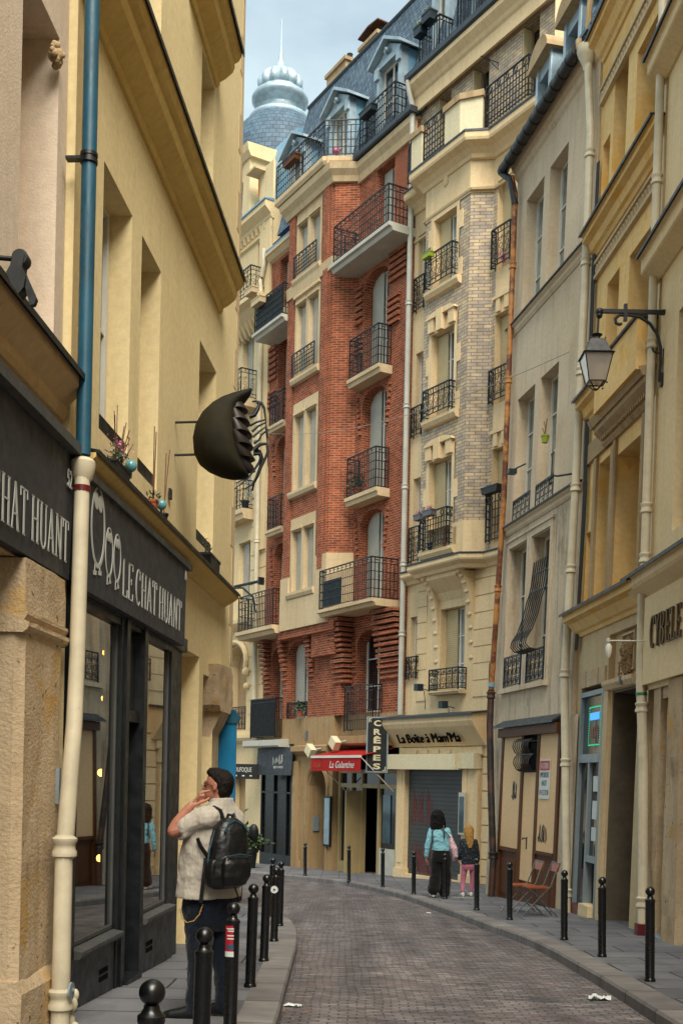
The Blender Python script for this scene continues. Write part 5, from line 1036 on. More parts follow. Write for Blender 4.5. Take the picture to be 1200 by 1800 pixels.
# decorative corbelled ribs around the arches
m = MB()
def ribs(xa, xb, za, zb, n, tap=0, y=0, side=1):
    for k in range(n):
        z = za+(zb-za)*k/n; t = k/max(1, n-1)*tap
        m.box(xa+(t if side > 0 else 0), xb-(t if side < 0 else 0), y-.09, y, z, z+(zb-za)/n*.55)
for h in (HR5[3], HL5[3]):
    ribs(h[1]+.08, h[1]+.95, 16.9, 18.0, 6, -.0); ribs(h[1]+.02, h[1]+.62, 15.7, 16.6, 5); ribs(h[0]-.75, h[0]-.05, 16.3, 17.5, 6); ribs(h[0]-.6, h[0]-.02, 15.4, 16.0, 4)
for h in HR5[:3]+HL5[:3]:
    for k in range(7): m.box(h[1]+.0+.03*k, h[1]+.14+.02*k, -.07, 0, h[3]-1.2+.17*k, h[3]-1.1+.17*k); m.box(h[0]-.14-.02*k, h[0]-.03*k, -.07, 0, h[3]-1.2+.17*k, h[3]-1.1+.17*k)
for k in range(13):                             # stepped brackets below the bay and the big balcony
    z = 5.75+k*.15; o_ = .05+.05*(k//2)
    m.box(5.2, 5.95-.05*(k < 4), -.25-o_, 0, z, z+.09); m.box(3.64, 4.0, -.22-o_, 0, z, z+.09); m.box(1.9, 2.2, -.22-o_, 0, z, z+.09); m.box(7.42, 8.62, -.02-o_*1.2, 0, z, z+.09)
    m.box(.1, .55, -.02-o_, 0, z, z+.09); m.box(1.55, 2.0, -.02-o_, 0, z, z+.09)
m.box(2.2, 5.75, BY-.02, 0, 7.3, 7.6); m.box(4.2, 5.6, -.5, -.2, 6.6, 7.4)
m.build('corbelling', 'brick', R5)['kind'] = 'stuff'
m = wall_mb(1.9, 5.6, 4.8, 7.5, [(2.25, 3.6, 4.8, 7.25, .4)], -.25, .4); spandrel(m, 2.25, 3.6, 6.9, 7.25, -.251, .14); m.quad((5.6, -.25, 4.8), (5.75, 0, 4.8), (5.75, 0, 7.5), (5.6, -.25, 7.5)); m.quad((1.9, 0, 4.8), (1.9, -.25, 4.8), (1.9, -.25, 7.5), (1.9, 0, 7.5)); m.build('brick_bay', 'brick', R5)
win(R5, 2.25, 3.6, 4.8, 7.2, .12, 'L', 'white', 'glass', bars=2)
# balconies
railobj(R5, [(5.72, 0), (5.72, -.85), (8.65, -.85), (8.65, 0)], 17.95, 19.0, 'grid', slab=(5.5, 8.75, .88, 17.95, .22), slabmat='pipew')
railobj(R5, [(5.3, -.4), (5.3, -.85), (8.15, -.85), (8.2, 0)], 7.88, 9.02, 'grid', slab=(5.2, 8.3, .9, 7.88, .2)); MB().box(5.45, 6.5, -.82, -.8, 7.95, 8.7).build('privacy_screen', 'ironb', R5)
for h in (HR5[2], HR5[3]): railobj(R5, [(6.0, 0), (6.0, -.4), (7.55, -.4), (7.6, 0)], h[2]-.05, h[2]+1.1, 'grid', slab=(5.92, 7.68, .45, h[2]-.05, .24))
for h in (HL5[2], HL5[3]): railobj(R5, [(.65, 0), (.65, -.3), (1.6, -.3), (1.6, 0)], h[2]-.05, h[2]+1.0, 'grid', slab=(.55, 1.7, .36, h[2]-.05, .2))
railobj(R5, [(-.35, -.1), (-.35, -.82), (2.2, -.82), (2.2, -.5)], 7.78, 8.95, 'grid', slab=(-.45, 2.3, .9, 7.78, .26)); r_ = railobj(R5, [(.45, 0), (.45, -.82), (2.45, -.82), (2.45, -.5)], 17.6, 18.6, 'grid', slab=(.35, 2.5, .88, 17.6, .2), slabmat='pipew'); MB().box(.48, 2.42, -.8, -.785, 17.65, 18.55).build('privacy_screen', 'ironb', R5)
railobj(R5, [(5.95, 0), (5.95, -.3), (7.5, -.3), (7.5, 0)], 4.3, 5.6, 'grid'); railobj(R5, [(2.27, -.27), (3.58, -.27)], 4.85, 5.3, 'scroll'); railobj(R5, [(.1, 0), (.1, -.5), (1.9, -.5), (1.9, 0)], 4.2, 5.5, 'bars', sp=.06); MB().box(.12, 1.88, -.49, -.47, 4.25, 5.45).build('privacy_screen', 'iron', R5)
railobj(R5, [(3.05, BY-.17), (4.5, BY-.17)], 15.42, 16.1, 'grid'); railobj(R5, [(3.05, BY-.17), (4.5, BY-.17)], 18.5, 19.15, 'grid')
m = MB(); follow(m, [(1.9, -.3), (2.1, -1.0), (5.2, -1.0), (5.9, 0)], [(-.8, 21.05), (-.05, 21.05), (0, 21.15), (0, 21.28), (-.8, 21.28)]); m.box(2.2, 5.3, -.9, .2, 21.06, 21.27)
tb = m.build('balcony', 'stone', R5); m = MB(); rail([(2.12, -.95), (5.18, -.95), (5.8, -.1), (6.6, .0)], 21.3, 22.35, 'grid', m=m); m.build('railing', 'iron', tb)
# mansard, dormers, chimneys
mansard(R5, .4, W5+.3, 21.1, -.05, 25.7, 1.05)
MB().prism('x', [(0, 21.04), (-.3, 21.04), (-.33, 21.08), (-.33, 21.2), (-.3, 21.2), (0, 21.2)], 5.8, W5+.15).build('gutter', 'zincd', R5); MB().tube([(.4, 1.05, 25.72), (W5+.3, 1.05, 25.72)], .07, 6).build('ridge_roll', 'zincd', R5)
MB().prism('x', [(-.22, 20.62), (-.24, 20.7), (.9, 21.9), (.9, 20.62)], -.1, 2.3).build('small_roof', 'zinc', R5)
for a in (1.05, 3.8, 6.62): dormer(R5, a, a+1.25, 21.25, 23.45, 23.9, -.05, 1.1)
railobj(R5, [(6.5, .1), (6.5, -.28), (7.95, -.28), (7.95, .1)], 21.2, 22.3, 'grid')
def chimney(root, x, y, z, w_, d_, h, potmat='terra', mat='stoned', pots=2, capm=True):
    c = MB().box(x, x+w_, y, y+d_, z, z+h).box(x-.06, x+w_+.06, y-.06, y+d_+.06, z+h-.12, z+h).build('chimney', mat, root); m = MB()
    for i in range(pots):
        px = x+w_*(i+.5)/pots; m.lathe([(.11, 0), (.12, .04), (.09, .3), (.11, .34)], (px, y+d_/2, z+h), 10)
    m.build('chimney_pot', potmat, c, True)
    if capm: MB().prism('y', [(x-.08, z+h+.3), (x+w_/2, z+h+.38), (x+w_+.08, z+h+.3), (x+w_+.08, z+h+.34), (x+w_/2, z+h+.43), (x-.08, z+h+.34)], y-.05, y+d_+.05).build('cowl', 'wood', c)
    return c
chimney(R5, -.1, 2.0, 24.5, 1.3, .7, 2.9, 'iron', pots=2, capm=False); chimney(R5, 1.8, 2.2, 24.5, 1.1, .7, 2.9, 'iron'); chimney(R5, -.75, .6, 21.0, .75, .6, 3.0, 'orange', pots=1)
# stone ground floor
m = wall_mb(2.75, 5.25, -.7, 4.0, [(3.8, 4.85, -.7, 3.25, .6)], -.25, .6); wall_mb(1.9, 5.25, 4.0, 4.8, [], -.25, m=m); m.quad((1.9, -.25, 4.0), (2.75, -.25, 4.0), (2.75, .3, 4.0), (1.9, .3, 4.0)); spandrel(m, 3.8, 4.85, 2.7, 3.25, -.251, .34); m.quad((5.25, -.25, -.7), (5.25, .3, -.7), (5.25, .3, 4.8), (5.25, -.25, 4.8)); m.quad((1.9, .3, 4.0), (1.9, -.25, 4.0), (1.9, -.25, 4.8), (1.9, .3, 4.8)); m.quad((2.75, .3, -.7), (2.75, -.25, -.7), (2.75, -.25, 4.0), (2.75, .3, 4.0))
wall_mb(5.25, W5, 3.9, 4.8, [], -.02, m=m); wall_mb(0, 1.9, 3.9, 4.8, [], -.02, m=m); m.box(2.85, 3.2, -.34, -.25, -.5, 3.45); m.prism('x', [(-.25, 3.6), (-.5, 3.75), (-.5, 3.9), (-.25, 3.95)], 3.0, 5.2)
m.prism('x', [(0, 3.85), (-.45, 3.9), (-.5, 3.95), (-.5, 4.15), (0, 4.2)], 5.3, 8.4)
m.build('stone_ground_floor', 'stoneg', R5)
m = MB()
for rr in (.62, .7): m.tube([(p[0], -.27, p[1]) for p in arc(4.32, 2.68, rr, rr*.95, 180, 0, 14)], .035, 6)
for x in (3.67, 4.98): m.box(x-.05, x+.05, -.3, -.25, -.3, 2.7)
m.build('arch_moulding', 'stoneg', R5); MB().box(3.8, 4.85, .34, .38, -.2, 3.2).build('street_door', paint('dark_street_door', '1a120c', .5), R5); MB().box(3.81, 3.85, -.1, .1, 1.3, 1.75).build('intercom', 'greyf', R5)
MB().prism('x', [(0, 3.9), (-.6, 3.9), (-.65, 3.95), (-.65, 4.12), (0, 4.2)], -.2, 2.4).build('shop_ledge', 'pipew', R5)
MB().box(0, 2.75, .1, .3, -.6, 3.95).build('shop_interior', 'black', R5); m = MB()
for a in (0, .9, 1.8, 2.65): m.box(a, a+.06, -.02, .1, -.4, 3.1)
m.box(0, 2.7, -.02, .1, 2.4, 2.46); m.box(0, 2.7, -.02, .1, -.5, .4); m.build('shop_frame', 'shop', R5); MB().box(.06, 2.65, .05, .06, .4, 3.1).build('shop_glass', 'darkglass', R5); MB().box(2.8, 3.3, -.3, -.2, -.4, .35).build('plinth', 'stoned', R5)
# pancake shop
m = MB()
for a, b in ((5.3, 5.42), (5.98, 6.08), (6.6, 6.68), (7.5, 7.6), (8.45, 8.6)): m.box(a, b, -.08, .06, -.2, 3.2)
m.box(5.42, 8.45, -.08, .06, 2.68, 2.8); m.box(5.42, 8.45, -.08, .06, 3.1, 3.2); m.box(5.42, 5.98, -.08, .0, -.2, .5)
sf5 = m.build('shopfront', 'creamp', R5)
MB().box(5.42, 6.6, .0, .02, .3, 2.68).box(7.6, 8.45, .0, .02, 1.0, 2.68).box(5.42, 8.45, .0, .02, 2.8, 3.1).build('shop_glass', 'glass', sf5)
MB().box(7.6, 8.45, -.06, .0, -.2, 1.0).build('lower_panel', 'pipew', sf5); MB().box(6.68, 7.5, .5, .52, -.2, 2.7).build('dark_doorway', 'black', sf5); MB().box(7.72, 8.1, -.03, -.01, 1.15, 2.5).build('window_poster', 'glasst', sf5)
MB().box(6.6, 6.65, -.6, -.05, .1, 2.6).build('open_door_leaf', 'creamp', sf5); MB().box(5.25, 8.7, .6, 3, -.5, 3.9).build('interior', 'black', R5); MB().box(8.6, 8.75, -.1, .1, -.3, 3.9).build('grey_pilaster', 'pipew', sf5)
mw5 = R5.matrix_world
aw = tag(empty('awning', (0, 0, 0)), 'red canvas awning with white edge and script lettering over the pancake shop', 'awning'); aw.matrix_world = tr(mw5, (5.6, -.06, 3.2))
MB().prism('x', [(0, .62), (0, .6), (-1.1, .36), (-1.1, .38)], 0, 2.75).build('canopy', 'red', aw); MB().box(0, 2.75, -1.14, -1.08, .31, .38).build('front_bar', 'white', aw); MB().box(0, 2.75, -1.12, -1.105, -.06, .32).build('valance', 'red', aw)
MB().bar((.05, 0, -.6), (.05, -1.08, .33), .025).bar((2.7, 0, -.6), (2.7, -1.08, .33), .025).build('folding_arm', 'white', aw)
tm = text_mb('La Galantine', .2, 1.35, .002, shear=.3); tm.v = [(x+1.75, y-1.125, z+.03) for x, y, z in tm.v]; tm.build('lettering', 'paper', aw); tm = text_mb('Café', .13, .36, .002, shear=.3); tm.v = [(x+.38, y-1.125, z+.05) for x, y, z in tm.v]; tm.build('lettering', 'terra', aw)
cs = tag(empty('blade_sign', (0, 0, 0)), 'tall black blade sign reading CRÊPES in cream letters with grey frame', 'sign'); cs.matrix_world = tr(mw5, (8.3, -.85, 3.1)) @ Matrix.Rotation(R(24), 4, 'Z')
# the sign hangs at right angles to the wall; its face looks back up the street
cs.matrix_world = Matrix.Translation(tr(mw5, (8.3, -.62, 3.12)).translation) @ Matrix.Rotation(R(-6), 4, 'Z')
MB().box(-.3, .3, -.07, .07, 0, 1.52).build('frame', 'greyf', cs); MB().box(-.26, .26, -.075, -.07, .04, 1.48).build('face', 'iron', cs)
lm = paint('cream_letters', 'c9bd98', .6, bs=0)
for i, ch in enumerate('CRÊPES'):
    tm = text_mb(ch, .155 if ch != 'Ê' else .155, .2, .002, bold=.035); tm.v = [(x, y-.078, z*(.155/.155)+1.27-i*.235) for x, y, z in tm.v]; tm.build('lettering', lm, cs)
m = MB(); ribbon(m, [(-.24, 1.46), (-.16, 1.46)], .02, -.076); ribbon(m, [(-.23, 1.46), (-.23, 1.36)], .02, -.076); ribbon(m, [(-.22, 1.44), (-.17, 1.38)], .02, -.076); ribbon(m, [(.16, .06), (.24, .06)], .02, -.076); ribbon(m, [(.23, .06), (.23, .16)], .02, -.076); m.build('corner_ornament', lm, cs)
MB().bar((.3, 0, 1.3), (.62, .25, 1.3), .03).bar((.3, 0, .2), (.6, .25, .2), .03).build('bracket', 'iron', cs)
for x, z, lb in ((4.75, 3.75, 'left cream floodlight over the red awning'), (6.2, 3.95, 'right cream floodlight over the red awning')):
    o = tag(empty('flood_lamp', (0, 0, 0)), lb, 'lamp'); o.matrix_world = tr(mw5, (x, -.75, z)); MB().box(-.17, .17, -.1, .1, -.14, .14).xf(Matrix.Rotation(R(35), 4, 'Y')).build('lamp_body', 'r4w', o); MB().bar((0, .1, .05), (.5, .5, .12), .025).build('arm', 'white', o)
# black shop with its two signs
o = tag(empty('shop_awning', (0, 0, 0)), 'dark awning with white brush emblem under the ledge of the black shop', 'awning'); o.matrix_world = tr(mw5, (.45, -.02, 3.0))
MB().prism('x', [(0, .9), (-.36, .88), (-.42, .0), (-.4, .0), (-.34, .86), (0, .88)], 0, 2.5).build('canopy', 'fascia', o); m = MB(); r_ = random.Random(31)
for i in range(12): x = .95+i*.06; ribbon(m, [(x, .38+r_.uniform(-.05, .05)), (x+r_.uniform(-.08, .1), .58+r_.uniform(-.05, .1))], .018, -.445)
m.v = [(x+.3, y+.06*z, z) for x, y, z in m.v]; m.build('emblem', 'letter', o)
tm = text_mb('BEST FOOD', .07, .65, .002, bold=.02); tm.v = [(x+1.6, y-.415, z+.22) for x, y, z in tm.v]; tm.build('lettering', 'letter', o)
o = tag(empty('blade_sign', (0, 0, 0)), 'small black blade sign reading LOUFOQUE beside the dark awning', 'sign'); o.matrix_world = Matrix.Translation(tr(mw5, (.25, -.9, 2.85)).translation)
MB().box(-.52, .62, -.06, .06, 0, .5).build('panel', 'iron', o); tm = text_mb('LOUFOQUE', .16, .62, .002); tm.v = [(x+.05, y-.063, z+.24) for x, y, z in tm.v]; tm.build('lettering', 'letter', o)
m = MB(); 
for i in range(3): m.box(-.2+i*.25, -.12+i*.25, -.064, -.06, .09, .13)
m.build('dots', 'letter', o); MB().bar((.5, .0, .4), (.75, .5, .4), .03).build('bracket', 'iron', o)
o = tag(MB().box(-.07, .07, -.02, 0, -.14, .14).build('number_plaque', 'greyp'), 'small oblong plaque on the pale stone above the arched door', 'sign'); o.matrix_world = tr(mw5, (3.6, -.25, 4.25))
o = tag(empty('menu_case', (0, 0, 0)), 'tall black framed menu case beside the pancake shop door', 'menu case'); o.matrix_world = tr(mw5, (5.1, -.28, .9)); MB().box(-.2, .2, -.06, 0, 0, 1.5).build('case', 'iron', o); MB().box(-.15, .15, -.065, -.06, .06, 1.44).build('glass', 'lead', o)
# balcony life
pot(mw5, (6.35, -.25, 11.15), .13, .2, 'terra', 'bushy potted plant behind the railing of the middle brick balcony', 'leaf', 160, .25, size=.08)
pot(mw5, (3.3, -.35, 4.85), .1, .15, 'terra', 'spiky potted plant on the window rail above the arched door', 'leaf', 90, .2, size=.11)
pot(mw5, (3.3, -1.05, 21.9), .1, .16, 'wood', 'brown window box with trailing leaves on the high corner balcony', 'leafy2', 50, .12, box=.8, cat='window box', name='window_box', lsc=(2.5, .6, .5))
pot(mw5, (6.7, -.38, 21.95), .1, .16, 'ironb', 'dark window box on the railing of the right blue dormer', 'leafy2', 60, .12, box=.7, cat='window box', name='window_box', lsc=(2.2, .6, .5))
pot(mw5, (.9, -.92, 18.4), .12, .2, 'stone', 'cream window box with yellow flowers on the dark screened balcony', 'leafy2', 70, .14, box=.7, cat='window box', name='window_box', lsc=(2, .6, .7))
o = tag(empty('pink_ball', (0, 0, 0)), 'pink balloon like ball on the high corner balcony', 'ball'); o.matrix_world = tr(mw5, (5.3, -.6, 21.5)); MB().ball((0, 0, 0), .12, 12, 8).build('ball_body', 'pink', o, True)
o = tag(MB().box(-.25, .25, -.15, .15, 0, .06).build('tray', 'terra'), 'red tray lying on the top brick balcony floor', 'tray'); o.matrix_world = tr(mw5, (7.2, -.5, 17.96))

# ================================================================== cream stone building beyond
R6 = facade('cream_stone_building', (-8, 47), (-2.7, 38.55), 'cream stone building with scrolled balconies and blue zinc roof beyond the red brick one')
H6 = [(8.9, 9.5, 20.0, 21.75, .3), (7.9, 8.75, 16.4, 18.8, .3), (7.9, 8.75, 13.0, 15.2, .3), (7.9, 8.8, 9.4, 11.5, .3), (7.2, 8.7, 4.9, 7.85, .45), (5.6, 6.6, 16.4, 18.8, .3), (5.6, 6.6, 13, 15.2, .3), (5.6, 6.6, 9.4, 11.5, .3), (7.6, 8.8, -.6, 3.4, .4)]
m = wall_mb(-2, 9.97, -.7, 22.6, H6, 0, m=body(-2, 9.97, 0, -.7, 22.6, 9)); spandrel(m, 7.2, 8.7, 7.2, 7.85, -.001, .44); m.build('wall', 'r6', R6)
m = MB()
for z in [4.9+i*.5 for i in range(22)]: m.box(8.86, 9.97, -.02, 0, z+.02, z+.46)
m.box(9.2, 9.97, -.1, -.02, 11, 22.2); m.box(9.0, 9.97, -.03, .05, 22.6, 24.2); m.split('rusticated_course', 'r6', R6)
m = MB(); cornice(m, -2, 10.0, 22.2, [(.05, 0), (.1, .05), (.12, .15), (.28, .3), (.34, .36), (.34, .55)]); cornice(m, -2, 9.97, 21.8, [(.03, 0), (.08, .04), (.08, .12), (.03, .14)]); cornice(m, -2, 9.97, 19.0, [(.05, 0), (.2, .15), (.4, .4), (.62, .5), (.62, .62)]); cornice(m, -2, 9.97, 4.4, [(.03, 0), (.2, .1), (.26, .2), (.26, .3)]); cornice(m, -2, 9.2, 8.4, [(.03, 0), (.2, .1), (.3, .2), (.3, .34)])
i = 6.5
while i < 9.8: m.prism('x', [(0, 18.55), (-.12, 18.6), (-.2, 18.75), (-.35, 19.0), (0, 19.0)], i, i+.12); m.prism('x', [(0, 21.95), (-.12, 22.0), (-.14, 22.2), (0, 22.2)], i, i+.08); i += .3
m.split('cornice', 'r6', R6)
for h in H6[:4]: win(R6, h[0], h[1], h[2], h[3], .3, 'L', 'white', 'glass', bars=2)
for h in H6[5:8]: win(R6, h[0], h[1], h[2], h[3], .3, 'L')
MB().box(7.2, 8.7, .44, .46, 4.9, 7.85).build('archway_back', 'stoned', R6); MB().box(7.6, 8.8, .39, .41, -.5, 3.4).build('street_door', 'stoned', R6)
m = MB(); m.tube([(p[0], -.08, p[1]) for p in arc(7.95, 7.3, .85, .7, 200, -20, 12)], .1, 7); m.ball((8.85, -.1, 6.9), .16, 8, 6); m.ball((8.9, -.1, 6.4), .12, 8, 6); m.build('carved_scroll', 'r6', R6)
railobj(R6, [(6.2, -.62), (9.6, -.62), (9.6, 0)], 19.62, 20.6, 'scroll'); railobj(R6, [(7.6, 0), (7.6, -.6), (9.0, -.6), (9.0, 0)], 16.3, 17.3, 'scroll', slab=(7.5, 9.1, .66, 16.3, .3)); railobj(R6, [(7.7, 0), (7.7, -.4), (8.95, -.4), (8.95, 0)], 12.5, 13.5, 'scroll', slab=(7.6, 9.05, .5, 12.5, .35)); railobj(R6, [(7.3, -.02), (8.7, -.02)], 4.9, 5.7, 'scroll')
m = pipe([(9.55, -.25, 20.2), (9.6, -.2, 19.6), (9.6, -.15, 4.4)], .08, collars=(18.6, 15, 11.3, 9.2)); m.tube([(9.7, -.2, 21.2), (9.75, -.2, 20.7), (9.6, -.2, 20.3)], .08, 8); m.build('drainpipe', 'pipec', R6, True)
mansard(R6, -2, 9.9, 22.78, .0, 25.6, .9, 'zinc')
m = MB(); m.box(6.6, 6.9, -.1, .3, 22.7, 24.9); m.box(7.95, 8.45, -.15, 1.0, 22.7, 24.9); m.prism('x', [(1.2, 24.9), (-.2, 24.9), (-.3, 25.1), (-.34, 25.35), (1.2, 25.4)], 6.5, 8.6); m.box(6.6, 8.4, -.12, .3, 24.3, 24.9); m.build('stone_dormer', 'r6', R6); win(R6, 6.9, 7.95, 22.7, 24.3, .15)
sk = MB().box(8.75, 9.4, -.45, .35, 24.05, 24.12).build('skylight', 'stone', R6); MB().box(8.85, 9.3, -.02, .0, 23.4, 24.0).build('painted_skylight_glow', 'orange', sk)  # orange light in the skylight is put into the paint, nothing emits
MB().prism('x', [(0, 22.76), (-.36, 22.76), (-.38, 22.74), (-.38, 22.8), (0, 22.86)], -2, 10.02).build('lead_flashing', 'zinc', R6)
chimney(R6, 9.2, 1.5, 24.3, 1.0, .7, 1.3, 'orange', pots=1, mat='stoned')
mw6 = R6.matrix_world
pot(mw6, (8.7, -.75, 20.35), .12, .2, 'greyp', 'grey window box with yellow green plants on the top scrolled balcony', 'leafy2', 60, .14, box=.7, cat='window box', name='window_box', lsc=(2, .6, .8)); pot(mw6, (10.0, -.8, 19.4), .12, .2, 'stone', 'cream window box with yellow flowers at the corner of the top scrolled balcony', 'leafy2', 50, .12, box=.6, cat='window box', name='window_box', lsc=(2, .6, .7))
pot(mw6, (8.8, -.25, 12.55), .14, .26, 'ironb', 'dark pot on the third scrolled balcony', None)
o = tag(empty('shop_sign', (0, 0, 0)), 'narrow dark red shop fascia with white letters beyond the blue blade sign', 'sign'); o.matrix_world = tr(mw6, (6.3, -.03, 2.6)); MB().box(0, 1.55, -.12, 0, 0, 1.7).build('panel', 'maroon', o); tm = text_mb('CAFE', .5, 1.2, .01); tm.v = [(x+.8, y-.13, z+.6) for x, y, z in tm.v]; tm.build('lettering', 'letter', o)
o = tag(empty('iron_bracket', (0, 0, 0)), 'black iron arm with curved brace standing out at the big left balcony', 'bracket'); o.matrix_world = tr(mw5, (-.2, -.4, 9.35)); MB().tube([(-1.0, -.6, 0), (1.3, -.3, 0)], .05, 7).tube([(-.7, -.55, 0), (.3, -.5, -.12), (.9, -.4, -.5), (1.1, -.4, -1.0)], .035, 6).box(-1.06, -.94, -.7, -.5, -.12, .12).box(1.22, 1.3, -.4, -.2, -.12, .12).build('arm', 'iron', o, True)
# ================================================================== domed building behind
DX, DY = -3.98, 60; dz = gz(DY)
DB = thing('domed_building', 'slate scale-covered dome crowned by a silvery ribbed onion lantern and spire', 'dome', (DX, DY, dz))
K = .03
def zz(y): return 1.42+(1360-y)*K-dz
MB().lathe([(3.4, 0), (3.4, zz(400)), (3.3, zz(395))], (0, 0, 0), 28).build('drum', 'r6', DB, True)
scale = bricks('dome_slate_scales', '52697a', '45596a', '2c3942', .36, .26, .014, bs=.9, rough=.6, var=.35)
dm_ = MB().lathe([(3.35, zz(400)), (3.3, zz(360)), (3.12, zz(310)), (2.9, zz(280)), (2.55, zz(252)), (2.1, zz(230)), (1.6, zz(214)), (1.4, zz(211))], (0, 0, 0), 36).build('slate_dome', scale, DB, True, 60)
uvl = dm_.data.uv_layers[0]
for p in dm_.data.polygons:
    aa = [math.atan2(dm_.data.vertices[dm_.data.loops[li].vertex_index].co.y, dm_.data.vertices[dm_.data.loops[li].vertex_index].co.x) for li in p.loop_indices]
    for li, a in zip(p.loop_indices, aa):
        if max(aa)-min(aa) > 3 and a < 0: a += 2*math.pi
        uvl.data[li].uv = (a*3.0, dm_.data.vertices[dm_.data.loops[li].vertex_index].co.z)
lan = MB().lathe([(1.62, zz(216)), (1.68, zz(212)), (1.6, zz(207)), (1.35, zz(203)), (1.15, zz(198)), (1.02, zz(190)), (1.05, zz(186)), (1.3, zz(181)), (1.48, zz(176)), (1.5, zz(171)), (1.42, zz(166)), (1.25, zz(163)), (1.15, zz(160)), (1.1, zz(157))], (0, 0, 0), 32).build('lantern', 'lead', DB, True, 60)
MB().lathe([(1.08, zz(157)), (1.22, zz(150)), (1.24, zz(142)), (1.1, zz(133)), (.8, zz(125)), (.45, zz(119)), (.3, zz(116))], (0, 0, 0), 96, rib=.16, ribn=12).build('ribbed_onion', 'lead', lan, True, 80)
MB().lathe([(.34, zz(118)), (.28, zz(110)), (.16, zz(104)), (.12, zz(96)), (.06, zz(84)), (.03, zz(80)), (.025, zz(27))], (0, 0, 0), 12).build('spire', 'lead', lan, True)
# thin wires over the street
def wire(a, b, sag, label):
    a, b = Vector(a), Vector(b); pts = [a.lerp(b, t/16)-Vector((0, 0, sag*4*(t/16)*(1-t/16))) for t in range(17)]
    tag(MB().tube(pts, .007, 5).build('wire', 'cablem'), label, 'wire')
wire(R5.matrix_world @ Vector((.2, -.2, 14.5)), R3.matrix_world @ Vector((2.5, -.1, 10.0)), .5, 'thin grey wire strung across the street in front of the brick building')
# ================================================================== bollards
def bollard_at(x, y, label, lean=0, src=[None], h=.9):
    z = gz(y)
    if src[0] is None:
        o = tag(empty('bollard', (0, 0, 0)), label, 'bollard', 'black ball-topped bollards along the kerbs')
        MB().lathe([(.0535, -.02), (.0535, .02), (.048, .03), (.0445, .04), (.0445, .74), (.047, .745), (.047, .765), (.034, .775), (.028, .785), (.026, .80)], (0, 0, 0), 24).build('post', 'boll', o, True)
        MB().ball((0, 0, .842), .0445, 24, 16).build('ball_cap', 'boll', o, True); src[0] = o
    else: o = dup(src[0]); o['label'] = label
    o.matrix_world = Matrix.Translation((x, y, z)) @ Matrix.Rotation(R(lean), 4, 'Y') @ Matrix.Rotation(x*7, 4, 'Z'); return o
lb_ = [(-.625, 3.8, 'nearest black bollard with only its shiny ball in the lower left corner', .6), (-.68, 5.7, 'black bollard directly in front of the man with the backpack', .8), (-.7, 7.5, 'black bollard with red and white sticker beside the man', .5),
 (-.745, 9.75, 'plain black bollard just right of the stickered one on the left kerb', .9), (-.75, 11.56, 'left kerb bollard between the plain one and the one with a round white sticker', 1), (-.76, 13.5, 'black bollard with a round white sticker on the left kerb', .6), (-.8, 15.5, 'second farthest black bollard at the bend of the left kerb', .4), (-1.0, 17.0, 'farthest black bollard at the bend of the left kerb', .2)]
rb_ = [(2.92, 10.65, 'nearest black bollard on the right pavement by the CYBELE shop', -.9), (2.92, 12.6, 'black bollard on the right pavement in front of the dark street doorway', -1), (2.86, 14.43, 'black bollard on the right pavement just right of the folding chairs', -.8), (2.6, 17.34, 'black bollard on the right pavement left of the folding chairs', -.8), (2.32, 19.19, 'black bollard on the right pavement beside the blonde girl', -.8), (2.04, 21.99, 'black bollard overlapping the woman in the pale blue jacket', -.8), (1.52, 23.22, 'black bollard in front of the roller shutter left of the woman', -.8), (.97, 25.48, 'black bollard in front of the pancake shop window', -.8), (.23, 27.66, 'black bollard in front of the pancake shop door', -.8), (-.91, 30.12, 'black bollard in front of the arched stone door', -.8)]
BL = [bollard_at(x, y, l, ln) for x, y, l, ln in lb_+rb_]
def on(b, name, label, cat): o = tag(empty(name, (0, 0, 0)), label, cat); o.matrix_world = Matrix.Translation(b.matrix_world.translation); return o
st = on(BL[2], 'sticker', 'red and white printed sticker wrapped round the bollard beside the man', 'sticker')
def wrap(m, z0, z1, a0=-2.6, a1=-.5, r=.0458):
    n = 10; vs = [(r*math.cos(a0+(a1-a0)*i/n), r*math.sin(a0+(a1-a0)*i/n), z) for z in (z0, z1) for i in range(n+1)]; m.add(vs, [(i, i+1, n+2+i, n+1+i) for i in range(n)]); return m
wrap(MB(), .53, .735).build('red_panel', paint('sticker_red', 'a3182a', .4), st); wrap(MB(), .53, .565, r=.0462).build('white_strip', 'paper', st); wrap(MB(), .58, .61, -2.2, -1.0, r=.0462).build('dark_picture', 'pipeb', st)
m = MB(); 
for z, a, b in ((.71, -2.3, -.9), (.695, -2.1, -1.0), (.665, -2.2, -1.1), (.645, -2.2, -1.0)): wrap(m, z, z+.008, a, b, .0462)
m.build('small_print', 'paper', st)
st = on(BL[5], 'sticker', 'round white sticker with black centre on a left kerb bollard', 'sticker')
m = MB(); m.lathe([(.001, 0), (.044, 0), (.044, .004), (.001, .005)], (0, 0, 0), 20); m.xf(Matrix.Translation((-.005, -.047, .62)) @ Matrix.Rotation(R(90), 4, 'X')); m.build('disc', 'paper', st)
m = MB(); m.lathe([(.001, 0), (.012, 0), (.012, .003), (.001, .004)], (0, 0, 0), 12); m.xf(Matrix.Translation((-.005, -.052, .62)) @ Matrix.Rotation(R(90), 4, 'X')); m.build('black_centre', 'iron', st)

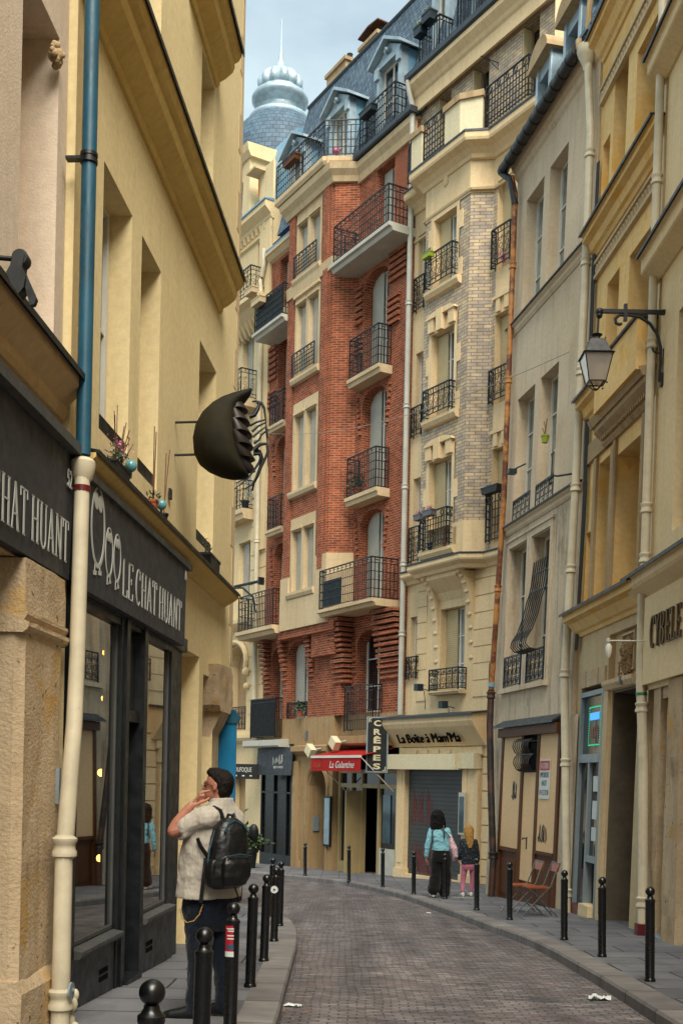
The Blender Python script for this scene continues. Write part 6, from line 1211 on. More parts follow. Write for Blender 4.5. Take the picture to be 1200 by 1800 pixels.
# ================================================================== folding chairs
def chair(x, y, rz, label):
    o = tag(empty('folding_chair', (0, 0, 0)), label, 'folding chair', 'folding chairs against the boarded shop'); o.matrix_world = Matrix.Translation((x, y, gz(y))) @ Matrix.Rotation(rz, 4, 'Z')
    m = MB()   # local: seat front towards -x
    for s in (-.19, .19):
        m.tube([(-.3, s, 0), (.17, s, .5), (.3, s, .86)], .011, 8); m.tube([(.3, s*.9, 0), (-.17, s*.9, .47)], .011, 8)
    m.tube([(.3, -.19, .86), (.3, .19, .86)], .011, 8); m.tube([(-.2, -.18, .1), (-.2, .18, .1)], .008, 6); m.tube([(.26, -.17, .06), (.26, .17, .06)], .008, 6); m.build('frame', 'chrome', o, True)
    MB().prism('z', [(-.2, -.17), (-.16, -.2), (.14, -.19), (.17, -.15), (.17, .15), (.14, .19), (-.16, .2), (-.2, .17)], .455, .475).build('seat', 'orangew', o)
    m = MB(); m.prism('y', [(.262, .72), (.282, .72), (.318, .86), (.3, .87)], -.2, .2); m.build('backrest', 'orangew', o); return o
chair(3.02, 18.85, R(10), 'left orange-seated folding chair with steel frame by the boarded shop')
chair(3.16, 18.2, R(6), 'right orange-seated folding chair with steel frame nearer the camera')

# ================================================================== litter
def paper_bit(x, y, s, label, seed, h=.0):
    r_ = random.Random(seed); m = MB(); n = 7; vs = [((i/(n-1)-.5)*s*(1+.2*r_.random()), (j/(n-1)-.5)*s*.7*(1+.2*r_.random()), abs(r_.gauss(0, h))+.004) for j in range(n) for i in range(n)]
    m.add(vs, [(j*n+i, j*n+i+1, (j+1)*n+i+1, (j+1)*n+i) for j in range(n-1) for i in range(n-1)]); o = m.build('paper_scrap', 'paper'); tag(o, label, 'litter'); o.matrix_world = Matrix.Translation((x, y, gz(y)-KH+.006)) @ Matrix.Rotation(r_.uniform(-.4, .4), 4, 'Z')
paper_bit(-.36, 9.45, .13, 'flat white paper scrap beside the left kerb', 2, .006); paper_bit(2.33, 10.15, .17, 'crumpled white paper lying against the right kerb', 5, .018); paper_bit(1.55, 19.6, .07, 'tiny white scrap in the right gutter farther away', 7, .01)

# ================================================================== projector at the far left edge
PL.matrix_world = Matrix.Translation((-1.8, 6.2, 4.2)) @ Matrix.Scale(.8, 4)
m = MB(); m.prism('y', [(-.035, .03), (-.0, .045), (.035, .02), (.02, -.06), (.045, -.12), (.035, -.2), (.0, -.245), (-.05, -.18), (-.085, -.1), (-.06, -.05), (-.045, -.0)], -.06, .06)
m.lathe([(.05, -.05), (.056, -.045), (.056, .045), (.05, .05)], (0, 0, 0), 18); m.v[22:] = [(x, z, y+.01) for x, y, z in m.v[22:]]; m.build('lamp_head', 'iron', PL, True)
MB().tube([(-.36, .0, .035), (-.02, .0, .012)], .017, 10).build('arm', 'iron', PL, True)
MB().prism('y', [(.02, -.13), (.045, -.11), (.115, -.26), (.1, -.3), (.07, -.31)], -.03, .02).build('side_flap', 'iron', PL)
# ================================================================== horseshoe crab sculpture
SCU = tag(empty('crab_sculpture', (0, 0, 0)), 'large dark bronze horseshoe crab sculpture held out from the cream wall on two rods', 'sculpture')
SCU.matrix_world = Matrix.Translation(mw2 @ Vector((2.79, 0, 5.17)))
KS = .0057
def QS(px, py, y=0): return Vector(((px-306-(774-py)*.021)*KS, y, (774-py)*KS))
prof = [(682, 438, 443, .02), (687, 424, 442, .06), (694, 405, 439, .11), (703, 386, 431, .16), (714, 370, 422, .2), (730, 354, 418, .24), (750, 343, 418, .27), (774, 338, 420, .28), (800, 340, 424, .27), (818, 349, 430, .23), (830, 364, 436, .18), (839, 384, 438, .11), (844, 402, 420, .03)]
m = MB(); loft_rows = []
vs = []; n_ = 28
for py, xl, xr, hy in prof:
    cx, cz, hx = (xl+xr)/2, py, (xr-xl)/2
    for j in range(n_):
        t = 2*math.pi*j/n_; vs.append(QS(cx-hx*math.copysign(abs(math.cos(t))**(1 if math.cos(t) > 0 else .55), math.cos(t)), cz, hy*math.sin(t)))
k_ = len(prof); m.add(vs, [(i*n_+j, i*n_+(j+1) % n_, (i+1)*n_+(j+1) % n_, (i+1)*n_+j) for i in range(k_-1) for j in range(n_)]+[tuple(range(n_))[::-1], tuple(range((k_-1)*n_, k_*n_))])
def bronze():
    m, N, L, b = mk('olive_bronze'); v = coords(N, L, 'Object'); g_ = N.new('ShaderNodeNewGeometry')
    c = ramp(N, L, noi(N, L, v, 2.2, 6, .7), .35, .72, C('0e0c07'), C('282209')); L.new(c, b.inputs['Base Color']); b.inputs['Roughness'].default_value = .8; b.inputs['Metallic'].default_value = .0; b.inputs['Specular IOR Level'].default_value = .25
    bump(N, L, b, noi(N, L, v, 30, 4), .15, .01); return m
brz = bronze(); m.build('shell', brz, SCU, True, 70)
m = MB(); rows = []; base = [(700, 432), (715, 431), (735, 434), (757, 438), (779, 441), (801, 444), (820, 447), (834, 444)]
for i in range(6):
    y0 = 703+i*21.5
    for dy, dx in ((0, -9), (8, -2), (15, 2), (19, 4), (20.5, -6)):
        yy = y0+dy; xb = [a_[1]+(b_[1]-a_[1])*(yy-a_[0])/(b_[0]-a_[0]) for a_, b_ in zip(base, base[1:]) if a_[0] <= yy <= b_[0]]
        xb = xb[0] if xb else base[-1][1]
        rows.append((yy, 400, xb+dx, .2*math.sin(math.pi*min(.92, max(.18, (yy-685)/160)))+.02))
vs = []; n_ = 22
for py, xl, xr, hy in rows:
    cx, hx = (xl+xr)/2, (xr-xl)/2
    for j in range(n_):
        t = 2*math.pi*j/n_; vs.append(QS(cx+hx*math.cos(t), py, hy*math.sin(t)))
k_ = len(rows); m.add(vs, [(i*n_+j, i*n_+(j+1) % n_, (i+1)*n_+(j+1) % n_, (i+1)*n_+j) for i in range(k_-1) for j in range(n_)])
m.build('belly_plate', paint('brown_bronze', '20160d', .6, .2, .4), SCU, True, 40)
def leg(pts, r0, r1, dy=0):
    P = [QS(px, py, y+dy) for px, py, y in pts]; limb_ = MB(); n = len(P)
    limb_.tube(P, [r0+(r1-r0)*i/(n-1) for i in range(n)], 8); return limb_.build('leg', 'iron', SCU, True)
leg([(438, 731, 0), (447, 728, 0), (454, 716, 0), (456, 708, 0), (450, 704, 0), (443, 705, 0)], .03, .008); leg([(452, 706, 0), (460, 708, 0), (465, 717, 0), (466, 728, 0), (468, 742, 0)], .02, .008)
leg([(467, 742, 0), (471, 765, -.02), (480, 801, -.04)], .009, .004); leg([(467, 748, 0), (470, 775, .03), (471, 818, .05)], .009, .004)
for dy in (-.07,): 
    leg([(440, 752, dy), (452, 746, dy*1.2), (467, 741, dy*1.1)], .012, .009); leg([(444, 762, dy), (455, 752, dy), (469, 745, dy)], .014, .007); leg([(445, 772, dy), (456, 762, dy), (468, 752, dy*.8)], .013, .007); leg([(447, 783, dy), (456, 777, dy), (460, 768, dy), (473, 757, dy)], .014, .008)
    leg([(446, 795, dy), (458, 784, dy), (470, 783, dy), (472, 797, dy), (466, 812, dy), (455, 836, dy), (444, 856, dy), (430, 864, dy)], .022, .006); leg([(446, 800, dy*.6), (460, 800, dy*.6), (456, 815, dy*.6), (449, 826, dy*.6), (437, 843, dy*.6), (412, 865, dy)], .02, .004)
leg([(448, 790, 0), (456, 795, 0), (462, 810, 0), (452, 838, 0), (446, 850, 0), (443, 861, .05)], .03, .008)
m = MB()
for pz, x0_ in ((745, 347), (803, 345)): m.tube([QS(305, pz, 0), QS(x0_, pz-2, 0)], .012, 8)
m.build('fixing_rod', 'iron', SCU)
# ================================================================== big plant by the black shop and the parked van
pot(Matrix.Translation((-2.75, 34.6, gz(34.6))), (0, 0, 0), .26, .6, 'iron', 'large bushy palm-like plant in a pot at the black shop', 'leaf', 420, .42, size=.17, cat='plant', name='potted_palm', lsc=(1, 1, .7))
pot(Matrix.Translation((-3.3, 35.4, gz(35.4))), (0, 0, 0), .28, .7, 'iron', 'second dark leafy plant left of the large one at the black shop', 'leaf', 300, .45, size=.2, cat='plant', name='potted_palm')
V = tag(empty('parked_van', (0, 0, 0)), 'dark blue van parked beyond the man, mostly hidden behind him', 'van'); V.matrix_world = Matrix.Translation((-2.62, 20.3, gz(20.3)-KH)) @ Matrix.Rotation(R(6), 4, 'Z')
vb = paint('dark_blue_car_paint', '0d1c2c', .25, .3, .1, .6)
def loftx(m, secs):   # secs: list of (y, outline [(x,z)...]) same count
    n = len(secs[0][1]); m.add([(x, y, z) for y, pl in secs for x, z in pl], [(i*n+j, i*n+(j+1) % n, (i+1)*n+(j+1) % n, (i+1)*n+j) for i in range(len(secs)-1) for j in range(n)]+[tuple(range(n))[::-1], tuple(range((len(secs)-1)*n, len(secs)*n))])
def car_sec(w_, zr, zs, z0=.3, wr=.78): return [(-w_, z0), (-w_, zs*.7), (-w_*.97, zs), (-w_*wr, zr-.05), (-w_*wr+.12, zr), (w_*wr-.12, zr), (w_*wr, zr-.05), (w_*.97, zs), (w_, zs*.7), (w_, z0)]
m = MB(); loftx(m, [(0, car_sec(.78, .75, .7, .35, .95)), (.12, car_sec(.86, .9, .85, .3, .93)), (.9, car_sec(.9, 1.08, 1.02, .3, .93)), (1.55, car_sec(.9, 1.85, 1.1, .3, .8)), (1.9, car_sec(.9, 1.93, 1.1, .3)), (4.2, car_sec(.9, 1.93, 1.1, .3)), (4.35, car_sec(.86, 1.8, 1.05, .35))]); vbo = m.build('body', vb, V, True, 30)
m = MB(); m.add([(-.78, .93, 1.12), (.78, .93, 1.12), (.66, 1.53, 1.8), (-.66, 1.53, 1.8)], [(0, 1, 2, 3)]); m.xf(Matrix.Translation((0, -.02, .01))); m.build('windscreen', paint('windscreen_glass', '46605c', .08, 0, .2, 1), V)
m = MB(); 
for s in (-1, 1): m.bar((s*.8, .9, 1.1), (s*.69, 1.52, 1.83), .06)
m.build('windscreen_pillar', 'pipew', V)
for s in (-1, 1):
    m = MB(); m.bar((s*.85, 1.0, 1.15), (s*1.02, .95, 1.2), .06); m.ball((s*1.1, .95, 1.28), .13, 12, 8, (.75, .5, 1.25)); m.build('wing_mirror', 'iron', V, True)
    m = MB(); m.ball((s*.62, .06, .68), .14, 12, 7, (1, .35, .6)); m.build('headlight', 'glasst', V, True)
    for y in (.75, 3.5):
        m = MB(); m.lathe([(.2, -.1), (.31, -.1), (.33, -.06), (.33, .06), (.31, .1), (.2, .1)], (0, 0, 0), 24); m.xf(Matrix.Translation((s*.8, y, .33)) @ Matrix.Rotation(R(90), 4, 'Y')); wh = m.build('wheel', 'iron', V, True)
        m = MB(); m.lathe([(.02, .07), (.19, .06), (.2, .1), (.17, .11), (.05, .1)], (0, 0, 0), 16); m.xf(Matrix.Translation((s*.8, y, .33)) @ Matrix.Rotation(R(90*s), 4, 'Y')); m.build('rim', 'chrome', wh, True)
MB().box(-.7, .7, -.06, .1, .32, .5).build('bumper', 'iron', V); MB().box(-.26, .26, -.08, -.06, .4, .5).build('number_plate', 'paper', V)

# ================================================================== people
def loft(m, rings, n=20):      # rings: (centre, half side, half depth, side dir, depth dir[, power])
    vs = []
    for c, a, b, s, f in rings:
        c = Vector(c); s = Vector(s).normalized(); f = Vector(f).normalized()
        for j in range(n):
            t = 2*math.pi*j/n; ct, st_ = math.cos(t), math.sin(t); e = .85
            vs.append(c+s*(a*math.copysign(abs(ct)**e, ct))+f*(b*math.copysign(abs(st_)**e, st_)))
    k = len(rings); fs = [(i*n+j, i*n+(j+1) % n, (i+1)*n+(j+1) % n, (i+1)*n+j) for i in range(k-1) for j in range(n)]+[tuple(range(n))[::-1], tuple(range((k-1)*n, k*n))]
    return m.add(vs, fs)
def limb(m, pts, rs, n=12):
    P = []; Q = []
    for i in range(len(pts)-1):
        p0, p1, p2, p3 = [Vector(pts[min(max(j, 0), len(pts)-1)]) for j in (i-1, i, i+1, i+2)]
        for k in range(4):
            t = k/4; P.append(.5*((2*p1)+(-p0+p2)*t+(2*p0-5*p1+4*p2-p3)*t*t+(-p0+3*p1-3*p2+p3)*t**3)); Q.append(rs[i]+(rs[i+1]-rs[i])*t)
    P.append(Vector(pts[-1])); Q.append(rs[-1]); m.tube(P, Q, n); m.ball(P[-1], Q[-1], 10, 6); m.ball(P[0], Q[0], 10, 6); return m
def solid(m, voxel, name, mat, parent, sm=6, disp=None, fac=.5):
    o = m.build('tmp', None, None, uv=False); bm = bmesh.new(); bm.from_mesh(o.data); bmesh.ops.recalc_face_normals(bm, faces=bm.faces); bm.to_mesh(o.data); bm.free()
    r_ = o.modifiers.new('r', 'REMESH'); r_.mode = 'VOXEL'; r_.voxel_size = voxel
    s_ = o.modifiers.new('s', 'SMOOTH'); s_.factor = fac; s_.iterations = sm
    if disp:
        t_ = bpy.data.textures.new('folds', 'CLOUDS'); t_.noise_scale = disp[1]; t_.noise_depth = 2; d_ = o.modifiers.new('d', 'DISPLACE'); d_.texture = t_; d_.strength = disp[0]; d_.mid_level = .5; d_.texture_coords = 'LOCAL'
    dg = bpy.context.evaluated_depsgraph_get(); dg.update(); me = bpy.data.meshes.new_from_object(o.evaluated_get(dg)); bpy.data.objects.remove(o)
    me.name = name; me.shade_smooth(); me.materials.clear(); me.materials.append(M[mat] if isinstance(mat, str) else mat)
    q = bpy.data.objects.new(name, me); COL.objects.link(q); q.parent = parent; return q
def cloth(name, col, bs=.5, sc=14, var=.2, rough=.9, wr=(1, 1, 1.6), fold=3.2):
    m, N, L, b = mk(name); v = coords(N, L, 'Object', wr)
    g_ = ramp(N, L, noi(N, L, v, sc, 4, .6), .3, .75, (1-var,)*3+(1,), (1.08, 1.08, 1.08, 1)); L.new(mixn(N, L, 'MULTIPLY', 1, C(col), g_), b.inputs['Base Color']); b.inputs['Roughness'].default_value = rough
    b.inputs['Sheen Weight'].default_value = .15; b.inputs['Specular IOR Level'].default_value = .2
    h = N.new('ShaderNodeMath'); h.operation = 'ADD'; L.new(noi(N, L, v, fold, 3, .5), h.inputs[0]); k = N.new('ShaderNodeMath'); k.operation = 'MULTIPLY'; L.new(noi(N, L, v, 180, 2), k.inputs[0]); k.inputs[1].default_value = .03; L.new(k.outputs[0], h.inputs[1])
    bump(N, L, b, h.outputs[0], bs, .05); return m
def skinm(name, col, tat=None):
    m, N, L, b = mk(name); v = coords(N, L, 'Object')
    c = mixn(N, L, 'MULTIPLY', 1, C(col), ramp(N, L, noi(N, L, v, 22, 4), .3, .75, (.82, .72, .68, 1), (1.06, 1.04, 1.02, 1))); L.new(c, b.inputs['Base Color']); b.inputs['Roughness'].default_value = .62
    b.inputs['Subsurface Weight'].default_value = .12; b.inputs['Subsurface Radius'].default_value = (.02, .008, .004); bump(N, L, b, noi(N, L, v, 120, 3), .08, .005); return m
def hairm(name, a, c):
    m, N, L, b = mk(name); v = coords(N, L, 'Object', (1, 1, .18)); L.new(ramp(N, L, noi(N, L, v, 90, 3), .35, .65, C(a), C(c)), b.inputs['Base Color']); b.inputs['Roughness'].default_value = .7; b.inputs['Specular IOR Level'].default_value = .2
    bump(N, L, b, noi(N, L, v, 110, 3), .9, .01); return m
UP = Vector((0, 0, 1))
HEAD = [(-.118, .058, -.01, .03), (-.1, .083, .04, .05), (-.075, .09, .062, .06), (-.05, .089, .076, .064), (-.02, .088, .09, .069), (.0, .083, .097, .073), (.03, .092, .101, .075), (.06, .088, .102, .074), (.09, .068, .088, .062), (.112, .032, .055, .038), (.121, .004, .02, .012)]
def head(m, c, f, up=UP, k=1):
    f = Vector(f).normalized(); up = Vector(up).normalized(); f = (f-up*f.dot(up)).normalized(); s = up.cross(f); c = Vector(c)
    P = lambda a, b, h: c+f*(a*k)+s*(b*k)+up*(h*k)
    loft(m, [(P((fr-bk)/2, 0, h), hw*k, (fr+bk)/2*k, s, f) for h, fr, bk, hw in HEAD], 22)
    limb(m, [P(.082, 0, .022), P(.1, 0, -.005), P(.112, 0, -.03)], [.008*k, .011*k, .013*k], 8)
    for q in (-1, 1):
        m.ball(P(.1, q*.011, -.036), .010*k, 8, 6); m.ball(P(.072, q*.031, .006), .015*k, 8, 6); limb(m, [P(.088, q*.012, .026), P(.086, q*.045, .026)], [.009*k, .007*k], 6)
        e0 = len(m.v); loft(m, [(P(-.005, q*.07, .0), .012*k, .02*k, up, f), (P(-.01, q*.083, .002), .028*k, .017*k, up, f), (P(-.014, q*.088, .003), .031*k, .019*k, up, f), (P(-.014, q*.092, .004), .026*k, .014*k, up, f)], 10)
    m.ball(P(.09, 0, -.058), .012*k, 10, 6, (1, 1.6, .7)); m.ball(P(.088, 0, -.07), .012*k, 10, 6, (1, 1.5, .8)); m.ball(P(.078, 0, -.1), .02*k, 10, 7)
    return P, s, f, up
def hand(m, w, d, n, k=1, curl=(.5, .6, .7, .8), th=1, spread=.22, point=None):
    """w wrist, d direction of the palm, n palm normal (palm side)"""
    d = Vector(d).normalized(); n = Vector(n); n = (n-d*n.dot(d)).normalized(); s = d.cross(n); w = Vector(w)
    loft(m, [(w-d*.015*k, .026*k, .02*k, s, n), (w+d*.02*k, .034*k, .019*k, s, n), (w+d*.055*k, .042*k, .016*k, s, n), (w+d*.088*k, .041*k, .013*k, s, n)], 14)
    for i, (o, L_) in enumerate(((.031, .075), (.0105, .083), (-.0105, .077), (-.031, .06))):
        p = w+d*.084*k+s*o*k*th; a = curl[i]; pts = [p]; dd = d+s*(o*spread*5*th); dd.normalize(); ang = a*.6
        for q in range(3): 
            dr = (dd*math.cos(ang)+n*math.sin(ang)); p = p+dr*L_*k*(.45, .32, .25)[q]; pts.append(p); ang += a*1.1
        limb(m, pts, [.0098*k, .0092*k, .0082*k, .007*k], 8)
    t0 = w+d*.02*k+s*.028*k*th; limb(m, [t0, t0+(d*.7+s*.8*th+n*.2)*.035*k, t0+(d*.9+s*.75*th+n*.45)*.062*k, t0+(d*1.1+s*.7*th+n*.7)*.082*k], [.015*k, .0125*k, .011*k, .0085*k], 8)
def shoe(m, p, f, k=1):
    f = Vector(f).normalized(); s = UP.cross(f); p = Vector(p)
    loft(m, [(p-f*.085*k+UP*.05*k, .03*k, .045*k, s, UP), (p-f*.05*k+UP*.055*k, .038*k, .055*k, s, UP), (p+UP*.05*k, .042*k, .05*k, s, UP), (p+f*.08*k+UP*.036*k, .048*k, .037*k, s, UP), (p+f*.15*k+UP*.028*k, .046*k, .028*k, s, UP), (p+f*.195*k+UP*.022*k, .028*k, .02*k, s, UP)], 14)
# ---------------- man with the backpack, seen from behind his left shoulder
K1 = .0041
mz = gz(8.2)
PM = tag(empty('person', (0, 0, 0)), 'man in pale grey shirt and dark jeans with his hand at his ear', 'person'); PM.matrix_world = Matrix.Translation((-.93, 8.2, mz))
def Q1(px, py, y=0): return Vector(((px-362-(1790-py)*.021)*K1, y, (1790-py)*K1))
FB = Vector((-.65, .76, 0)); SB = Vector((-.76, -.65, 0)); FH = Vector((-.93, .3, .18))
hc = Q1(381, 1384, 0)
b = MB(); PH, hs, hf, hu = head(b, hc, FH, Vector((.14, -.04, 1)), .98)
limb(b, [Q1(386, 1425, .0), PH(-.025, 0, -.05)], [.068, .06], 14)
torso = [(1600, 366, .16, .12), (1560, 366, .19, .145), (1500, 370, .19, .14), (1460, 374, .19, .13), (1435, 380, .17, .1), (1422, 384, .1, .07)]
loft(b, [(Q1(px, py, 0), a, d, SB, FB) for py, px, a, d in torso])
Sh = Q1(362, 1438, -.15); El = Q1(309, 1462, -.17); Wr = Q1(339, 1417, -.16)
limb(b, [Q1(376, 1436, -.05), Sh, Sh.lerp(El, .5), El], [.07, .062, .052, .046]); limb(b, [El, El.lerp(Wr, .35)+Vector((-.01, 0, 0)), Wr], [.046, .045, .029])
Kn = Q1(353, 1400, -.145); ear = PH(-.0, .1, -.012)
# raised hand, index finger on the ear
d_ = (Kn-Wr).normalized(); n_h = Vector((.55, .8, -.2)); sd_ = Vector((.2, -.35, .9))
loft(b, [(Wr-d_*.01, .03, .024, sd_, n_h), (Wr+d_*.03, .04, .023, sd_, n_h), (Wr+d_*.065, .045, .021, sd_, n_h), (Wr+d_*.085, .04, .018, sd_, n_h)], 14)
tipi = Q1(369, 1391, -.112)
limb(b, [Kn+Vector((0, 0, .012)), Kn.lerp(tipi, .35)+Vector((0, -.008, .014)), Kn.lerp(tipi, .7)+Vector((0, -.004, .006)), tipi], [.0115, .0105, .0095, .008], 8)
for i, (ex, ez, ll) in enumerate(((.0, -.004, 1.0), (-.004, -.019, .92), (-.008, -.033, .8))):
    p0 = Kn+Vector((ex-.002, .006*i, ez)); limb(b, [p0, p0+Vector((.026, .0, .004))*ll, p0+Vector((.036, .022, -.01))*ll, p0+Vector((.022, .034, -.018))*ll], [.0105, .0105, .0095, .008], 8)
t0 = Wr+d_*.03+Vector((.01, -.005, -.018)); limb(b, [t0, Q1(356, 1411, -.155), Q1(364, 1408, -.15), Q1(369, 1404, -.145)], [.015, .013, .0115, .009], 8)
# far arm hangs, hand by the pocket
S2_ = Q1(400, 1440, .15); E2 = S2_+Vector((-.02, .06, -.29)); W2 = E2+Vector((-.09, .05, -.24)); limb(b, [Q1(384, 1436, .05), S2_, E2, W2], [.07, .058, .045, .028]); hand(b, W2, (-.2, .1, -1), (.4, -.9, 0), 1, (.5, .6, .7, .8))
hipL, hipR = Q1(352, 1600, -.05), Q1(382, 1600, .06); knL, knR = Q1(350, 1685, -.07), Q1(388, 1685, .06); anL, anR = Q1(345, 1770, -.05), Q1(389, 1768, .07)
limb(b, [hipL, knL, anL], [.088, .058, .042]); limb(b, [hipR, knR, anR], [.088, .058, .042])
sk1 = skinm('ruddy_skin', 'a9735e'); solid(b, .0042, 'body', sk1, PM, 3)
hm = MB(); rows = [(-.085, -.04, .075, .05), (-.06, -.03, .092, .068), (-.03, -.02, .104, .077), (.0, .006, .11, .08), (.03, .022, .114, .082), (.055, .062, .113, .082), (.08, .094, .108, .076), (.105, .1, .09, .066), (.125, .085, .062, .048), (.135, .05, .02, .022)]
loft(hm, [(PH((fr-bk)/2, 0, h), hw*.98, (fr+bk)/2*.98, hs, hf) for h, fr, bk, hw in rows], 22); solid(hm, .005, 'hair', hairm('dark_brown_hair', '070504', '1c130c'), PM, 2, (.012, .02))
gl = MB()
for q in (-1, 1):
    gl.tube([PH(.1-.012*abs(math.cos(a*.628)), q*(.032+.022*math.cos(a*.628)), .004+.017*math.sin(a*.628)) for a in range(10)], .0028, 6, True); gl.tube([PH(.09, q*.056, .01), PH(.05, q*.074, .009), PH(-.0, q*.085, .006), PH(-.02, q*.086, -.01)], .0026, 6)
gl.tube([PH(.104, -.01, .008), PH(.106, 0, .011), PH(.104, .01, .008)], .0026, 6); gl.build('glasses', 'iron', PM, True)
sh = MB(); srows = [(1578, 364, .245, .185), (1560, 365, .24, .185), (1530, 367, .235, .185), (1500, 370, .232, .178), (1470, 373, .226, .163), (1448, 377, .222, .148), (1434, 381, .205, .125), (1425, 384, .165, .105), (1418, 386, .11, .088), (1409, 387, .082, .08), (1404, 387, .078, .078)]
loft(sh, [(Q1(px, py, 0), a, d, SB, FB) for py, px, a, d in srows], 26)
cuffd = (El-Sh).normalized(); Cf = Sh.lerp(El, .62)
limb(sh, [Q1(385, 1440, -.03), Sh+Vector((.02, 0, .0)), Sh.lerp(El, .35), Cf], [.09, .088, .08, .074], 16); loft(sh, [(Cf-cuffd*.03, .076, .07, UP, FB), (Cf+cuffd*.03, .084, .076, UP, FB), (Cf+cuffd*.045, .083, .075, UP, FB)], 18)
limb(sh, [Q1(385, 1440, .03), S2_, S2_.lerp(E2, .6)], [.09, .08, .075], 14)
shm = cloth('pale_grey_linen_shirt', 'a69e92', .9, 30, .08, .92, (1.6, 1, .5), 6); shirt = solid(sh, .0065, 'shirt', shm, PM, 4, (.02, .09))
cl = MB()
for py, dr in ((1417, 0), (1408, .0)): pass
cc = Q1(386.5, 1411, 0); n_ = 24; cl.add([cc+SB*(r_*math.cos(t))+FB*(r_*.95*math.sin(t))+UP*z for r_, z in ((.085, -.028), (.088, .012), (.078, .016)) for t in [2*math.pi*i/n_ for i in range(n_)]], [(k_*n_+i, k_*n_+(i+1) % n_, (k_+1)*n_+(i+1) % n_, (k_+1)*n_+i) for k_ in range(2) for i in range(n_)]); cl.build('collar', shm, PM, True)
tt = MB(); up_ = Sh.lerp(El, .78)
je = MB(); loft(je, [(Q1(366, 1560, 0), .185, .15, SB, FB), (Q1(366, 1600, 0), .2, .165, SB, FB), (Q1(366, 1620, 0), .185, .16, SB, FB), (Q1(366, 1636, 0), .13, .12, SB, FB)], 22)
limb(je, [Q1(350, 1605, -.06), Q1(350, 1650, -.07), Q1(351, 1690, -.07), Q1(345, 1735, -.055), Q1(343, 1772, -.05)], [.11, .102, .084, .072, .068], 16); limb(je, [Q1(384, 1605, .06), Q1(386, 1650, .065), Q1(389, 1690, .06), Q1(390, 1735, .07), Q1(389, 1770, .07)], [.112, .1, .082, .07, .066], 16)
solid(je, .0075, 'jeans', cloth('dark_blue_denim', '0b1624', .7, 20, .35, .85, (1, 1, 1.2), 7), PM, 4, (.022, .08))
so_ = MB(); shoe(so_, Q1(338, 1790, -.05)+Vector((0, 0, .0)), (-1, .1, 0), 1.08); solid(so_, .006, 'shoe', 'iron', PM, 2); so_ = MB(); shoe(so_, Q1(387, 1788, .07)+Vector((0, 0, .0)), (-.9, .35, 0), 1.06); solid(so_, .006, 'shoe', 'iron', PM, 2)
ta = MB(); axis = (El-Sh).normalized(); ua = axis.cross(Vector((0, 1, 0))).normalized(); va = axis.cross(ua); r_ = random.Random(6)
for i in range(16):
    t = .72+.2*r_.random(); a = r_.uniform(2.6, 5.6); c0 = Sh.lerp(El, t); ta.tube([c0+(ua*math.cos(a+q*.45)+va*math.sin(a+q*.45))*.0505+axis*(.012*math.sin(q*1.7+i)) for q in range(4)], .005, 5)
ta.build('tattoo', paint('tattoo_ink', '2c2c34', .6), PM)
ch = MB(); pts = [Q1(361, 1586, -.22), Q1(355, 1603, -.225), Q1(345, 1614, -.22), Q1(333, 1618, -.19), Q1(323, 1612, -.15), Q1(318, 1596, -.11)]
cp = catmull([tuple(p) for p in pts], 7) if 0 else [Vector(pts[i]).lerp(pts[i+1], t/7) for i in range(5) for t in range(7)]
for i, p in enumerate(cp): ch.ball(p, .0052, 6, 4, (1.3, .8, .8))
ch.build('wallet_chain', paint('brass_chain', 'a5824a', .3, .9), PM)
# backpack
BK = tag(empty('backpack', (0, 0, 0)), 'black and teal backpack worn by the man, loose strap hanging down', 'backpack'); BK.matrix_world = PM.matrix_world.copy()
pk_ = MB(); bc = lambda py, px, dy=0: Q1(px, py, -.235+dy)
loft(pk_, [(bc(1557, 398), .1, .05, SB, FB), (bc(1552, 399), .135, .085, SB, FB), (bc(1535, 401), .15, .1, SB, FB), (bc(1505, 404), .152, .1, SB, FB), (bc(1475, 406, .01), .145, .092, SB, FB), (bc(1455, 407, .02), .125, .08, SB, FB), (bc(1443, 407, .03), .09, .06, SB, FB), (bc(1437, 407, .035), .05, .035, SB, FB)], 26)
loft(pk_, [(bc(1550, 404)-FB*.08, .09, .03, SB, FB), (bc(1535, 405)-FB*.095, .115, .04, SB, FB), (bc(1512, 407)-FB*.095, .115, .035, SB, FB), (bc(1502, 408)-FB*.085, .1, .02, SB, FB)], 20)
for q in (-1, 1): loft(pk_, [(bc(1548, 400)+SB*q*.13, .02, .05, SB, FB), (bc(1525, 402)+SB*q*.148, .03, .06, SB, FB), (bc(1508, 403)+SB*q*.14, .02, .055, SB, FB)], 14)
bkm = paint('black_nylon', '0a0d0f', .42, 0, .3, .5, bs=.4); solid(pk_, .006, 'bag', bkm, BK, 3, (.014, .09))
tl = paint('dark_teal_nylon', '1a3440', .45, 0, .3, .5, bs=.3)
m = MB(); zp = [bc(1460, 407, .02)-FB*.083+SB*.1, bc(1447, 407, .03)-FB*.07+SB*.06, bc(1441, 407, .03)-FB*.055, bc(1447, 407, .03)-FB*.07-SB*.06, bc(1460, 407, .02)-FB*.083-SB*.1]
m.tube(zp, .009, 6); m.tube([bc(1500, 408)-FB*.115+SB*.1, bc(1497, 408)-FB*.118, bc(1500, 408)-FB*.115-SB*.1], .007, 6); m.tube([bc(1530, 402)+SB*.165, bc(1490, 404)+SB*.155, bc(1458, 406, .02)+SB*.12], .008, 6); m.build('zip', tl, BK, True)
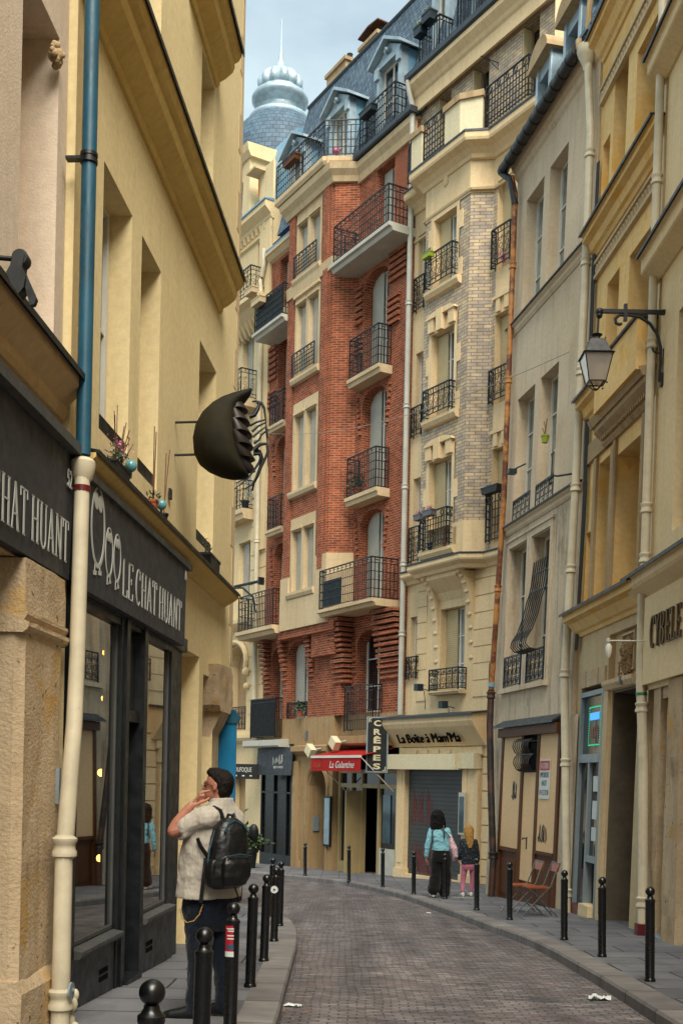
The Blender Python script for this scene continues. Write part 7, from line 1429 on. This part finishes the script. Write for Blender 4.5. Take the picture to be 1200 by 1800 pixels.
def strapm(m, pts, w_, n, t=.008):
    pts = [Vector(p) for p in pts]; n = Vector(n)
    for i in range(len(pts)-1):
        d = (pts[i+1]-pts[i]).normalized(); s = d.cross(n).normalized()*w_/2; k = n.normalized()*t
        m.add([pts[i]-s, pts[i]+s, pts[i+1]+s, pts[i+1]-s, pts[i]-s+k, pts[i]+s+k, pts[i+1]+s+k, pts[i+1]-s+k], [(0, 1, 2, 3), (4, 7, 6, 5), (0, 4, 5, 1), (2, 6, 7, 3), (1, 5, 6, 2), (0, 3, 7, 4)])
m = MB(); m.tube([bc(1438, 402, .03), bc(1431, 404, .03), bc(1432, 411, .03), bc(1440, 412, .03)], .012, 8)
m.tube([bc(1446, 396, .06), Q1(388, 1425, -.165), Q1(378, 1420, -.14), Q1(368, 1426, -.15), Q1(360, 1440, -.2)], [.02, .022, .02, .02, .018], 6, sq=(1, .5)); m.tube([bc(1446, 414, .09), Q1(405, 1426, .02), Q1(398, 1420, .04)], .02, 6)
m.build('shoulder_strap', bkm, BK, True)
m = MB(); m.tube([Q1(352, 1472, -.235), Q1(358, 1486, -.245), Q1(368, 1500, -.25), Q1(378, 1520, -.26)], [.014, .016, .017, .014], 6, sq=(1, .5)); m.build('shoulder_strap', bkm, BK, True)
m = MB(); strapm(m, [Q1(367, 1505, -.262), Q1(363, 1540, -.262), Q1(358, 1582, -.245)], .026, (.1, -1, 0)); m.build('hanging_strap', bkm, BK); m = MB(); m.tube([bc(1552, 412)-FB*.02, Q1(421, 1568, -.24), Q1(423, 1578, -.24)], .006, 5); m.build('hanging_strap', bkm, BK)
# ---------------- woman and girl walking away
def walker(name, pos, K, x0, y0, lab, D):
    o = tag(empty('person', (0, 0, 0)), lab, 'person'); o.matrix_world = Matrix.Translation((pos[0], pos[1], gz(pos[1]))); return o, (lambda px, py, y=0: Vector(((px-x0-(y0-py)*.021)*K, y, (y0-py)*K)))
PW, QW = walker('w', (1.97, 22.3), .01115, 771, 1577, 'woman in pale blue jacket and wide black trousers walking away', 0)
b = MB(); F2 = Vector((-.15, 1, 0)); S2d = Vector((-1, -.15, 0))
P_, s_, f_, u_ = head(b, QW(768, 1434, .02), F2, UP, 1); limb(b, [QW(769, 1455, 0), P_(-.02, 0, -.05)], [.052, .05])
loft(b, [(QW(773, 1500), .15, .1, S2d, F2), (QW(772, 1485), .12, .09, S2d, F2), (QW(771, 1468), .15, .1, S2d, F2), (QW(770, 1457), .15, .07, S2d, F2)])
aL = [QW(755, 1459, 0), QW(750, 1484, -.02), QW(747.5, 1508, .03)]; limb(b, aL, [.045, .036, .022]); hand(b, aL[2], (0, .1, -1), (1, 0, 0), .9, (.4, .45, .5, .55), th=1)
aR = [QW(785, 1459, 0), QW(790, 1482, -.03), QW(786, 1500, .08)]; limb(b, aR, [.045, .036, .022]); hand(b, aR[2], (-.2, .5, -.8), (-1, 0, 0), .9, th=-1)
lgs = [([QW(764, 1500), QW(763, 1536, .03), QW(759, 1567, -.03)]), ([QW(781, 1500), QW(781, 1536, .05), QW(779, 1570, .12)])]
for l in lgs: limb(b, l, [.08, .05, .036])
solid(b, .009, 'body', skinm('tan_skin', '9a6248'), PW, 2)
m = MB(); loft(m, [(QW(768, 1459, -.07), .07, .02, S2d, F2), (QW(768, 1455, -.06), .15, .05, S2d, F2), (QW(768, 1448, -.02), .155, .1, S2d, F2), (QW(768, 1440, .0), .145, .12, S2d, F2), (QW(767, 1432, .0), .13, .12, S2d, F2), (QW(767, 1426, .0), .1, .09, S2d, F2), (QW(767, 1423, .0), .05, .05, S2d, F2)]); solid(m, .009, 'hair', hairm('black_hair', '040404', '0d0a09'), PW, 4, (.025, .03))
m = MB(); loft(m, [(QW(773, 1494), .175, .13, S2d, F2), (QW(772, 1482), .165, .125, S2d, F2), (QW(771, 1468), .19, .13, S2d, F2), (QW(771, 1459), .19, .11, S2d, F2), (QW(770, 1453), .12, .09, S2d, F2), (QW(770, 1450), .07, .07, S2d, F2)]); limb(m, [QW(757, 1459)]+aL[1:2]+[aL[1].lerp(aL[2], .85)], [.068, .056, .046]); limb(m, [QW(784, 1459)]+aR[1:2]+[aR[1].lerp(aR[2], .8)], [.068, .056, .046])
solid(m, .009, 'jacket', cloth('pale_blue_denim', '7db4c2', .8, 12, .25, fold=6), PW, 3, (.025, .08))
m = MB(); loft(m, [(QW(773, 1490), .16, .12, S2d, F2), (QW(773, 1502), .19, .14, S2d, F2), (QW(773, 1514), .19, .13, S2d, F2)]); limb(m, [QW(765, 1508), QW(764, 1536, .02), QW(760, 1562, -.02)], [.12, .11, .125]); limb(m, [QW(781, 1508), QW(782, 1538, .04), QW(780, 1567, .1)], [.12, .11, .12]); solid(m, .01, 'trousers', cloth('black_trousers', '0e0c0b', .6, 10), PW, 3, (.025, .1))
for l, dy in ((lgs[0], 0), (lgs[1], 0)):
    m = MB(); shoe(m, Vector((l[2].x, l[2].y+.03, max(0, l[2].z-.1))), F2, .95); solid(m, .008, 'shoe', 'white', PW, 1)
BG = tag(empty('shoulder_bag', (0, 0, 0)), 'pink patterned shoulder bag hanging on the right side of the woman', 'bag'); BG.matrix_world = PW.matrix_world.copy()
def lattice():
    m, N, L, b = mk('pink_lattice_fabric'); v = coords(N, L, 'Object', (1, 1, 1)); t = N.new('ShaderNodeTexVoronoi'); t.feature = 'DISTANCE_TO_EDGE'; t.inputs['Scale'].default_value = 18; L.new(v, t.inputs['Vector'])
    L.new(ramp(N, L, t.outputs['Distance'], .03, .1, C('d8c4c8'), C('a8848e')), b.inputs['Base Color']); b.inputs['Roughness'].default_value = .8; return m
m = MB(); loft(m, [(QW(795, 1512, -.06), .03, .03, S2d, F2), (QW(797, 1504, -.06), .06, .11, S2d, F2), (QW(794, 1488, -.06), .08, .12, S2d, F2), (QW(790, 1474, -.05), .05, .09, S2d, F2), (QW(788, 1465, -.04), .02, .04, S2d, F2)]); solid(m, .009, 'bag', lattice(), BG, 2)
m = MB(); m.tube([QW(789, 1470, -.12), QW(778, 1459, -.135), QW(765, 1449, -.1)], .009, 6); m.tube([QW(778, 1472, -.14), QW(777, 1455, -.13), QW(777, 1450, -.08)], .014, 6); m.tube([QW(758, 1480, -.13), QW(757, 1462, -.12), QW(760, 1454, -.08)], .014, 6); m.build('strap', 'iron', BG, True)
PG, QG = walker('g', (2.6, 22.85), .0114, 821, 1575, 'blonde girl in navy jacket and pink leggings walking beside the woman', 0)
b = MB(); F3 = Vector((-.1, 1, 0)); S3 = Vector((-1, -.1, 0)); P_, s_, f_, u_ = head(b, QG(821, 1459, .02), F3, UP, .92); limb(b, [QG(821, 1474, 0), P_(-.02, 0, -.05)], [.042, .042])
loft(b, [(QG(821, 1515), .12, .09, S3, F3), (QG(821, 1500), .11, .08, S3, F3), (QG(821, 1484), .125, .085, S3, F3), (QG(821, 1476), .11, .06, S3, F3)])
aL = [QG(810, 1478, 0), QG(807, 1496, -.0), QG(804.5, 1511, .05)]; aR = [QG(832, 1478, 0), QG(836, 1496, 0), QG(838, 1512, .04)]
for a, t_ in ((aL, 1), (aR, -1)): limb(b, a, [.036, .03, .019]); hand(b, a[2], (0, .2, -1), (t_, 0, 0), .8, th=t_)
lgs = [[QG(814, 1520), QG(811.5, 1546, .03), QG(810, 1568, -.04)], [QG(828, 1520), QG(828, 1546, .04), QG(825, 1569, .06)]]
for l in lgs: limb(b, l, [.065, .042, .028])
solid(b, .008, 'body', skinm('fair_skin', 'b8836a'), PG, 2)
m = MB(); loft(m, [(QG(822, 1489, -.11), .03, .02, S3, F3), (QG(822, 1482, -.1), .065, .035, S3, F3), (QG(822, 1472, -.07), .085, .06, S3, F3), (QG(821, 1463, -.02), .1, .1, S3, F3), (QG(821, 1456, .0), .1, .11, S3, F3), (QG(821, 1451, .0), .075, .09, S3, F3), (QG(821, 1448, .0), .04, .045, S3, F3)]); solid(m, .008, 'hair', hairm('blonde_hair', '7a5526', 'b08a4c'), PG, 2, (.02, .04))
m = MB(); loft(m, [(QG(821, 1517), .155, .12, S3, F3), (QG(821, 1502), .145, .115, S3, F3), (QG(821, 1486), .15, .115, S3, F3), (QG(821, 1477), .14, .09, S3, F3), (QG(821, 1472), .07, .06, S3, F3)])
for a in (aL, aR): limb(m, [a[0]+Vector((0, 0, 0)), a[1], a[1].lerp(a[2], .8)], [.056, .048, .042])
def speck():
    m, N, L, b = mk('speckled_navy'); v = coords(N, L, 'Object'); t = N.new('ShaderNodeTexVoronoi'); t.inputs['Scale'].default_value = 26; L.new(v, t.inputs['Vector']); L.new(ramp(N, L, t.outputs['Distance'], .12, .22, C('5f8a9a'), C('0a0f1a')), b.inputs['Base Color']); b.inputs['Roughness'].default_value = .8; return m
solid(m, .009, 'jacket', speck(), PG, 3, (.02, .07))
m = MB(); loft(m, [(QG(821, 1513), .12, .1, S3, F3), (QG(821, 1522), .13, .11, S3, F3), (QG(821, 1528), .11, .09, S3, F3)])
for l in lgs: limb(m, [l[0], l[1], l[2]+Vector((0, 0, .03))], [.075, .052, .037])
solid(m, .008, 'leggings', cloth('pink_leggings', 'b0697c', .4, 10), PG, 2)
for l in lgs: m = MB(); shoe(m, Vector((l[2].x, l[2].y+.02, max(0, l[2].z-.085))), F3, .85); solid(m, .007, 'shoe', 'white', PG, 1)
